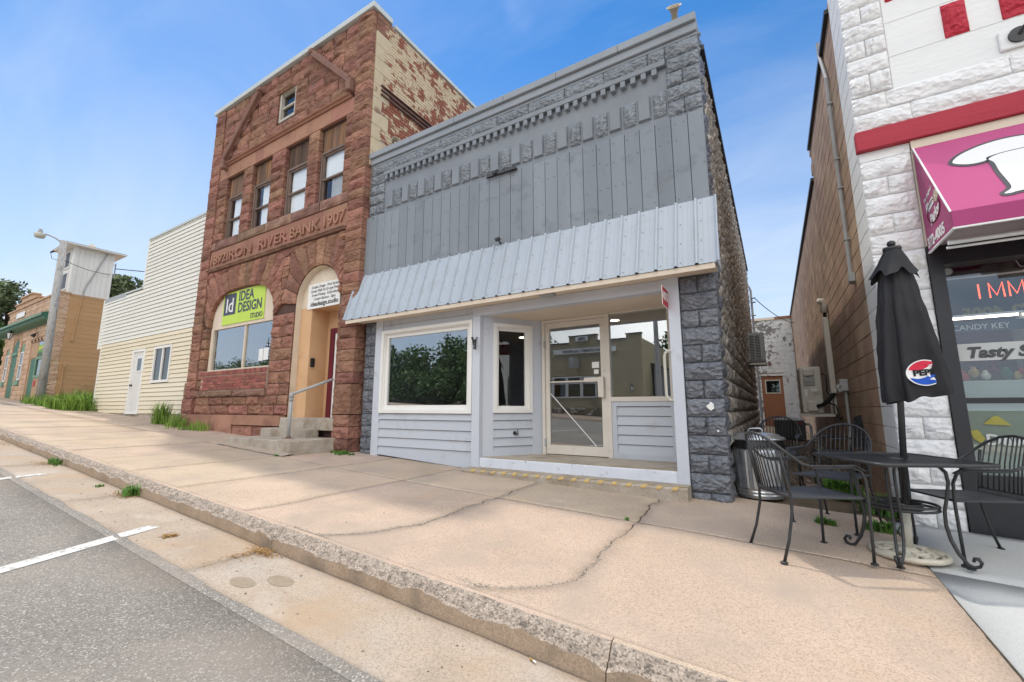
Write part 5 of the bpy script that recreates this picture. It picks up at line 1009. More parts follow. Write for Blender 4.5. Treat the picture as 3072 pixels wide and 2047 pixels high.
def arched(x0, x1, zb, zt, door):
    a = empty('arched_door' if door else 'arched_window', ((x0 + x1) / 2, 5.3, zb), parent=th); zs_ = zt - (x1 - x0) / 2 * 1.25; C_ = arch_curve((x0 + x1) / 2, (x1 - x0) / 2, zs_, zt - zs_, 2, 14)
    mb = MB(); mb.add([(x, YT2 + .02, z) for x, z in C_], [tuple(range(len(C_)))]); mb.build('arch_panel', 'green_paint' if door else 'green_pale', a)
    if door: MB().box(x0, x1, YT2 + .015, YT2 + .04, zb, zs_ - .12).build('door', 'green_paint', a); MB().box(x0, x1, YT2 - .04, YT2 + .03, zs_ - .12, zs_).build('transom', 'green_pale', a)
    else:
        mb = MB(); mb.box(x0, x1, YT2, YT2 + .05, zs_ - .06, zs_); mb.box(x0, x1, YT2, YT2 + .05, zb, zb + .07); mb.box(x0, x0 + .05, YT2, YT2 + .05, zb, zs_); mb.box(x1 - .05, x1, YT2, YT2 + .05, zb, zs_); mb.box(x0, x1, YT2, YT2 + .04, (zb + zs_) / 2, (zb + zs_) / 2 + .05); mb.build('window_frame', 'white_vinyl', a)
        MB().box(x0 + .05, x1 - .05, YT2 + .025, YT2 + .03, zb + .07, zs_ - .06).build('pane', 'glass_dark', a); MB().box(x0 - .03, x1 + .03, YT2 - .06, YT2 + .04, zb - .24, zb - .005).build('sill', 'green_pale', a)
    mb = MB(); mb.box(x0 - .02, x1 + .02, YT2 + .045, YT2 + .06, zb - .1, zt + .02); mb.build('backing', 'dark_room', a)
arched(-32.5, -31.45, 1.6, 4.65, True); arched(-30.95, -30.3, 2.62, 4.38, False); arched(-33.7, -33.15, 2.62, 4.30, False)
def lantern(x, z, par, y):
    l = empty('lantern', (x, y, z), parent=par); mb = MB(); mb.tube([(x, y, z + .1), (x, y - .22, z + .22), (x, y - .3, z + .1)], .02, 6); mb.lathe([(.02, .12), (.12, .03), (.14, .0)], 6, (x, y - .3, z)); mb.lathe([(.03, -.32), (.07, -.28)], 6, (x, y - .3, z))
    for k in range(6): q = 1.047 * k; mb.tube([(x + .13 * math.cos(q), y - .3 + .13 * math.sin(q), z), (x + .07 * math.cos(q), y - .3 + .07 * math.sin(q), z - .28)], .012, 4)
    mb.build('frame', 'black_metal', l); mb = MB(); mb.lathe([(.12, -.01), (.06, -.27)], 6, (x, y - .3, z)); mb.build('lamp_glass', 'blind_white', l)
lantern(-31.9, 4.95, th, YT2)
mb = MB(); mb.tube([(-28.4, YT2 - .1, 4.62), (-28.4, YT2 - .18, 4.5)], [.06, .09], 8); mb.tube([(-28.4, YT2, 4.66), (-28.4, YT2 - .12, 4.64), (-27.8, YT2 - .1, 4.68)], .015, 6); mb.build('spot_lamp', 'black_metal', th)
mb = MB(); mb.tube([(XC + .05, 5.86, 4.35), (XC + .05, 5.98, 6.2)], .03, 8); mb.box(XC + .03, XC + .11, 5.82, 5.90, 4.2, 4.36); mb.tube([(XC + .05, 5.73, 1.6), (XC + .05, 5.75, 3.1)], .03, 8); mb.box(XC + .03, XC + .11, 5.71, 5.79, 3.05, 3.2); mb.build('conduit', 'tan_wall', th)
tw = empty('tower', (-26.8, 6.2, 6.3), parent=th); tx0, tx1, ty0, ty1, tz0, tz1 = -27.45, -25.98, 5.52, 6.86, 6.27, 8.42
mb = MB(); mb.box(tx0, tx1, ty0, ty1, tz0, tz1); mb.build('wall', 'tower_white', tw)
mb = MB(); yy = ty0
while yy < ty1 - .05: mb.box(tx1, tx1 + .012, yy + .003, min(ty1, yy + .165) - .003, tz0, tz1); yy += .168
for yy in (ty0, ty1 - .1): mb.box(tx1 + .012, tx1 + .03, yy, yy + .1, tz0, tz1)
mb.build('boards', 'tower_white', tw)
for z0_, z1_ in ((7.55, 8.25), (6.55, 7.25)):
    MB().box(tx0 + .42, tx1 - .42, ty0 - .02, ty0 - .004, z0_, z1_).build('louvre', 'unit_dark', tw); mb = MB(); frame(mb, tx0 + .35, tx1 - .35, z0_ - .07, z1_ + .07, ty0 - .04, ty0, .07); mb.build('louvre_frame', 'tower_white', tw)
ov = .34; mb = MB(); ex = (tx0 - ov, tx1 + ov); ey = (ty0 - ov, ty1 + ov); mb.box(ex[0], ex[1], ey[0], ey[1], 8.40, 8.46); mb.build('eave', 'tower_white', tw)
cx_, cy_ = (tx0 + tx1) / 2, (ty0 + ty1) / 2; mb = MB(); mb.add([(ex[0] - .02, ey[0] - .02, 8.462), (ex[1] + .02, ey[0] - .02, 8.462), (ex[1] + .02, ey[1] + .02, 8.462), (ex[0] - .02, ey[1] + .02, 8.462), (cx_ - .25, cy_ - .25, 8.62), (cx_ + .25, cy_ - .25, 8.62), (cx_ + .25, cy_ + .25, 8.62), (cx_ - .25, cy_ + .25, 8.62), (cx_, cy_, 8.92)],
    [(0, 1, 5, 4), (1, 2, 6, 5), (2, 3, 7, 6), (3, 0, 4, 7), (4, 5, 8), (5, 6, 8), (6, 7, 8), (7, 4, 8), (3, 2, 1, 0)]); mb.build('roof', 'roof_tan', tw)
mb = MB(); mb.tube([(tx1 + .05, 6.58, 8.36), (tx1 + .05, 6.52, 8.2), (tx1 + .05, 6.05, 6.75), (tx1 + .05, 5.98, 6.45), (tx1 + .05, 5.98, 6.2)], .028, 8); mb.build('downpipe', 'unit_grey', tw)
# ---------------------------------------------------------------- utility pole with street lamp
up = empty('utility_pole', (-25.2, 5.05, 1.5), label='weathered wooden utility pole with cobra street lamp beside the tan hall', cat='pole')
PB, PT = Vector((-24.9, 5.0, 1.35)), Vector((-25.35, 5.0, 8.35)); mb = MB(); mb.tube([PB, PB.lerp(PT, .5), PT], [.135, .125, .11], 14); mb.build('pole', 'weathered_pole', up, smooth=True)
d_ = Vector((-.25, -.97, 0)); a0 = PT - Vector((0, 0, .28)); pts = [a0, a0 + d_ * .1 + Vector((0, 0, .22)), a0 + d_ * .24 + Vector((0, 0, .33)), a0 + d_ * .42 + Vector((0, 0, .40)), a0 + d_ * .58 + Vector((0, 0, .43))]
mb = MB(); mb.tube(pts, .032, 8); mb.build('lamp_arm', 'unit_grey', up, smooth=True)
hc = pts[-1] + d_ * .12; mb = MB(); mb.lathe([(.035, .20), (.055, .18), (.055, .12), (.075, .11), (.08, .0), (.11, -.02)], 14, (hc.x, hc.y, hc.z - .02)); mb.build('lamp_housing', 'unit_grey', up)
mb = MB(); mb.lathe([(.17, -.03), (.18, -.05), (.145, -.20), (.0, -.22)], 18, (hc.x, hc.y, hc.z)); mb.build('lamp_bowl', 'post_ivory', up, smooth=True)
mb = MB(); mb.tube([PT + Vector((-.05, -.15, -.5)), PT + Vector((-.1, -.3, -.62)), PT + Vector((-.05, -.25, -.85)), PT + Vector((.1, -.1, -.9))], .01, 5); mb.tube([PT + Vector((-.08, -.32, -.6)), PT + Vector((-.05, -.22, -.5))], .035, 6); mb.box(PB.x - .25, PB.x - .13, 4.9, 5.02, 2.0, 2.16); mb.build('fittings', 'black_metal', up)
def cable(name, a, b, sag, r, lab, n=14):
    a = Vector(a); b = Vector(b); mb = MB(); mb.tube([a.lerp(b, i / n) - Vector((0, 0, sag * 4 * (i / n) * (1 - i / n))) for i in range(n + 1)], r, 5); return mb.build(name, 'black_metal', label=lab, cat='cable')
cable('cable', PT + Vector((.1, 0, -.8)), (tx1 + .04, 6.78, 7.45), .12, .012, 'thin cable from the utility pole to the white tower')
cable('cable', (tx1 - .1, ty1 + .12, 7.8), (-16.5, 12.0, 7.1), .15, .02, 'service cable from the white tower over the siding building')
mb = MB(); mb.tube([(tx1 - .1, ty1, 7.95), (tx1 - .1, ty1 + .12, 7.95)], .02, 6); mb.tube([(tx1 - .1, ty1 + .1, 8.05), (tx1 - .1, ty1 + .1, 7.4)], .03, 6); mb.build('insulator_rack', 'unit_grey', th)
# ---------------------------------------------------------------- trees
def leaves(name, clumps, n, size, mat, parent, flatten=1.0, aspect=.6):
    """leaf-sized faces scattered through clumps (centre, radius)"""
    w = np.array([r ** 2.2 for _, r in clumps]); w = w / w.sum(); cnt = RNG.multinomial(n, w); C_ = []
    for (c_, r), k in zip(clumps, cnt):
        d = RNG.normal(size=(k, 3)); d /= np.linalg.norm(d, axis=1)[:, None]; rad = r * RNG.random(k) ** .45; p = d * rad[:, None]; p[:, 2] *= flatten; C_.append(p + np.array(c_))
    P = np.concatenate(C_); k = len(P); u = RNG.normal(size=(k, 3)); u /= np.linalg.norm(u, axis=1)[:, None]; t = RNG.normal(size=(k, 3)); v = np.cross(u, t); v /= np.linalg.norm(v, axis=1)[:, None]
    s = (size * (0.6 + 0.8 * RNG.random(k)))[:, None]; a = u * s; b = v * s * aspect; V = np.stack([P - a, P - b * .8, P + a, P + b * .8], 1).reshape(-1, 3)
    me = bpy.data.meshes.new(name); me.vertices.add(4 * k); me.vertices.foreach_set('co', V.ravel()); me.loops.add(4 * k); me.loops.foreach_set('vertex_index', np.arange(4 * k)); me.polygons.add(k); me.polygons.foreach_set('loop_start', np.arange(0, 4 * k, 4)); me.polygons.foreach_set('loop_total', np.full(k, 4)); me.update(); me.validate()
    me.materials.append(MATS[mat]); o = link(bpy.data.objects.new(name, me)); setpar(o, parent); return o
def broad_tree(x, y, h, cr_, lab, n=7000, leaf=.16, mat='leaf', name='broadleaf_tree', sparse=1.0, group=None, low=.32):
    z0 = Gt(x, y); t = empty(name, (x, y, z0), label=lab, cat='tree', group=group); tr = MB(); trunk = [(x, y, z0 - .2), (x + .1, y, z0 + h * .25), (x - .05, y + .1, z0 + h * .5), (x, y, z0 + h * .8)]; tr.tube(trunk, [h * .03, h * .024, h * .017, h * .006], 8); cl = []
    for i in range(16):
        a = random.random() * 6.28; zz_ = random.uniform(low, .85); st_ = Vector((x, y, z0 + h * zz_ * .8)); rr = cr_ * (1 - abs(zz_ - .5) * .9) * random.uniform(.5, 1.0); en = Vector((x + math.cos(a) * rr, y + math.sin(a) * rr, z0 + h * min(.95, zz_ + random.uniform(.05, .2)))); tr.tube([st_, st_.lerp(en, .5) + Vector((0, 0, h * .02)), en], [h * .011, h * .007, h * .002], 5)
        cl.append((en, cr_ * random.uniform(.24, .42) * sparse)); cl.append((st_.lerp(en, .65), cr_ * random.uniform(.22, .35) * sparse))
    cl.append(((x, y, z0 + h * .9), cr_ * .4 * sparse)); tr.build('trunk', 'bark', t, smooth=True); leaves('crown', cl, n, leaf, mat, t, .8); return t
def pine_tree(x, y, h, r, lab, n=6000, group=None):
    z0 = Gt(x, y); t = empty('pine_tree', (x, y, z0), label=lab, cat='tree', group=group); tr = MB(); tr.tube([(x, y, z0 - .2), (x, y, z0 + h)], [h * .02, h * .004], 8); cl = []
    k = 0; zz_ = .18
    while zz_ < .98:
        rr = r * (1.02 - zz_) ** .8
        for q in range(5):
            a = k * 2.4 + q * 1.2566 + random.uniform(-.3, .3); L_ = rr * random.uniform(.6, 1.05); en = Vector((x + math.cos(a) * L_, y + math.sin(a) * L_, z0 + h * zz_ + L_ * random.uniform(-.1, .18))); tr.tube([(x, y, z0 + h * zz_), en], [h * .005, h * .001], 4)
            for f in (.5, .75, 1.0): cl.append((Vector((x, y, z0 + h * zz_)).lerp(en, f), rr * random.uniform(.16, .24)))
        zz_ += .055; k += 1
    tr.build('trunk', 'bark', t); leaves('crown', cl, n, .20, 'needle', t, .45, .3); return t
broad_tree(-46.5, 7.1, 8.4, 2.9, 'pale open-crowned tree at the left edge behind the tan hall', 5200, .15, 'leaf_pale', sparse=.75)
broad_tree(-43.0, 6.0, 4.6, 2.0, 'dense low green tree at the left edge by the tan hall', 6000, .14, 'leaf', low=.1)
broad_tree(-41.5, 12.0, 9.2, 3.3, 'leafy tree between white tower and siding building', 9000, .17, 'leaf_pale', sparse=.9)
# ================================================================ white parlor building (right)
pz = empty('parlor_building', (2.5, 5.6, .2), label='white painted block corner building with red blocks and magenta awning', cat='building'); YP = 5.5; XW = 0.975
mb = MB(); mb.box(XW + .03, 8, YP + .04, YP + .3, 2.85, 8.2); mb.box(XW + .03, 1.38, YP + .04, YP + .3, -.1, 2.85); mb.box(XW + .03, 1.25, YP + .3, 24, -.1, 5.62); mb.box(XW + .03, 1.25, YP + .3, 9.5, 5.62, 6.25); mb.box(7.8, 8, YP + .3, 24, -.1, 6); mb.build('wall', 'white_wall', pz)
wf = empty('white_front', (2, 5.5, .2), parent=pz)
def wpier(x0, x1, zt, zb, odd=0, h=.2032):
    z = zt; k = odd; xm = (x0 + x1) / 2
    while z > zb + .04:
        z2 = max(zb, z - h)
        for a, b in (((x0, x1),) if k % 2 else ((x0, xm), (xm, x1))): block('block', 'white_block', wf, a, b, z2, z, YP, .06)
        z = z2; k += 1
MB().box(XW + .002, 1.375, YP + .008, YP + .05, .1, 4.6).build('mortar_bed', 'white_wall', wf); MB().box(1.3, 6, YP + .008, YP + .05, 4.19, 4.61).build('mortar_bed', 'white_wall', wf); MB().box(XW + .002, 1.33, YP + .009, YP + .05, 4.6, 8.1).build('mortar_bed', 'white_wall', wf); wpier(XW, 1.375, 3.86, .12, 1); MB().box(XW, 1.375, YP - .006, YP + .1, 3.86, 3.96).build('block', 'white_wall', wf)
x = XW
for w in (.46, .8, .62, .7, .8, .8, .8): b = x + w; block('block', 'white_block', wf, x, b, 4.19, 4.40, YP, .06); x = b
x = XW
for w in (.28, .9, .7, .7, .8, .8, .8): b = x + w; block('block', 'white_block', wf, x, b, 4.40, 4.60, YP, .06); x = b
wpier(XW, 1.32, 8.1, 4.60, 0); mb = MB(); mb.box(1.325, 7, YP + .002, YP + .1, 4.6, 8.1); mb.build('panel', 'white_wall', wf)
for zz_ in (4.96, 5.36, 5.76):
    mb = MB(); mb.box(1.325, 7, YP - .004, YP + .002, zz_ - .40 + .004, zz_ - .004); mb.build('panel_course', 'white_wall', wf)
mb = MB(); mb.cbox(XW - .02, 7, YP - .07, YP + .02, 3.965, 4.18, .006); mb.build('band_board', 'red_board', wf)
for xa in (1.755, 2.155, 2.555, 2.955): block('red_block', 'red_block', wf, xa, xa + .185, 4.962, 5.345, YP - .003, .06)
for xa in (1.355, 1.555, 1.955, 2.355): block('red_block', 'red_block', wf, xa, xa + .185, 5.60, 5.98, YP - .003, .06)
mb = MB(); mb.box(1.38, 1.385, YP - .03, YP, 2.8, 3.9); mb.box(1.38, 7, YP - .035, YP, 3.87, 3.96); mb.build('awning_backboard', 'cream_soffit', wf)
fx = empty('gooseneck_lamp', (2.22, YP, 4.74), parent=pz); MB().cbox(2.10, 2.40, YP - .035, YP - .005, 4.64, 4.84, .008).build('mount_board', 'white_wall', fx); mb = MB(); mb.tube([(2.23, YP - .035, 4.75), (2.23, YP - .055, 4.75)], .075, 16); mb.tube([(2.23, YP - .05, 4.75), (2.26, YP - .10, 4.80), (2.45, YP - .14, 4.95), (2.7, YP - .3, 5.0)], .016, 8); mb.tube([(2.7, YP - .3, 5.0), (2.75, YP - .36, 4.9)], [.03, .14], 12); mb.build('lamp', 'black_metal', fx)
# magenta awning
pa = empty('awning', (2.5, 5.2, 2.8), parent=pz); ax = 1.388; SL = [(YP - .04, 3.87), (4.80, 2.925), (4.79, 2.785)]
mb = MB(); mb.add([(ax, YP - .04, 3.87), (7, YP - .04, 3.87), (7, 4.80, 2.925), (ax, 4.80, 2.925)], [(0, 3, 2, 1)]); mb.add([(ax, YP - .04, 3.85), (7, YP - .04, 3.85), (7, 4.81, 2.915), (ax, 4.81, 2.915)], [(0, 1, 2, 3)]); mb.build('canopy', 'magenta', pa)
mb = MB(); mb.box(ax, 7, 4.785, 4.80, 2.785, 2.925); mb.add([(ax - .001, YP - .04, 3.86), (ax - .001, 4.795, 2.925), (ax - .001, 4.79, 2.785), (ax - .001, YP - .04, 2.785)], [(0, 1, 2, 3)]); mb.build('valance', 'magenta_dark', pa)
mb = MB(); mb.tube([(ax, YP - .04, 3.872), (ax, 4.795, 2.925)], .008, 6); mb.box(ax - .006, 7, 4.778, 4.80, 2.770, 2.784); mb.box(ax - .006, ax + .012, 4.80, YP - .04, 2.770, 2.784); mb.build('piping', 'white_print', pa)
def slopeM(x, t): return Matrix.Translation((x, YP - .04 + (4.80 - YP + .04) * t, 3.87 + (2.925 - 3.87) * t)) @ Matrix.Rotation(math.atan2(3.87 - 2.925, YP - .04 - 4.80), 4, 'X')
def poly_on(M, P, mat, h, par, name): mb = MB(); mb.add([M @ Vector((x, y, h)) for x, y in P], [tuple(range(len(P)))]); return mb.build(name, mat, par)
def smoothpoly(P, n=6):
    out = []; L = len(P)
    for i in range(L):
        p0, p1, p2, p3 = [Vector(P[(i + k) % L]) for k in (-1, 0, 1, 2)]
        for j in range(n):
            t = j / n; out.append(tuple(.5 * ((2 * p1) + (-p0 + p2) * t + (2 * p0 - 5 * p1 + 4 * p2 - p3) * t * t + (-p0 + 3 * p1 - 3 * p2 + p3) * t ** 3)))
    return out
M_ = slopeM(1.39, 1.0); HT = 1.145                                           # big white script letter with grey outline
T1 = [(.185, .735), (.25, .83), (.371, .903), (.485, .94), (.60, .95), (.75, .93), (1.1, .90), (1.1, .77), (.80, .765), (.637, .745), (.50, .735), (.40, .705), (.383, .66), (.304, .648), (.235, .675)]
T2 = [(.40, .665), (.43, .70), (.50, .725), (.637, .735), (.80, .755), (.80, .13), (.455, .125), (.38, .112), (.345, .122), (.39, .165), (.408, .21), (.410, .30), (.408, .454), (.416, .60)]
def grow(P, d):
    c_ = sum((Vector(p) for p in P), Vector((0, 0))) / len(P); out = []; L = len(P); A = sum(P[i][0] * P[(i + 1) % L][1] - P[(i + 1) % L][0] * P[i][1] for i in range(L))
    for i in range(L):
        a, b = Vector(P[i - 1]), Vector(P[(i + 1) % L]); t = (b - a).normalized(); n_ = Vector((t.y, -t.x)) * (1 if A > 0 else -1); out.append(tuple(Vector(P[i]) + n_ * d))
    return out
for P_ in (T1, T2): S_ = smoothpoly(P_); poly_on(M_, grow(S_, .028), 'unit_dark', .004, pa, 'letter_outline')
for P_ in (T1, T2): poly_on(M_, smoothpoly(P_), 'white_print', .007, pa, 'letter')
endM = Matrix.Translation((ax - .003, YP - .08, 2.83)) @ Matrix.Rotation(R(-90), 4, 'Z') @ Matrix.Rotation(R(90), 4, 'X') @ Matrix.Rotation(R(0), 4, 'Z')
eM = lambda y, z, rot: Matrix.Translation((ax - .004, y, z)) @ Matrix.Rotation(R(-90), 4, 'Z') @ Matrix.Rotation(R(90), 4, 'X') @ Matrix.Rotation(R(rot), 4, 'Z')
text('372-4005', .135, 'white_print', eM(YP - .06, 2.815, 0), pa, offset=.005, xs=.92)
mb = MB(); mb.tube([(ax - .003, 5.16 + .17 * math.cos(q * .2618), 3.09 + .10 * math.sin(q * .2618)) for q in range(24)], .006, 4, closed=True); mb.build('badge_ring', 'maroon', pa)
text('Pizza', .14, 'white_print', eM(5.34, 3.11, 12), pa, offset=.004, xs=.8, shear=.2); text('Parlor', .14, 'white_print', eM(5.27, 2.98, 12), pa, offset=.004, xs=.8, shear=.2); text('The Original', .055, 'white_print', eM(5.37, 3.235, 14), pa, xs=.85, shear=.2)
mb = MB(); mb.lathe([(.0, .0), (.055, .0), (.05, .004), (0, .004)], 16, (0, 0, 0)); mb.build('pizza_emblem', 'cream_paint', pa, xf=eM(5.05, 3.19, 0)); mb = MB()
for k in range(6): mb.lathe([(.008, .005), (.0, .006)], 6, (.033 * math.cos(k * 1.05), .033 * math.sin(k * 1.05), 0))
mb.build('emblem_dots', 'maroon', pa, xf=eM(5.05, 3.19, 0))
mb = MB(); mb.tube([(1.40, 5.0, 2.72), (2.05, 5.0, 2.72)], .02, 8); mb.tube([(1.40, 5.05, 2.69), (2.05, 5.05, 2.69)], .012, 8); mb.box(1.95, 2.05, 4.98, 5.08, 2.67, 2.75); mb.build('lamp_tube', 'white_print', pa); MB().cbox(2.07, 3.4, 4.95, 5.3, 2.62, 2.785, .01).build('lightbox', 'unit_beige', pa)
# shopfront: black frame, panes, decals, display case
pf = empty('shopfront', (2.5, 5.6, .2), parent=pz); YG = 5.60
mb = MB(); mb.box(1.378, 1.48, YP - .03, YG + .06, .1, 2.85); mb.box(1.48, 6, YP - .0, YG + .06, 2.66, 2.85); mb.box(1.48, 6, YG - .05, YG + .05, 1.345, 1.395); mb.box(1.48, 6, YP - .0, YG + .06, .05, .72); mb.box(2.9, 3.0, YP, YG + .06, .72, 2.66); mb.build('frame', 'black_frame', pf)
MB().box(1.48, 2.9, YG, YG + .005, 1.395, 2.66).build('pane', 'glass_parlor', pf); MB().box(1.48, 2.9, YG, YG + .005, .72, 1.345).build('pane', 'glass_frost', pf); MB().box(3.0, 6, YG, YG + .005, .72, 2.66).build('pane', 'glass_parlor', pf); MB().box(1.48, 2.9, YG + .012, YG + .014, .72, 1.345).build('frosted_film', 'film', pf)
MB().box(1.48, 2.9, YG - .006, YG - .003, 1.735, 1.895).build('decal_band', 'decal', pf); text('Tasty Subs', .135, 'unit_dark', wallM(1.56, YG - .009, 1.765), pf, offset=.006, shear=.25)
text('Delicious', .13, 'decal', wallM(1.60, YG - .006, .98), pf, offset=.004)
mb = MB(); mb.add([(1.60, YG - .004, 1.16), (1.78, YG - .004, 1.15), (1.70, YG - .004, 1.235), (1.67, YG - .004, 1.23)], [(0, 1, 2, 3)]); mb.add([(1.50, YG - .004, 1.10), (1.56, YG - .004, 1.11), (1.60, YG - .004, 1.03), (1.57, YG - .004, .99), (1.53, YG - .004, 1.02)], [(0, 1, 2, 3, 4)]); mb.build('food_decal', 'olive_print', pf)
mb = MB(); x = 1.75
for (dx, kind) in ((0, 'I'), (.07, 'M'), (.20, 'M'), (.34, 'M'), (.48, 'I')):
    z0, z1 = 2.33, 2.47
    seg = [[(0, z0), (0, z1)]] if kind == 'I' else [[(0, z0), (.0, z1), (.045, z0 + .02), (.09, z1), (.095, z0)]]
    for s_ in seg: mb.tube([(x + dx + a, YG + .10, z) for a, z in s_], .006, 6)
mb.build('neon_sign', 'neon', pf); mb = MB(); mb.tube([(1.5, YG + .1, 2.55), (2.85, YG + .1, 2.55)], .008, 6); mb.tube([(1.55, YG + .06, 2.62), (1.55, YG + .075, 2.62)], .035, 12); mb.tube([(2.02, YG + .09, 2.66), (2.04, YG + .09, 2.6), (2.10, YG + .09, 2.58), (2.04, YG + .09, 2.55)], .004, 5); mb.build('hanging_rod', 'white_print', pf)
mb = MB(); mb.box(1.4, 6, 8.6, 8.7, .1, 2.9); mb.box(1.3, 1.4, YG + .2, 8.7, .1, 2.9); mb.box(1.4, 6, YG + .1, 8.7, 2.85, 2.95); mb.build('back_wall', 'maroon_room', pf); MB().box(1.4, 6, YG + .1, 8.7, .1, .2).build('shop_floor', 'room_floor', pf)
for tx, sz, px_, pz_ in (('372-4005', .17, 2.55, 2.30), ('PIZZA', .17, 2.36, 1.94)):
    text(tx, sz, 'yellow_print', Matrix.Translation((px_, 6.75, pz_)) @ Matrix.Rotation(R(180), 4, 'Z') @ Matrix.Rotation(R(90), 4, 'X'), pf, offset=.008, xs=1.0, name='far_window_lettering')
for k_ in range(16):
    bx_ = 2.12 + (k_ % 8) * .11; bz_ = 1.45 if k_ < 8 else 1.75; MB().cbox(bx_, bx_ + .085, 6.9, 7.0, bz_, bz_ + random.uniform(.12, .22), .006).build('shelf_box', random.choice(('red_sign', 'yellow_print', 'white_print', 'navy_sign', 'film', 'green_pale')), pf)
for zz_ in (1.43, 1.73): MB().box(2.08, 3.1, 6.85, 7.05, zz_ - .02, zz_).build('shelf', 'unit_grey', pf)
dc = empty('display_case', (2, 6.0, .8), parent=pf); mb = MB(); mb.cbox(1.50, 2.06, 5.78, 6.1, .75, 1.56, .01); mb.build('cabinet', 'film', dc); MB().box(1.54, 2.02, 5.82, 5.85, 2.165, 2.178).build('case_lamp', 'lit_lamp', dc); mb = MB(); mb.box(1.5, 1.52, 5.78, 6.1, 1.56, 2.2); mb.box(2.04, 2.06, 5.78, 6.1, 1.56, 2.2); mb.box(1.5, 2.06, 5.78, 6.1, 2.18, 2.2); mb.build('case_frame', 'aluminium', dc); MB().box(1.5, 2.06, 6.08, 6.1, 1.56, 2.2).build('case_back', 'maroon_room', dc)
MB().box(1.52, 2.04, 5.80, 5.81, 2.03, 2.13).build('marquee', 'navy_sign', dc); text('CANDY KEY', .075, 'white_print', wallM(1.55, 5.795, 2.05), dc, xs=.95)
for nm, mt, cx, cz, r_ in (('toy', 'red_sign', 1.60, 1.60, .05), ('toy', 'yellow_paint', 1.68, 1.64, .045), ('toy', 'white_print', 1.76, 1.61, .04), ('toy', 'green_paint', 1.90, 1.62, .05), ('toy', 'maroon', 1.82, 1.66, .04), ('toy', 'yellow_paint', 1.97, 1.60, .035), ('toy', 'red_sign', 2.0, 1.64, .03)):
    mb = MB(); mb.lathe([(0, -r_), (r_ * .7, -r_ * .7), (r_, 0), (r_ * .7, r_ * .6), (r_ * .45, r_ * .9), (r_ * .5, r_ * 1.2), (0, r_ * 1.45)], 10, (cx, 5.9, cz)); mb.build(nm, mt, dc, smooth=True)
# white quoins and brown flank along the alley
fk = empty('flank_wall', (XW, 12, .4), parent=pz); fm = MB().cbox(-.5, .5, -.5, .5, -.5, .5, .02).mesh('block', 'brown_block'); cells = []; z = .10; row = 0
while z < 6.25:
    ye = YP + .58; q0 = YP + .03
    for a, b in (((q0, ye),) if row % 2 else ((q0, q0 + .2), (q0 + .2, ye))): inst('block', fm, 'white_wall', fk, (XW + .05, (a + b) / 2, z + .1), (.10, b - a - .006, .196))
    y = ye + (-.2 if row % 2 else 0); top = 24
    while y < (top if z < 5.5 else 9.5):
        a = max(y, ye); cells.append((a, min(y + .406, 24), z)); y += .406
    z += .2032; row += 1
cells.sort(key=lambda c_: c_[0] + abs(c_[2] - 2.2) * .3); st_ = MB()
for i, (a, b, z) in enumerate(cells):
    if b - a < .03: continue
    if i < 290: inst('block', fm, 'brown_block', fk, (XW + .053 + random.uniform(0, .003), (a + b) / 2, z + .1), (.10, b - a - .008, .194))
    else: st_.box(XW + .004 + random.uniform(0, .003), XW + .06, a + .004, b - .004, z + .003, z + .199)
st_.build('block_courses', 'brown_block_stuff', fk, kind='stuff'); MB().box(XW + .012, XW + .05, YP + .58, 24, 0, 5.6).build('mortar', 'mortar_brown', fk)
mb = MB(); mb.box(XW - .04, XW + .15, YP + .62, 9.55, 6.25, 6.31); mb.box(XW - .04, XW + .15, 9.55, 24, 5.62, 5.68); mb.build('roof_edge', 'black_frame', fk)
mb = MB(); mb.tube([(.945, 6.62, 2.95), (.945, 6.62, 5.7), (.945, 6.95, 6.3), (.945, 6.95, 6.5)], .022, 8); mb.box(.915, .975, 6.57, 6.67, 2.86, 2.97); mb.box(.93, .98, 6.62, 6.72, 2.85, 2.90)
for zz_ in (3.4, 4.1, 4.5, 5.3): mb.box(.92, .978, 6.585, 6.655, zz_, zz_ + .02)
mb.build('conduit', 'unit_grey', fk)
# ---------------------------------------------------------------- alley fittings
ms = empty('mini_split_unit', (.62, 9.9, 1.2), label='beige outdoor air-conditioning unit on a wall bracket on the brown wall', cat='air conditioner')
mb = MB(); mb.cbox(.45, .78, 9.9, 10.75, 1.21, 2.08, .015); mb.build('casing', 'unit_beige', ms)
MB().cbox(.50, .68, 9.86, 9.905, 1.90, 2.05, .02).build('service_cover', 'unit_beige', ms); MB().cbox(.52, .70, 9.85, 9.905, 1.24, 1.44, .025).build('service_cover', 'unit_beige', ms); mb = MB(); mb.cbox(.50, .68, 9.885, 9.905, 1.72, 1.88, .01); mb.box(.51, .67, 9.87, 9.89, 1.795, 1.81); mb.build('handle_recess', 'unit_grey', ms)
mb = MB(); mb.box(.50, .55, 9.893, 9.899, 1.52, 1.66); mb.box(.61, .70, 9.893, 9.899, 1.62, 1.67); mb.build('label_plate', 'white_print', ms); mb = MB()
for k in range(3): mb.box(.64, .74, 9.893, 9.898, 1.55 + k * .025, 1.558 + k * .025)
mb.build('vent_slots', 'unit_grey', ms); mb = MB(); mb.box(.40, .97, 9.80, 9.84, 1.15, 1.20); mb.box(.40, .97, 10.5, 10.54, 1.15, 1.20); mb.box(.93, .97, 9.80, 9.84, 1.15, 1.62); mb.box(.93, .97, 10.5, 10.54, 1.15, 1.62); mb.build('bracket', 'unit_beige', ms)
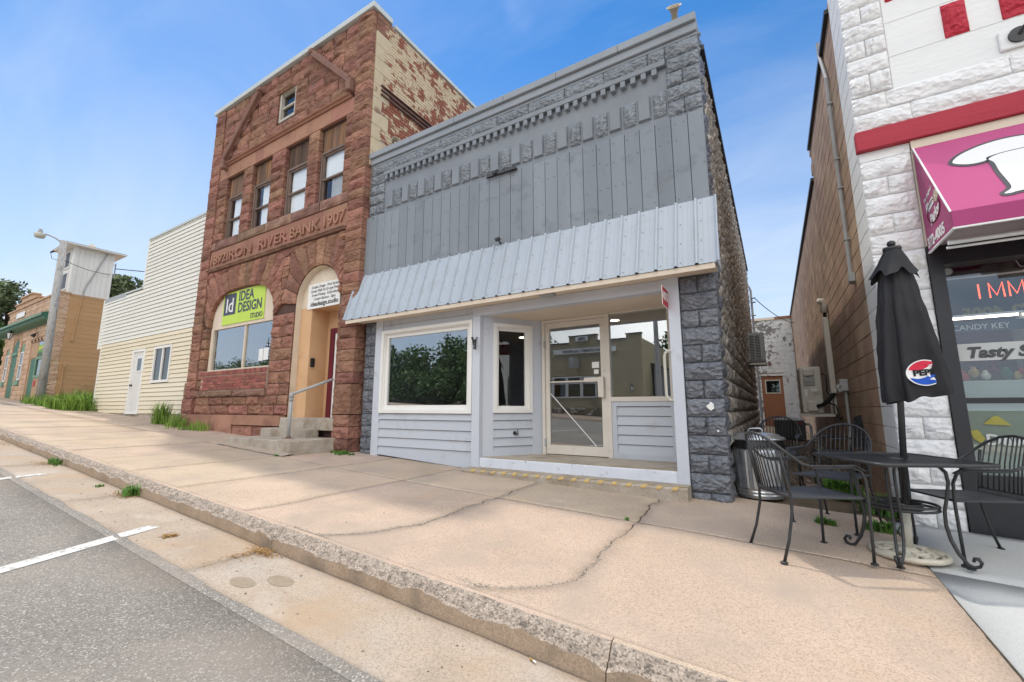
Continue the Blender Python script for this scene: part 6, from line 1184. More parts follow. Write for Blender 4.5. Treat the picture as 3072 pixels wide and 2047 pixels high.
mb = MB(); mb.tube([(.68, 9.86, 1.34), (.75, 9.8, 1.36), (.86, 9.74, 1.46), (.93, 9.72, 1.58)], .035, 8); mb.tube([(.78, 9.95, 1.95), (.86, 9.85, 1.9), (.84, 9.82, 1.6), (.92, 9.8, 1.5)], .010, 6); mb.tube([(.85, 9.75, 1.4), (.93, 9.6, 1.35), (.94, 9.3, 1.1), (.94, 9.0, 1.15)], .014, 6); mb.build('hoses', 'rubber', ms, smooth=True)
rw = empty('line_cover', (.95, 9.7, 1.6), label='tall cream plastic pipe cover with hooded top on the brown wall', cat='pipe'); mb = MB(); mb.cbox(.885, .974, 9.66, 9.76, 1.57, 2.97, .012); mb.build('duct', 'unit_beige', rw); mb = MB(); mb.tube([(.93, 9.71, 2.95), (.93, 9.71, 3.1)], .028, 8); mb.build('pipe', 'rubber', rw); mb = MB(); mb.tube([(.93, 9.71, 3.06), (.93, 9.71, 3.2), (.90, 9.68, 3.28), (.85, 9.65, 3.28)], [.06, .065, .06, .05], 10); mb.build('hood', 'unit_beige', rw, smooth=True)
eb = empty('disconnect_box', (.93, 8.28, 1.5), label='small grey electrical box with conduit on the brown wall', cat='electrical box'); mb = MB(); mb.cbox(.87, .974, 8.20, 8.36, 1.56, 1.74, .01); mb.tube([(.87, 8.2, 1.66), (.84, 8.2, 1.62), (.87, 8.2, 1.55)], .03, 8); mb.build('case', 'unit_grey', eb); mb = MB(); mb.tube([(.94, 8.28, 1.56), (.94, 8.28, 1.1), (.93, 8.3, .7)], .02, 8); mb.build('conduit', 'unit_grey', eb)
la = empty('window_unit', (-.3, 12.2, 2.4), label='grey louvred air-conditioning unit high on the grey wall', cat='air conditioner'); mb = MB(); mb.cbox(-.46, -.10, 12.0, 12.7, 2.42, 3.14, .012); mb.build('casing', 'unit_grey', la); mb = MB(); mb.box(-.42, -.19, 11.985, 12.0, 2.48, 3.08); mb.build('grille_back', 'black', la); mb = MB()
for k in range(16): mb.box(-.43, -.18, 11.972, 11.992, 2.48 + k * .0385, 2.498 + k * .0385)
mb.box(-.43, -.415, 11.97, 11.995, 2.47, 3.1); mb.box(-.315, -.295, 11.97, 11.995, 2.47, 3.1); mb.box(-.19, -.17, 11.97, 11.995, 2.47, 3.1); mb.build('louvres', 'unit_grey', la); mb = MB(); mb.box(-.5, -.08, 12.0, 12.05, 2.36, 2.40); mb.box(-.5, -.08, 12.6, 12.65, 2.36, 2.40); mb.box(-.5, -.46, 12.0, 12.05, 2.36, 2.9); mb.build('bracket', 'unit_beige', la)
cd = empty('condenser', (.33, 15.2, .45), label='dark grey condenser unit standing in the alley before the brown door', cat='air conditioner'); mb = MB(); mb.cbox(-.06, .46, 15.0, 15.7, .42, .95, .02); mb.build('coil_casing', 'condenser_dark', cd); mb = MB(); mb.cbox(.46, .70, 14.98, 15.7, .42, .93, .02); mb.build('service_panel', 'unit_dark', cd); mb = MB(); mb.cbox(-.07, .71, 14.98, 15.72, .95, .985, .01); mb.lathe([(.30, 0), (.26, .03), (.1, .045), (0, .045)], 20, (.3, 15.35, .985)); mb.build('top_grille', 'unit_grey', cd); mb = MB()
for k in range(9): mb.box(-.065, .46, 14.988, 15.0, .46 + k * .052, .47 + k * .052)
mb.build('coil_fins', 'black', cd); mb = MB(); mb.tube([(.71, 15.1, .85), (.78, 15.0, .86), (.82, 14.95, .8), (.82, 14.9, .5), (.9, 14.8, .45)], .035, 8); mb.build('flex_conduit', 'unit_grey', cd, smooth=True); MB().box(.52, .62, 14.972, 14.981, .86, .89).build('badge', 'red_sign', cd)
# end of the alley: white peeling block building with brown door
ab = empty('alley_end_building', (0, 23.6, .5), label='peeling white block building closing the alley with a brown door', cat='building'); YA = 23.5
mb = MB(); mb.box(-4, -.50, YA + .03, YA + 4, 0, 5.5); mb.box(.46, .972, YA + .03, YA + 4, 0, 5.5); mb.box(-.50, .46, YA + .03, YA + 4, 2.86, 5.5); mb.build('wall', 'mortar_pale', ab)
z = .3; row = 0; wm = MB().cbox(-.5, .5, -.5, .5, -.5, .5, .02).mesh('block', 'white_peel')
while z < 5.4:
    x = -1.3 + (.2 if row % 2 else 0)
    while x < .96:
        a, b = x, min(x + .405, .965); segs = [(a, b)]
        if z < 2.80: segs = [s for s in ((a, min(b, -.50)), (max(a, .46), b)) if s[1] - s[0] > .04]
        for s in segs: inst('block', wm, None, ab, ((s[0] + s[1]) / 2, YA + .03 + random.uniform(-.004, .004), z + .1), (s[1] - s[0] - .006, .08, .196))
        x += .406
    z += .2032; row += 1
mb = MB(); mb.box(-4, .97, YA - .06, YA + .3, 5.46, 5.58); mb.build('roof_edge', 'cream_soffit', ab); MB().box(.3, .97, YA - .07, YA - .06, 5.47, 5.58).build('rust_flashing', 'wood_door', ab)
ad_ = empty('door', (0, YA, .6), parent=ab); mb = MB(); mb.box(-.50, -.45, YA - .03, YA + .1, .5, 2.86); mb.box(.41, .46, YA - .03, YA + .1, .5, 2.86); mb.box(-.55, .51, YA - .05, YA + .1, 2.80, 2.88); mb.build('door_frame', 'white_peel', ad_); mb = MB(); mb.box(-.45, .41, YA + .03, YA + .08, .5, 2.80); mb.build('door_leaf', 'wood_door', ad_); mb = MB(); frame(mb, -.32, .30, 1.98, 2.62, YA + .01, YA + .035, .05); mb.build('light_frame', 'grey_wood', ad_); MB().box(-.27, .25, YA + .02, YA + .025, 2.03, 2.57).build('pane', 'glass_dark', ad_)
mb = MB(); mb.cbox(-.12, -.0, YA - .14, YA, 3.32, 3.48, .02); mb.build('door_lamp', 'rust_steel', ab)
mb = MB(); mb.cbox(-.75, -.63, YA - .14, YA, 2.2, 2.5, .01); mb.tube([(-.66, YA - .07, 2.35), (-.60, YA - .07, 2.35)], .04, 8); mb.build('meter_box', 'unit_grey', ab)
uh = empty('service_mast', (-.25, 16.5, 3), label='grey service mast with weatherhead at the grey building rear corner', cat='mast'); mb = MB(); mb.tube([(-.40, 16.5, .4), (-.40, 16.5, 5.3), (-.44, 16.5, 5.45), (-.50, 16.5, 5.42)], .035, 8); mb.build('mast', 'unit_grey', uh); mb = MB(); mb.tube([(-.40, 16.4, 5.0), (-.28, 16.35, 5.0)], .02, 6); mb.tube([(-.40, 16.4, 4.85), (-.28, 16.35, 4.85)], .02, 6); mb.tube([(-.45, 16.4, 4.4), (-.30, 16.35, 4.4)], .018, 6); mb.build('insulators', 'black_metal', uh)
cable('cable', (-.30, 16.4, 5.0), (1.6, 24.0, 5.3), .35, .014, 'sagging service cable crossing above the alley')
# alley ground with gravel
mb = MB(); xs_ = [-.46 + .095 * i for i in range(16)]; ys_ = [5.6 + 18 * (j / 40) for j in range(41)]; mb.add([(x, y, Gs(x, y) - .02 + .025 * fbm(x * 2, y * 2, 0)) for y in ys_ for x in xs_], [(j * 16 + i, j * 16 + i + 1, (j + 1) * 16 + i + 1, (j + 1) * 16 + i) for j in range(40) for i in range(15)]); mb.build('alley_ground', 'soil', kind='structure', smooth=True)
pts = []
for k in range(2600): x = random.uniform(-.45, .96); y = 7.0 + 16 * random.random() ** 1.6; pts.append((x, y, Gs(x, y) - .02))
crumbs('gravel', pts, .012, .035, 'pebble', None, 'stuff')
# ================================================================ patio set
def make_chair(name, label, loc, ang, group='black wire-back patio chairs'):
    t = empty(name, loc, ang, label, 'chair', group); s2 = [1, -1]
    side = [(.27, .245, .0), (.275, .245, .2), (.28, .245, .42), (.275, .25, .56), (.245, .255, .625), (.18, .26, .65), (.05, .265, .645), (-.08, .265, .645), (-.17, .255, .675), (-.25, .23, .745), (-.315, .18, .815), (-.355, .10, .865)]
    full = side + [(-.37, 0, .88)] + [(x, -y, z) for x, y, z in reversed(side)]
    mb = MB(); mb.tube(full, .0105, 8); mb.build('arm_frame', 'black_metal', t, smooth=True, local=True)
    for s in s2:
        mb = MB(); mb.tube([(-.33, s * .215, 0), (-.275, s * .205, .15), (-.235, s * .20, .32), (-.23, s * .20, .43), (-.26, s * .205, .60), (-.29, s * .205, .76)], .0105, 8); mb.build('leg', 'black_metal', t, smooth=True, local=True)
        mb = MB(); mb.bar((.05, s * .265, .659), (.20, s * .26, .661), .034, .008); mb.bar((.20, s * .26, .661), (.262, s * .253, .625), .034, .008); mb.bar((-.12, s * .265, .66), (.05, s * .265, .659), .028, .008); mb.build('arm_rest', 'black_metal', t, local=True)
    for x, y in ((.27, .245), (.27, -.245), (-.33, .215), (-.33, -.215)):
        mb = MB(); mb.lathe([(.024, 0), (.024, .008), (.014, .014)], 10, (x, y, 0)); mb.build('foot', 'black_metal', t, local=True)
    mb = MB(); lo = [(-.235, .20, .47), (-.265, .12, .465), (-.275, 0, .463), (-.265, -.12, .465), (-.235, -.20, .47)]; mb.tube(lo, .008, 6)
    arch = [Vector(p) for p in full[8:17]]; ys = [p.y for p in arch]
    for k in range(11):
        y = -.18 + .036 * k; a = None
        for p, q in zip(arch[:-1], arch[1:]):
            if min(p.y, q.y) <= y <= max(p.y, q.y): f = (y - p.y) / (q.y - p.y); a = p.lerp(q, f)
        b = Vector((-.235 - .04 * (1 - (y / .2) ** 2), y, .467)); mb.tube([b, b.lerp(a, .5) + Vector((.012, 0, 0)), a], .0052, 5)
    mb.build('back_slats', 'black_metal', t, smooth=True, local=True)
    mb = MB(); P = [(.262, .225), (.262, -.225), (-.225, -.20), (-.225, .20)]; n = 8; vs = []
    for j in range(n + 1):
        for i in range(n + 1):
            u, v = i / n, j / n; x = .262 + (-.225 - .262) * v; hw = .225 + (.20 - .225) * v; y = hw * (1 - 2 * u); vs.append((x, y, .435 - .012 * math.sin(math.pi * u) * math.sin(math.pi * v)))
    mb.add(vs, [(j * 9 + i, j * 9 + i + 1, j * 9 + i + 10, j * 9 + i + 9) for j in range(n) for i in range(n)]); mb.tube([(x, y, .432) for x, y in P], .009, 6, closed=True); mb.build('seat', 'black_seat', t, local=True)
    return t
make_chair('patio_chair', 'black wire-back chair seen from behind, nearest to the storefront steps', (.14, 4.05, Gs(.14, 4.05) + .003), R(31))
make_chair('patio_chair', 'black wire-back chair facing the street on the alley side of table', (.40, 5.02, Gs(.40, 5.02) + .003), R(243))
make_chair('patio_chair', 'black wire-back chair at right edge before the parlor window', (1.20, 4.70, Gs(1.2, 4.7) + .003), R(203))
make_chair('patio_chair', 'black wire-back chair half hidden behind the metal trash can', (-.02, 6.65, Gs(0, 6.65)), R(262))
# solid-back chair in the alley
ac = empty('stacking_chair', (.70, 7.3, Gs(.7, 7.3)), R(200), 'black solid-back chair standing against the brown alley wall', 'chair')
mb = MB()
for s in (1, -1): mb.tube([(.24, s * .22, 0), (.23, s * .22, .44), (.2, s * .23, .62), (-.05, s * .24, .64), (-.22, s * .22, .62)], .012, 6); mb.tube([(-.30, s * .21, 0), (-.22, s * .2, .43), (-.30, s * .2, .88)], .012, 6)
mb.build('frame', 'black_metal', ac, smooth=True, local=True); mb = MB(); mb.cbox(-.22, .25, -.22, .22, .42, .45, .01); mb.build('seat', 'black_seat', ac, local=True)
mb = MB(); mb.add([(-.235 - .07 * v, (-.19 + .38 * u), .50 + .40 * v + (.03 * math.sin(math.pi * u) if v == 1 else 0)) for v in (0, .5, 1) for u in (0, .25, .5, .75, 1)], [(j * 5 + i, j * 5 + i + 1, j * 5 + i + 6, j * 5 + i + 5) for j in range(2) for i in range(4)]); mb.build('backrest', 'black_seat', ac, local=True)
# table
TB = (.745, 4.36); tz = Gs(*TB) + .004; tt = empty('patio_table', (*TB, tz), R(27), 'square black metal mesh patio table with scrolled legs and umbrella', 'table')
mb = MB(); hs = .385; cr_ = .06; P = []
for cx, cy, a0 in ((hs - cr_, hs - cr_, 0), (-hs + cr_, hs - cr_, 90), (-hs + cr_, -hs + cr_, 180), (hs - cr_, -hs + cr_, 270)):
    for k in range(5): q = R(a0 + 22.5 * k); P.append((cx + cr_ * math.cos(q), cy + cr_ * math.sin(q)))
mb.tube([(x, y, .70) for x, y in P], .013, 8, closed=True); mb.tube([(x * .93, y * .93, .69) for x, y in P], .008, 6, closed=True); mb.build('rim', 'black_metal', tt, smooth=True, local=True)
mb = MB(); n = 46
for k in range(1, n):
    c_ = -hs + 2 * hs * k / n; e = hs - .012 if abs(c_) < hs - cr_ else hs - cr_ + math.sqrt(max(0, cr_ ** 2 - (abs(c_) - hs + cr_) ** 2)) - .01
    mb.box(c_ - .0034, c_ + .0034, -e, e, .7015, .7045); mb.box(-e, e, c_ - .0034, c_ + .0034, .6975, .7005)
mb.build('mesh_top', 'black_metal', tt, local=True)
mb = MB(); mb.tube([(.04 * math.cos(q * .393), .04 * math.sin(q * .393), .703) for q in range(16)], .008, 6, closed=True); mb.build('collar', 'black_metal', tt, local=True)
legp = [(.06, .69), (.16, .69), (.225, .675), (.262, .63), (.268, .56), (.25, .46), (.228, .36), (.225, .27), (.24, .17), (.268, .09), (.305, .03), (.335, .018), (.362, .03), (.372, .055), (.358, .078), (.338, .074), (.335, .058)]
for k in range(4):
    q = R(45 + 90 * k); mb = MB(); d = Vector((math.cos(q), math.sin(q), 0)); sd_ = Vector((-math.sin(q), math.cos(q), 0))
    for s in (-.022, .022): mb.tube([d * r + sd_ * (s * (1 if z > .1 else max(.25, z * 9))) + Vector((0, 0, z)) for r, z in legp], .0095, 7)
    mb.lathe([(.024, 0), (.024, .008), (.016, .012)], 10, tuple(d * .318)); mb.build('leg', 'black_metal', tt, smooth=True, local=True)
for r_, z in ((.205, .37), (.12, .37)):
    mb = MB()
    for dz in (-.012, .012): mb.tube([(r_ * math.cos(a * .2618), r_ * math.sin(a * .2618), z + dz) for a in range(24)], .010, 6, closed=True)
    mb.build('ring', 'black_metal', tt, smooth=True, local=True)
# umbrella and its base
RT = Vector((.855, .518, 0)); ub = Vector((.76, 4.42, Gs(.76, 4.42) + .006)); ut = Vector((.76, 4.42, 2.60)) + RT * .20
uc = (ub.x, ub.y, ub.z); bs_ = empty('cast_iron_base', uc, 0, 'round cream cast-iron umbrella base with rusty openwork scrolls under the table', 'umbrella base')
mb = MB(); mb.tube([(.215 * math.cos(k * .1745), .215 * math.sin(k * .1745), .018) for k in range(36)], .020, 8, closed=True); mb.build('rim', 'base_iron', bs_, smooth=True, local=True)
mb = MB(); mb.lathe([(.085, .012), (.08, .035), (.05, .05), (.034, .06)], 20)
for k in range(8):
    q = R(45 * k); pts = []
    for j in range(9): f = j / 8; r_ = .075 + .135 * f; a = q + .9 * math.sin(f * 3.1); pts.append((r_ * math.cos(a), r_ * math.sin(a), .028 - .008 * f))
    mb.tube(pts, .014, 6); c0 = Vector((.15 * math.cos(q + .55), .15 * math.sin(q + .55), .024)); mb.tube([c0 + Vector((.026 * math.cos(a), .026 * math.sin(a), 0)) for a in [x * .7 for x in range(8)]], .010, 5)
mb.build('scrollwork', 'base_iron', bs_, smooth=True, local=True); mb = MB(); mb.tube([(0, 0, .04), (.012, .006, .36)], .032, 14); mb.build('socket', 'post_ivory', bs_, smooth=True, local=True)
um = empty('umbrella', uc, 0, 'closed black patio umbrella with a red white and blue round logo', 'umbrella')
ax_ = (ut - ub); mb = MB(); mb.tube([ub + ax_ * .06, ut], .021, 12); mb.build('pole', 'black_metal', um, smooth=True)
def up_(z): f = (z - ub.z) / (ut.z - ub.z); return ub + ax_ * f
mb = MB(); c_ = up_(2.59); mb.lathe([(.0, .085), (.022, .075), (.030, .055), (.022, .034), (.014, .03), (.06, .022), (.062, .0), (.05, -.01)], 16, tuple(c_)); mb.build('finial', 'black_frame', um, smooth=True)
TH0 = math.atan2(-.98, -.18)
def canopy_r(th, z, ridge=True):
    f = (2.50 - z) / (2.50 - 1.38); base = np.interp(f, [0, .15, .4, .7, .92, 1.0], [.074, .10, .130, .153, .168, .162])
    dth = (th - TH0 - .35 + math.pi) % (2 * math.pi) - math.pi; calm = 1 - math.exp(-(dth / .75) ** 2)
    r_ = base * (1 + f * .34 * calm * math.sin(7 * th + 1.5 * f + .6) + .08 * calm * math.sin(13 * th + 3 * f))
    if ridge:
        for c0, w, am in ((.86, .14, .085), (1.25, .12, .09), (-.75, .22, .03)):
            dd_ = (th - TH0 - c0 + .25 * (1 - f) * 0 + math.pi) % (2 * math.pi) - math.pi; r_ += am * f * math.exp(-(dd_ / w) ** 2)
    return float(r_)
def canopy_c(z): f = max(0, (2.50 - z) / 1.12); return up_(z) + RT * (.125 * f ** 1.2)
mb = MB(); nz, nt_ = 26, 96; vs = []
for j in range(nz + 1):
    for k in range(nt_):
        th = 2 * math.pi * k / nt_; hem = 1.385 + .045 * math.sin(th - TH0 - .4) + .012 * math.sin(7 * th); f = j / nz; z = 2.50 + (hem - 2.50) * f; c_ = canopy_c(z); r_ = canopy_r(th, z) + .014 * fbm(math.cos(th) * 2.2, math.sin(th) * 2.2, z * 3.2); vs.append((c_.x + r_ * math.cos(th), c_.y + r_ * math.sin(th), z))
fs = [(j * nt_ + k, (j + 1) * nt_ + k, (j + 1) * nt_ + (k + 1) % nt_, j * nt_ + (k + 1) % nt_) for j in range(nz) for k in range(nt_)]; mb.add(vs, fs)
b0 = len(mb.v); lastr = vs[nz * nt_:]; cen = canopy_c(1.45); mb.add(lastr + [tuple(Vector(p).lerp(Vector((cen.x, cen.y, 1.46)), .55) + Vector((0, 0, .03))) for p in lastr], [(k, nt_ + k, nt_ + (k + 1) % nt_, (k + 1) % nt_) for k in range(nt_)])
mb.build('canopy', 'black_cloth', um, smooth=True)
mb = MB(); vs = []
for j in range(7):
    for k in range(nt_):
        th = 2 * math.pi * k / nt_; f = j / 6; z = 2.585 - .215 * f - .03 * f * math.sin(6 * th + .4) - .012 * f * math.sin(11 * th); c_ = up_(z); r_ = .056 + f * (.095 + .022 * math.sin(6 * th) * f); vs.append((c_.x + r_ * math.cos(th), c_.y + r_ * math.sin(th), z))
mb.add(vs, [(j * nt_ + k, (j + 1) * nt_ + k, (j + 1) * nt_ + (k + 1) % nt_, j * nt_ + (k + 1) % nt_) for j in range(6) for k in range(nt_)]); mb.build('top_vent', 'black_cloth', um, smooth=True)
zc_ = 1.565; thc = TH0 + .42
def on_can(a, b, h):                                             # a: along the cloth, b: up
    z = zc_ + b + a * .10; c_ = canopy_c(z); r0 = canopy_r(thc, z, False); th = thc + a / max(.1, r0); r_ = canopy_r(th, z, False) + h; return (c_.x + r_ * math.cos(th), c_.y + r_ * math.sin(th), z)
lg = empty('logo', (ub.x, ub.y, 1.5), parent=um)
def logo_poly(P, mat, h, name): mb = MB(); c_ = (sum(p[0] for p in P) / len(P), sum(p[1] for p in P) / len(P)); mb.add([on_can(*c_, h)] + [on_can(*p, h) for p in P], [(0, i + 1, (i + 1) % len(P) + 1) for i in range(len(P))]); mb.build(name, mat, lg)
circ = lambda r, n=40: [(r * math.cos(2 * math.pi * k / n), r * math.sin(2 * math.pi * k / n)) for k in range(n)]
logo_poly(circ(.098), 'white_print', .018, 'roundel'); wv = lambda x: .012 * math.sin(x * 38)
logo_poly([(.090 * math.cos(a), .090 * math.sin(a)) for a in np.linspace(R(24), R(156), 24)] + [(x, .032 + wv(x)) for x in np.linspace(-.082, .082, 14)], 'logo_red', .020, 'upper_field')
logo_poly([(.090 * math.cos(a), .090 * math.sin(a)) for a in np.linspace(R(204), R(336), 24)] + [(x, -.030 + wv(x)) for x in np.linspace(.082, -.082, 14)], 'logo_blue', .020, 'lower_field')
me = text_mesh('PEPSI', .060, 0.0, offset=.003, align='CENTER', xs=.98); bm = bmesh.new(); bm.from_mesh(me); bmesh.ops.triangulate(bm, faces=bm.faces[:])
for v in bm.verts: v.co = on_can(v.co.x, v.co.y - .018, .0215)
bm.to_mesh(me); bm.free(); me.materials.clear(); me.materials.append(MATS['black']); o = link(bpy.data.objects.new('lettering', me)); setpar(o, lg)
# trash can
tcn = empty('trash_can', (-.22, 5.83, Gs(-.2, 5.8) + .005), 0, 'galvanised ribbed metal trash can with lid beside the storefront corner', 'trash can')
mb = MB(); prof = [(.225, 0), (.23, .02), (.235, .035), (.23, .05), (.237, .07), (.232, .085)]; n = 96; vs = []
for r_, z in prof: vs += [(r_ * math.cos(2 * math.pi * k / n), r_ * math.sin(2 * math.pi * k / n), z) for k in range(n)]
for z in (.11, .50): vs += [((.234 + .03 * (z / .6) + (.006 if (k // 3) % 2 else 0)) * math.cos(2 * math.pi * k / n), (.234 + .03 * (z / .6) + (.006 if (k // 3) % 2 else 0)) * math.sin(2 * math.pi * k / n), z) for k in range(n)]
for r_, z in ((.258, .53), (.268, .56), (.262, .60), (.27, .615), (.264, .63)): vs += [(r_ * math.cos(2 * math.pi * k / n), r_ * math.sin(2 * math.pi * k / n), z) for k in range(n)]
L_ = len(vs) // n; mb.add(vs, [(i * n + k, i * n + (k + 1) % n, (i + 1) * n + (k + 1) % n, (i + 1) * n + k) for i in range(L_ - 1) for k in range(n)]); mb.build('body', 'galvanised', tcn, smooth=False, local=True)
mb = MB(); vs = []
for j in range(5):
    for k in range(48): a = 2 * math.pi * k / 48; f = j / 4; z = .645 - f * (.10 + .05 * fbm(a * 2, 0, 0)); r_ = .272 + .012 * f + .008 * fbm(a * 6, f * 3, 1); vs.append((r_ * math.cos(a), r_ * math.sin(a), z))
mb.add(vs, [(j * 48 + k, j * 48 + (k + 1) % 48, (j + 1) * 48 + (k + 1) % 48, (j + 1) * 48 + k) for j in range(4) for k in range(48)]); mb.build('bag', 'bin_bag', tcn, smooth=True, local=True)
mb = MB(); mb.lathe([(.29, .63), (.295, .645), (.285, .66), (.24, .675), (.23, .69), (.12, .705), (.0, .71)], 40); mb.build('lid', 'galvanised', tcn, smooth=True, local=True); mb = MB(); mb.tube([(-.07, 0, .70), (-.07, 0, .74), (-.05, 0, .755), (.05, 0, .755), (.07, 0, .74), (.07, 0, .70)], .009, 6); mb.build('lid_handle', 'galvanised', tcn, smooth=True, local=True)
# roof horns
def horn(loc, aim, s, lab):
    t = empty('horn_speaker', loc, 0, lab, 'loudspeaker'); q = Vector(aim).normalized().to_track_quat('Z', 'Y').to_matrix().to_4x4(); M_ = Matrix.Translation(loc) @ q @ Matrix.Scale(s, 4)
    mb = MB(); mb.lathe([(.045, -.34), (.075, -.33), (.08, -.12), (.085, .02), (.11, .10), (.15, .16), (.20, .20), (.205, .205), (.19, .20), (.13, .15), (.08, .05), (.06, -.05)], 28, cap=False); mb.build('bell', 'horn_tan', t, smooth=True, xf=M_)
    mb = MB(); mb.lathe([(.05, -.05), (.05, .10), (.045, .125), (0, .135)], 16); mb.build('phase_plug', 'post_ivory', t, smooth=True, xf=M_); mb = MB(); mb.tube([Vector(loc) - Vector(aim).normalized() * .2 * s, (loc[0], loc[1] + .12, loc[2] - .5)], .02, 6); mb.build('mount', 'unit_grey', t); return t
horn((-.745, 5.50, 6.60), (.10, -.62, .42), .48, 'tan horn loudspeaker standing on the grey parapet corner'); horn((-6.22, 5.62, 6.62), (.9, -.35, -.05), .55, 'tan horn loudspeaker tucked between bank flank and grey parapet')
# ================================================================ across the street (seen in the shop windows)
lb = empty('laundry_building', (-11, -14, .8), label='tan lap-sided laundry with stepped parapet across the street', cat='building'); YL = -14.0
zb = .80; mb = MB(); mb.box(-15.6, -6.7, YL - 8, YL - .03, .4, 5.60); mb.box(-11.45, -9.54, YL - .3, YL - .03, 5.60, 6.03); mb.box(-7.60, -6.7, YL - .3, YL - .03, 5.60, 5.88); mb.box(-15.6, -14.6, YL - .3, YL - .03, 5.60, 5.88); mb.build('wall', 'laundry_siding', lb)
z = 1.30
while z < 6.0:
    if z < 5.55: segs = [(-15.62, -6.68)]
    elif z < 5.85: segs = [(-15.62, -14.6), (-11.46, -9.53), (-7.61, -6.68)]
    else: segs = [(-11.46, -9.53)]
    for a, b in segs:
        cuts = [(a, b)] if not 1.95 < z + .08 < 3.40 else [(a, -13.7), (-9.55, b)]
        for s0, s1 in cuts:
            mb = MB(); mb.add([(s0, YL + .02, z), (s1, YL + .02, z), (s1, YL, z + .165), (s0, YL, z + .165), (s0, YL - .03, z), (s1, YL - .03, z)], [(1, 0, 3, 2), (0, 1, 5, 4)]); mb.build('lap_board', 'laundry_siding', lb)
    z += .165
mb = MB(); mb.box(-11.5, -9.5, YL - .33, YL + .06, 6.03, 6.09); mb.box(-7.65, -6.65, YL - .33, YL + .06, 5.88, 5.94); mb.box(-9.5, -7.65, YL - .33, YL + .06, 5.60, 5.66); mb.box(-14.6, -11.5, YL - .33, YL + .06, 5.60, 5.66); mb.box(-15.65, -14.6, YL - .33, YL + .06, 5.88, 5.94); mb.build('parapet_cap', 'shingle', lb)
for k in range(4):
    x0 = -13.7 + k * 1.03; w = empty('window', (x0 + .5, YL, 2.0), parent=lb); mb = MB(); frame(mb, x0, x0 + 1.0, 1.98, 3.36, YL - .02, YL + .06, .08); mb.box(x0 + .08, x0 + .92, YL, YL + .05, 2.88, 2.94); mb.build('window_frame', 'trim_white', w); MB().box(x0 + .08, x0 + .92, YL + .01, YL + .02, 2.06, 3.28).build('pane', 'glass_dark', w); MB().box(x0 + .08, x0 + .92, YL - .028, YL - .02, 2.06, 3.28).build('backing', 'dark_room', w)
Mback = lambda x, z: Matrix.Translation((x, YL + .10, z)) @ Matrix.Rotation(R(180), 4, 'Z') @ Matrix.Rotation(R(90), 4, 'X')
sg = empty('name_sign', (-10.4, YL, 4.9), parent=lb); mb = MB(); mb.box(-12.6, -8.26, YL, YL + .08, 4.86, 5.20); mb.build('panel', 'trim_white', sg); text('MAIN STREET LAUNDRY', .25, 'ink', Mback(-10.43, 4.94), sg, align='CENTER', offset=.004, xs=1.12)
sg = empty('year_sign', (-10.5, YL, 5.7), parent=lb); mb = MB(); mb.box(-10.96, -10.1, YL, YL + .08, 5.68, 5.99); mb.build('panel', 'trim_white', sg); text('2005', .26, 'ink', Mback(-10.53, 5.74), sg, align='CENTER', offset=.006)
MB().cbox(-11.0, -10.75, YL + .02, YL + 1.1, 3.85, 4.50, .02).build('hanging_sign', 'unit_grey', lb); lantern(-7.3, 2.6, lb, YL + .55)
fsn = empty('stone_base', (-11, YL, .9), parent=lb); sm = MB(); sm.lathe([(0, -.5), (.35, -.42), (.5, -.1), (.46, .2), (.3, .44), (0, .5)], 8); sme = sm.mesh('stone', 'field_stone', True)
for k in range(70): inst('stone', sme, None, fsn, (random.uniform(-15.5, -6.8), YL + .08 + random.uniform(0, .1), .82 + random.choice((.08, .25, .4))), (random.uniform(.2, .42), .25, random.uniform(.16, .26)), (0, random.uniform(-.4, .4), 0))
wg = empty('grey_shed', (-5, -17, .7), label='low grey shed with louvred vent beside the laundry', cat='shed'); mb = MB(); mb.prism([(-6.6, .5), (-3.6, .5), (-3.6, 2.9), (-6.6, 4.1)], lambda x, z: (x, -22, z), lambda x, z: (x, -16.5, z)); mb.build('wall', 'unit_grey', wg); mb = MB(); mb.prism([(-6.7, 4.14), (-3.3, 2.78), (-3.3, 2.9), (-6.7, 4.26)], lambda x, z: (x, -22.2, z), lambda x, z: (x, -16.2, z)); mb.build('roof', 'shingle', wg)
for k in range(9): MB().box(-4.7, -3.9, -16.5, -16.44, 1.2 + k * .13, 1.27 + k * .13).build('louvre', 'trim_white', wg)
mb = MB(); mb.tube([(-5.4, -12.4, .4), (-5.45, -12.4, 9.5)], [.16, .11], 10); mb.build('street_pole', 'weathered_pole', label='plain wooden pole across the street beside the laundry', cat='pole')
grp = 'trees across the street'
far_spots = [(-1.5, -27, 7.5, 3.2, 'leaf'), (-6.5, -25, 7.0, 3.0, 'leaf'), (-18.5, -24, 6.5, 3.2, 'leaf'), (-22.5, -22, 5.6, 2.8, 'leaf'), (-26.5, -24, 6.2, 3.3, 'leaf'), (-30.5, -23, 5.2, 3.0, 'leaf'), (-34.5, -25, 5.8, 3.3, 'leaf'), (-38.5, -23, 5.5, 3.0, 'leaf'), (-43, -25, 5.5, 3.4, 'leaf'), (-50, -28, 5.5, 3.6, 'leaf'), (-58, -30, 5.0, 3.8, 'leaf'), (-67, -32, 6.0, 4.2, 'leaf'), (-77, -33, 6.8, 4.4, 'leaf'), (-88, -34, 6.8, 4.4, 'leaf'), (-96, -33, 6.5, 4.4, 'leaf')]
ORD = ['first', 'second', 'third', 'fourth', 'fifth', 'sixth', 'seventh', 'eighth', 'ninth', 'tenth', 'eleventh', 'twelfth', 'thirteenth', 'fourteenth', 'fifteenth', 'sixteenth', 'seventeenth', 'eighteenth', 'nineteenth', 'twentieth']
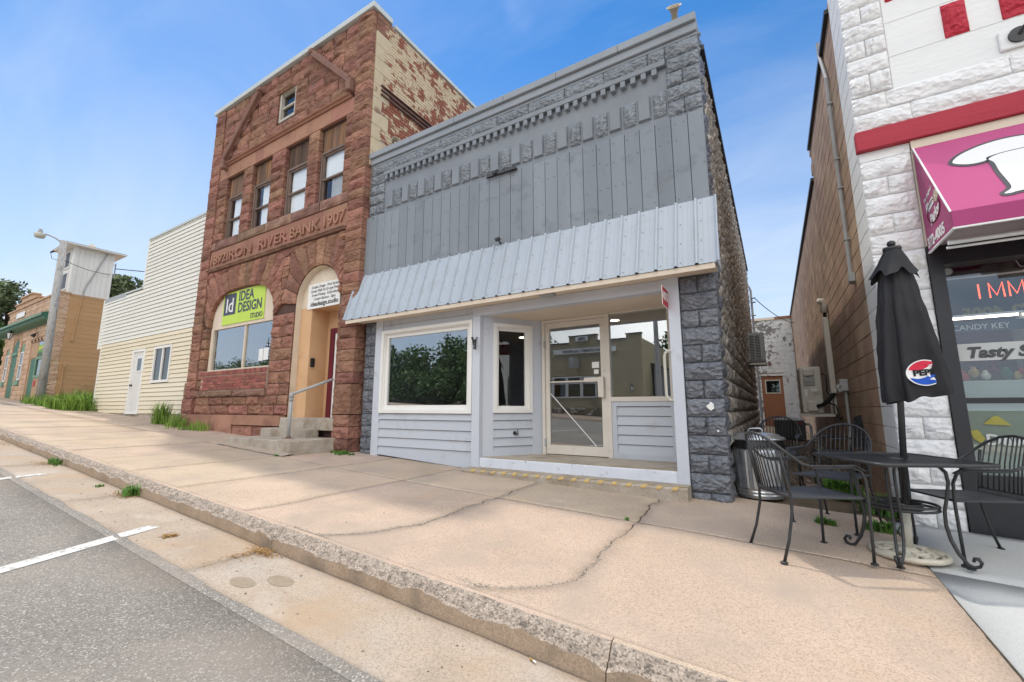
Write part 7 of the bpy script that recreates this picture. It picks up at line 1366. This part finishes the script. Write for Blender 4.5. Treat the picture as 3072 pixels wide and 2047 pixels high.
far_spots += [(-21, -19.5, 2.6, 2.2, 'leaf'), (-25.5, -19.5, 3.0, 2.4, 'leaf'), (-30, -19.8, 2.6, 2.4, 'leaf'), (-34.5, -19.5, 3.0, 2.4, 'leaf'), (-39, -20, 2.7, 2.4, 'leaf')]
for k_, (x, y, h, r_, m_) in enumerate(sorted(far_spots, reverse=True)): broad_tree(x, y, h, r_, '%s broadleaf tree from the right in the row across the street' % ORD[k_], 3400, .20, m_, group=grp, sparse=1.2, low=.08)
for x, y, h, lb_ in ((-3.2, -20, 7.5, 'dark conifer right of the grey shed across the street'), (-33, -29, 8.2, 'conifer rising behind the tree row across the street'), (-84, -36, 12.0, 'tallest conifer at the far left across the street'), (-74, -35, 10.0, 'smaller conifer near the far left across the street')): pine_tree(x, y, h, 2.2, lb_, 3500, group='conifers across the street')
# ================================================================ weeds, grass, litter
def tuft(mb, x, y, z, n, h, sp, w=.006, lean=.5):
    for k in range(n):
        a = random.random() * 6.283; r_ = sp * math.sqrt(random.random()); px, py = x + r_ * math.cos(a), y + r_ * math.sin(a); b = random.random() * 6.283; hh_ = h * random.uniform(.5, 1.1); l_ = hh_ * lean * random.uniform(.1, 1.1); dx, dy = math.cos(b), math.sin(b); sx, sy = -dy * w, dx * w
        mb.add([(px - sx, py - sy, z - .01), (px + sx, py + sy, z - .01), (px + dx * l_ * .35 + sx * .8, py + dy * l_ * .35 + sy * .8, z + hh_ * .6), (px + dx * l_ * .35 - sx * .8, py + dy * l_ * .35 - sy * .8, z + hh_ * .6), (px + dx * l_, py + dy * l_, z + hh_ * (.95 if l_ < hh_ * .5 else .8))], [(0, 1, 2, 3), (3, 2, 4)])
mb = MB()
for k in range(520):                                              # grass lot beside the tan hall
    x = random.uniform(-25.6, -20.2); y = 4.55 + 2.6 * random.random() ** 1.1; tuft(mb, x, y, Gs(x, y) - .02, 10, random.uniform(.3, .65) * (1.25 if y > 5.6 else .8), .13, .009, .6)
mb.build('grass_lot', 'grass', kind='stuff', label='long grass in the gap beside the tan hall')
mb = MB()
for k in range(150): x = -20.6 + random.gauss(0, .42); y = 4.95 + random.gauss(0, .2); tuft(mb, x, y, Gs(x, y), 11, .55, .12, .012, 1.0)
mb.build('grass_clump', 'grass', label='bright arching grass clump at the siding building corner', cat='grass')
def weed(x, y, n, h, sp, lab, mat='weed', cat='weed', w=.006, lean=.7, k=1, name='weed'):
    mb = MB()
    for _ in range(k): xx, yy = x + random.gauss(0, sp * .7), y + random.gauss(0, sp * .35); tuft(mb, xx, yy, (Gs(xx, yy) if yy > 2.1 else Gr(xx, yy) + .004), n, h, sp * .5, w, lean)
    return mb.build(name, mat, label=lab, cat=cat)
weed(-13.4, 4.85, 16, .62, .22, 'tall grass weed at the left corner of the bank', 'grass', k=14, w=.008)
weed(-12.5, 4.80, 14, .36, .22, 'shorter grass weed against the left half of the bank plinth', 'grass', k=12, w=.007)
weed(-11.4, 4.78, 14, .26, .25, 'low grass weed against the middle of the bank plinth', 'grass', k=12, w=.007)
weed(-6.35, 4.92, 10, .06, .13, 'flat leafy weed between bank steps and grey pier', k=12, w=.012, lean=1.4)
weed(-6.75, 4.02, 8, .035, .04, 'tiny weed in the pavement below the bank steps', k=3, w=.008, lean=1.4)
weed(-6.02, 2.03, 12, .12, .09, 'green weed growing over the kerb joint nearest the parked-stall line', k=10, w=.007, lean=1.2)
weed(-8.72, 1.98, 12, .09, .10, 'green weed in the gutter at the far kerb joint', k=8, w=.007, lean=1.2)
weed(-6.7, 1.9, 6, .03, .05, 'sparse green moss patch in the gutter joint', k=4, w=.008, lean=1.5)
weed(.70, 5.02, 12, .10, .07, 'bushy green weed by the white pier foot', k=8, w=.012, lean=1.0)
weed(.30, 4.98, 10, .05, .075, 'low straggly weed on the pavement behind the table', k=12, w=.008, lean=1.8)
weed(.55, 6.35, 14, .26, .13, 'leafy weed patch in the alley behind the chairs', k=14, w=.018, lean=.9)
weed(.82, 5.75, 12, .22, .10, 'pale grassy weed at the brown wall foot in the alley', k=9, w=.010, lean=1.1)
weed(-1.22, 4.06, 7, .025, .025, 'tiny moss tuft where two pavement joints meet', k=3, w=.006, lean=1.4)
def litter(x, y, n, sx, sy, lab, name='leaf_litter', L_=.012):
    mb = MB()
    for k in range(n):
        px, py = x + random.gauss(0, sx), y + random.gauss(0, sy)
        if py > 2.045: py = 2.045 - random.random() * .03
        z = Gr(px, py) + .006 + .012 * random.random() * max(0, 1 - abs(px - x) / (2 * sx)); a = random.random() * 6.283; l_ = L_ * random.uniform(.4, 1.3); w_ = l_ * .28; c_, s_ = math.cos(a), math.sin(a); t_ = random.uniform(-.006, .006)
        mb.add([(px - c_ * l_, py - s_ * l_, z), (px + s_ * w_, py - c_ * w_, z + .002), (px + c_ * l_, py + s_ * l_, z + t_), (px - s_ * w_, py + c_ * w_, z + .003)], [(0, 1, 2, 3)])
    return mb.build(name, 'straw', kind='stuff', label=lab)
litter(-3.40, 1.98, 420, .085, .030, 'orange seed litter piled at the nearest kerb joint'); litter(-3.44, 1.86, 160, .03, .10, 'thin line of seed litter along the gutter joint'); litter(-6.02, 1.93, 240, .11, .05, 'brown litter around the kerb weed'); litter(-8.75, 1.9, 240, .14, .06, 'brown litter at the far kerb joint'); litter(-11.6, 1.95, 160, .3, .05, 'brown litter along the far gutter')
litter(-4.25, 1.70, 60, .035, .025, 'small dark clump of dead needles in the gutter', L_=.03)
pts = [(random.uniform(-7, -.6), random.uniform(1.5, 2.02), 0) for _ in range(70)]; pts = [(x, y, Gr(x, y) + .006) for x, y, _ in pts]; crumbs('gutter_grit', pts, .003, .009, 'pebble', None, 'stuff')
pts = [(random.uniform(-7, .7), random.uniform(2.3, 4.9), 0) for _ in range(60)]; pts = [(x, y, Gs(x, y) + .002) for x, y, _ in pts]; crumbs('pavement_grit', pts, .002, .007, 'pebble', None, 'stuff')
cg = empty('cigarette_butt', (-1.10, 2.01, Gr(-1.1, 2.01) + .012), R(-24), 'orange and white cigarette butt lying in the gutter', 'cigarette butt'); mb = MB(); mb.tube([(-.022, 0, 0), (.006, 0, 0)], .0045, 8); mb.build('filter', 'straw', cg, local=True); mb = MB(); mb.tube([(.006, 0, 0), (.022, 0, 0)], .0045, 8); mb.build('paper', 'white_print', cg, local=True)
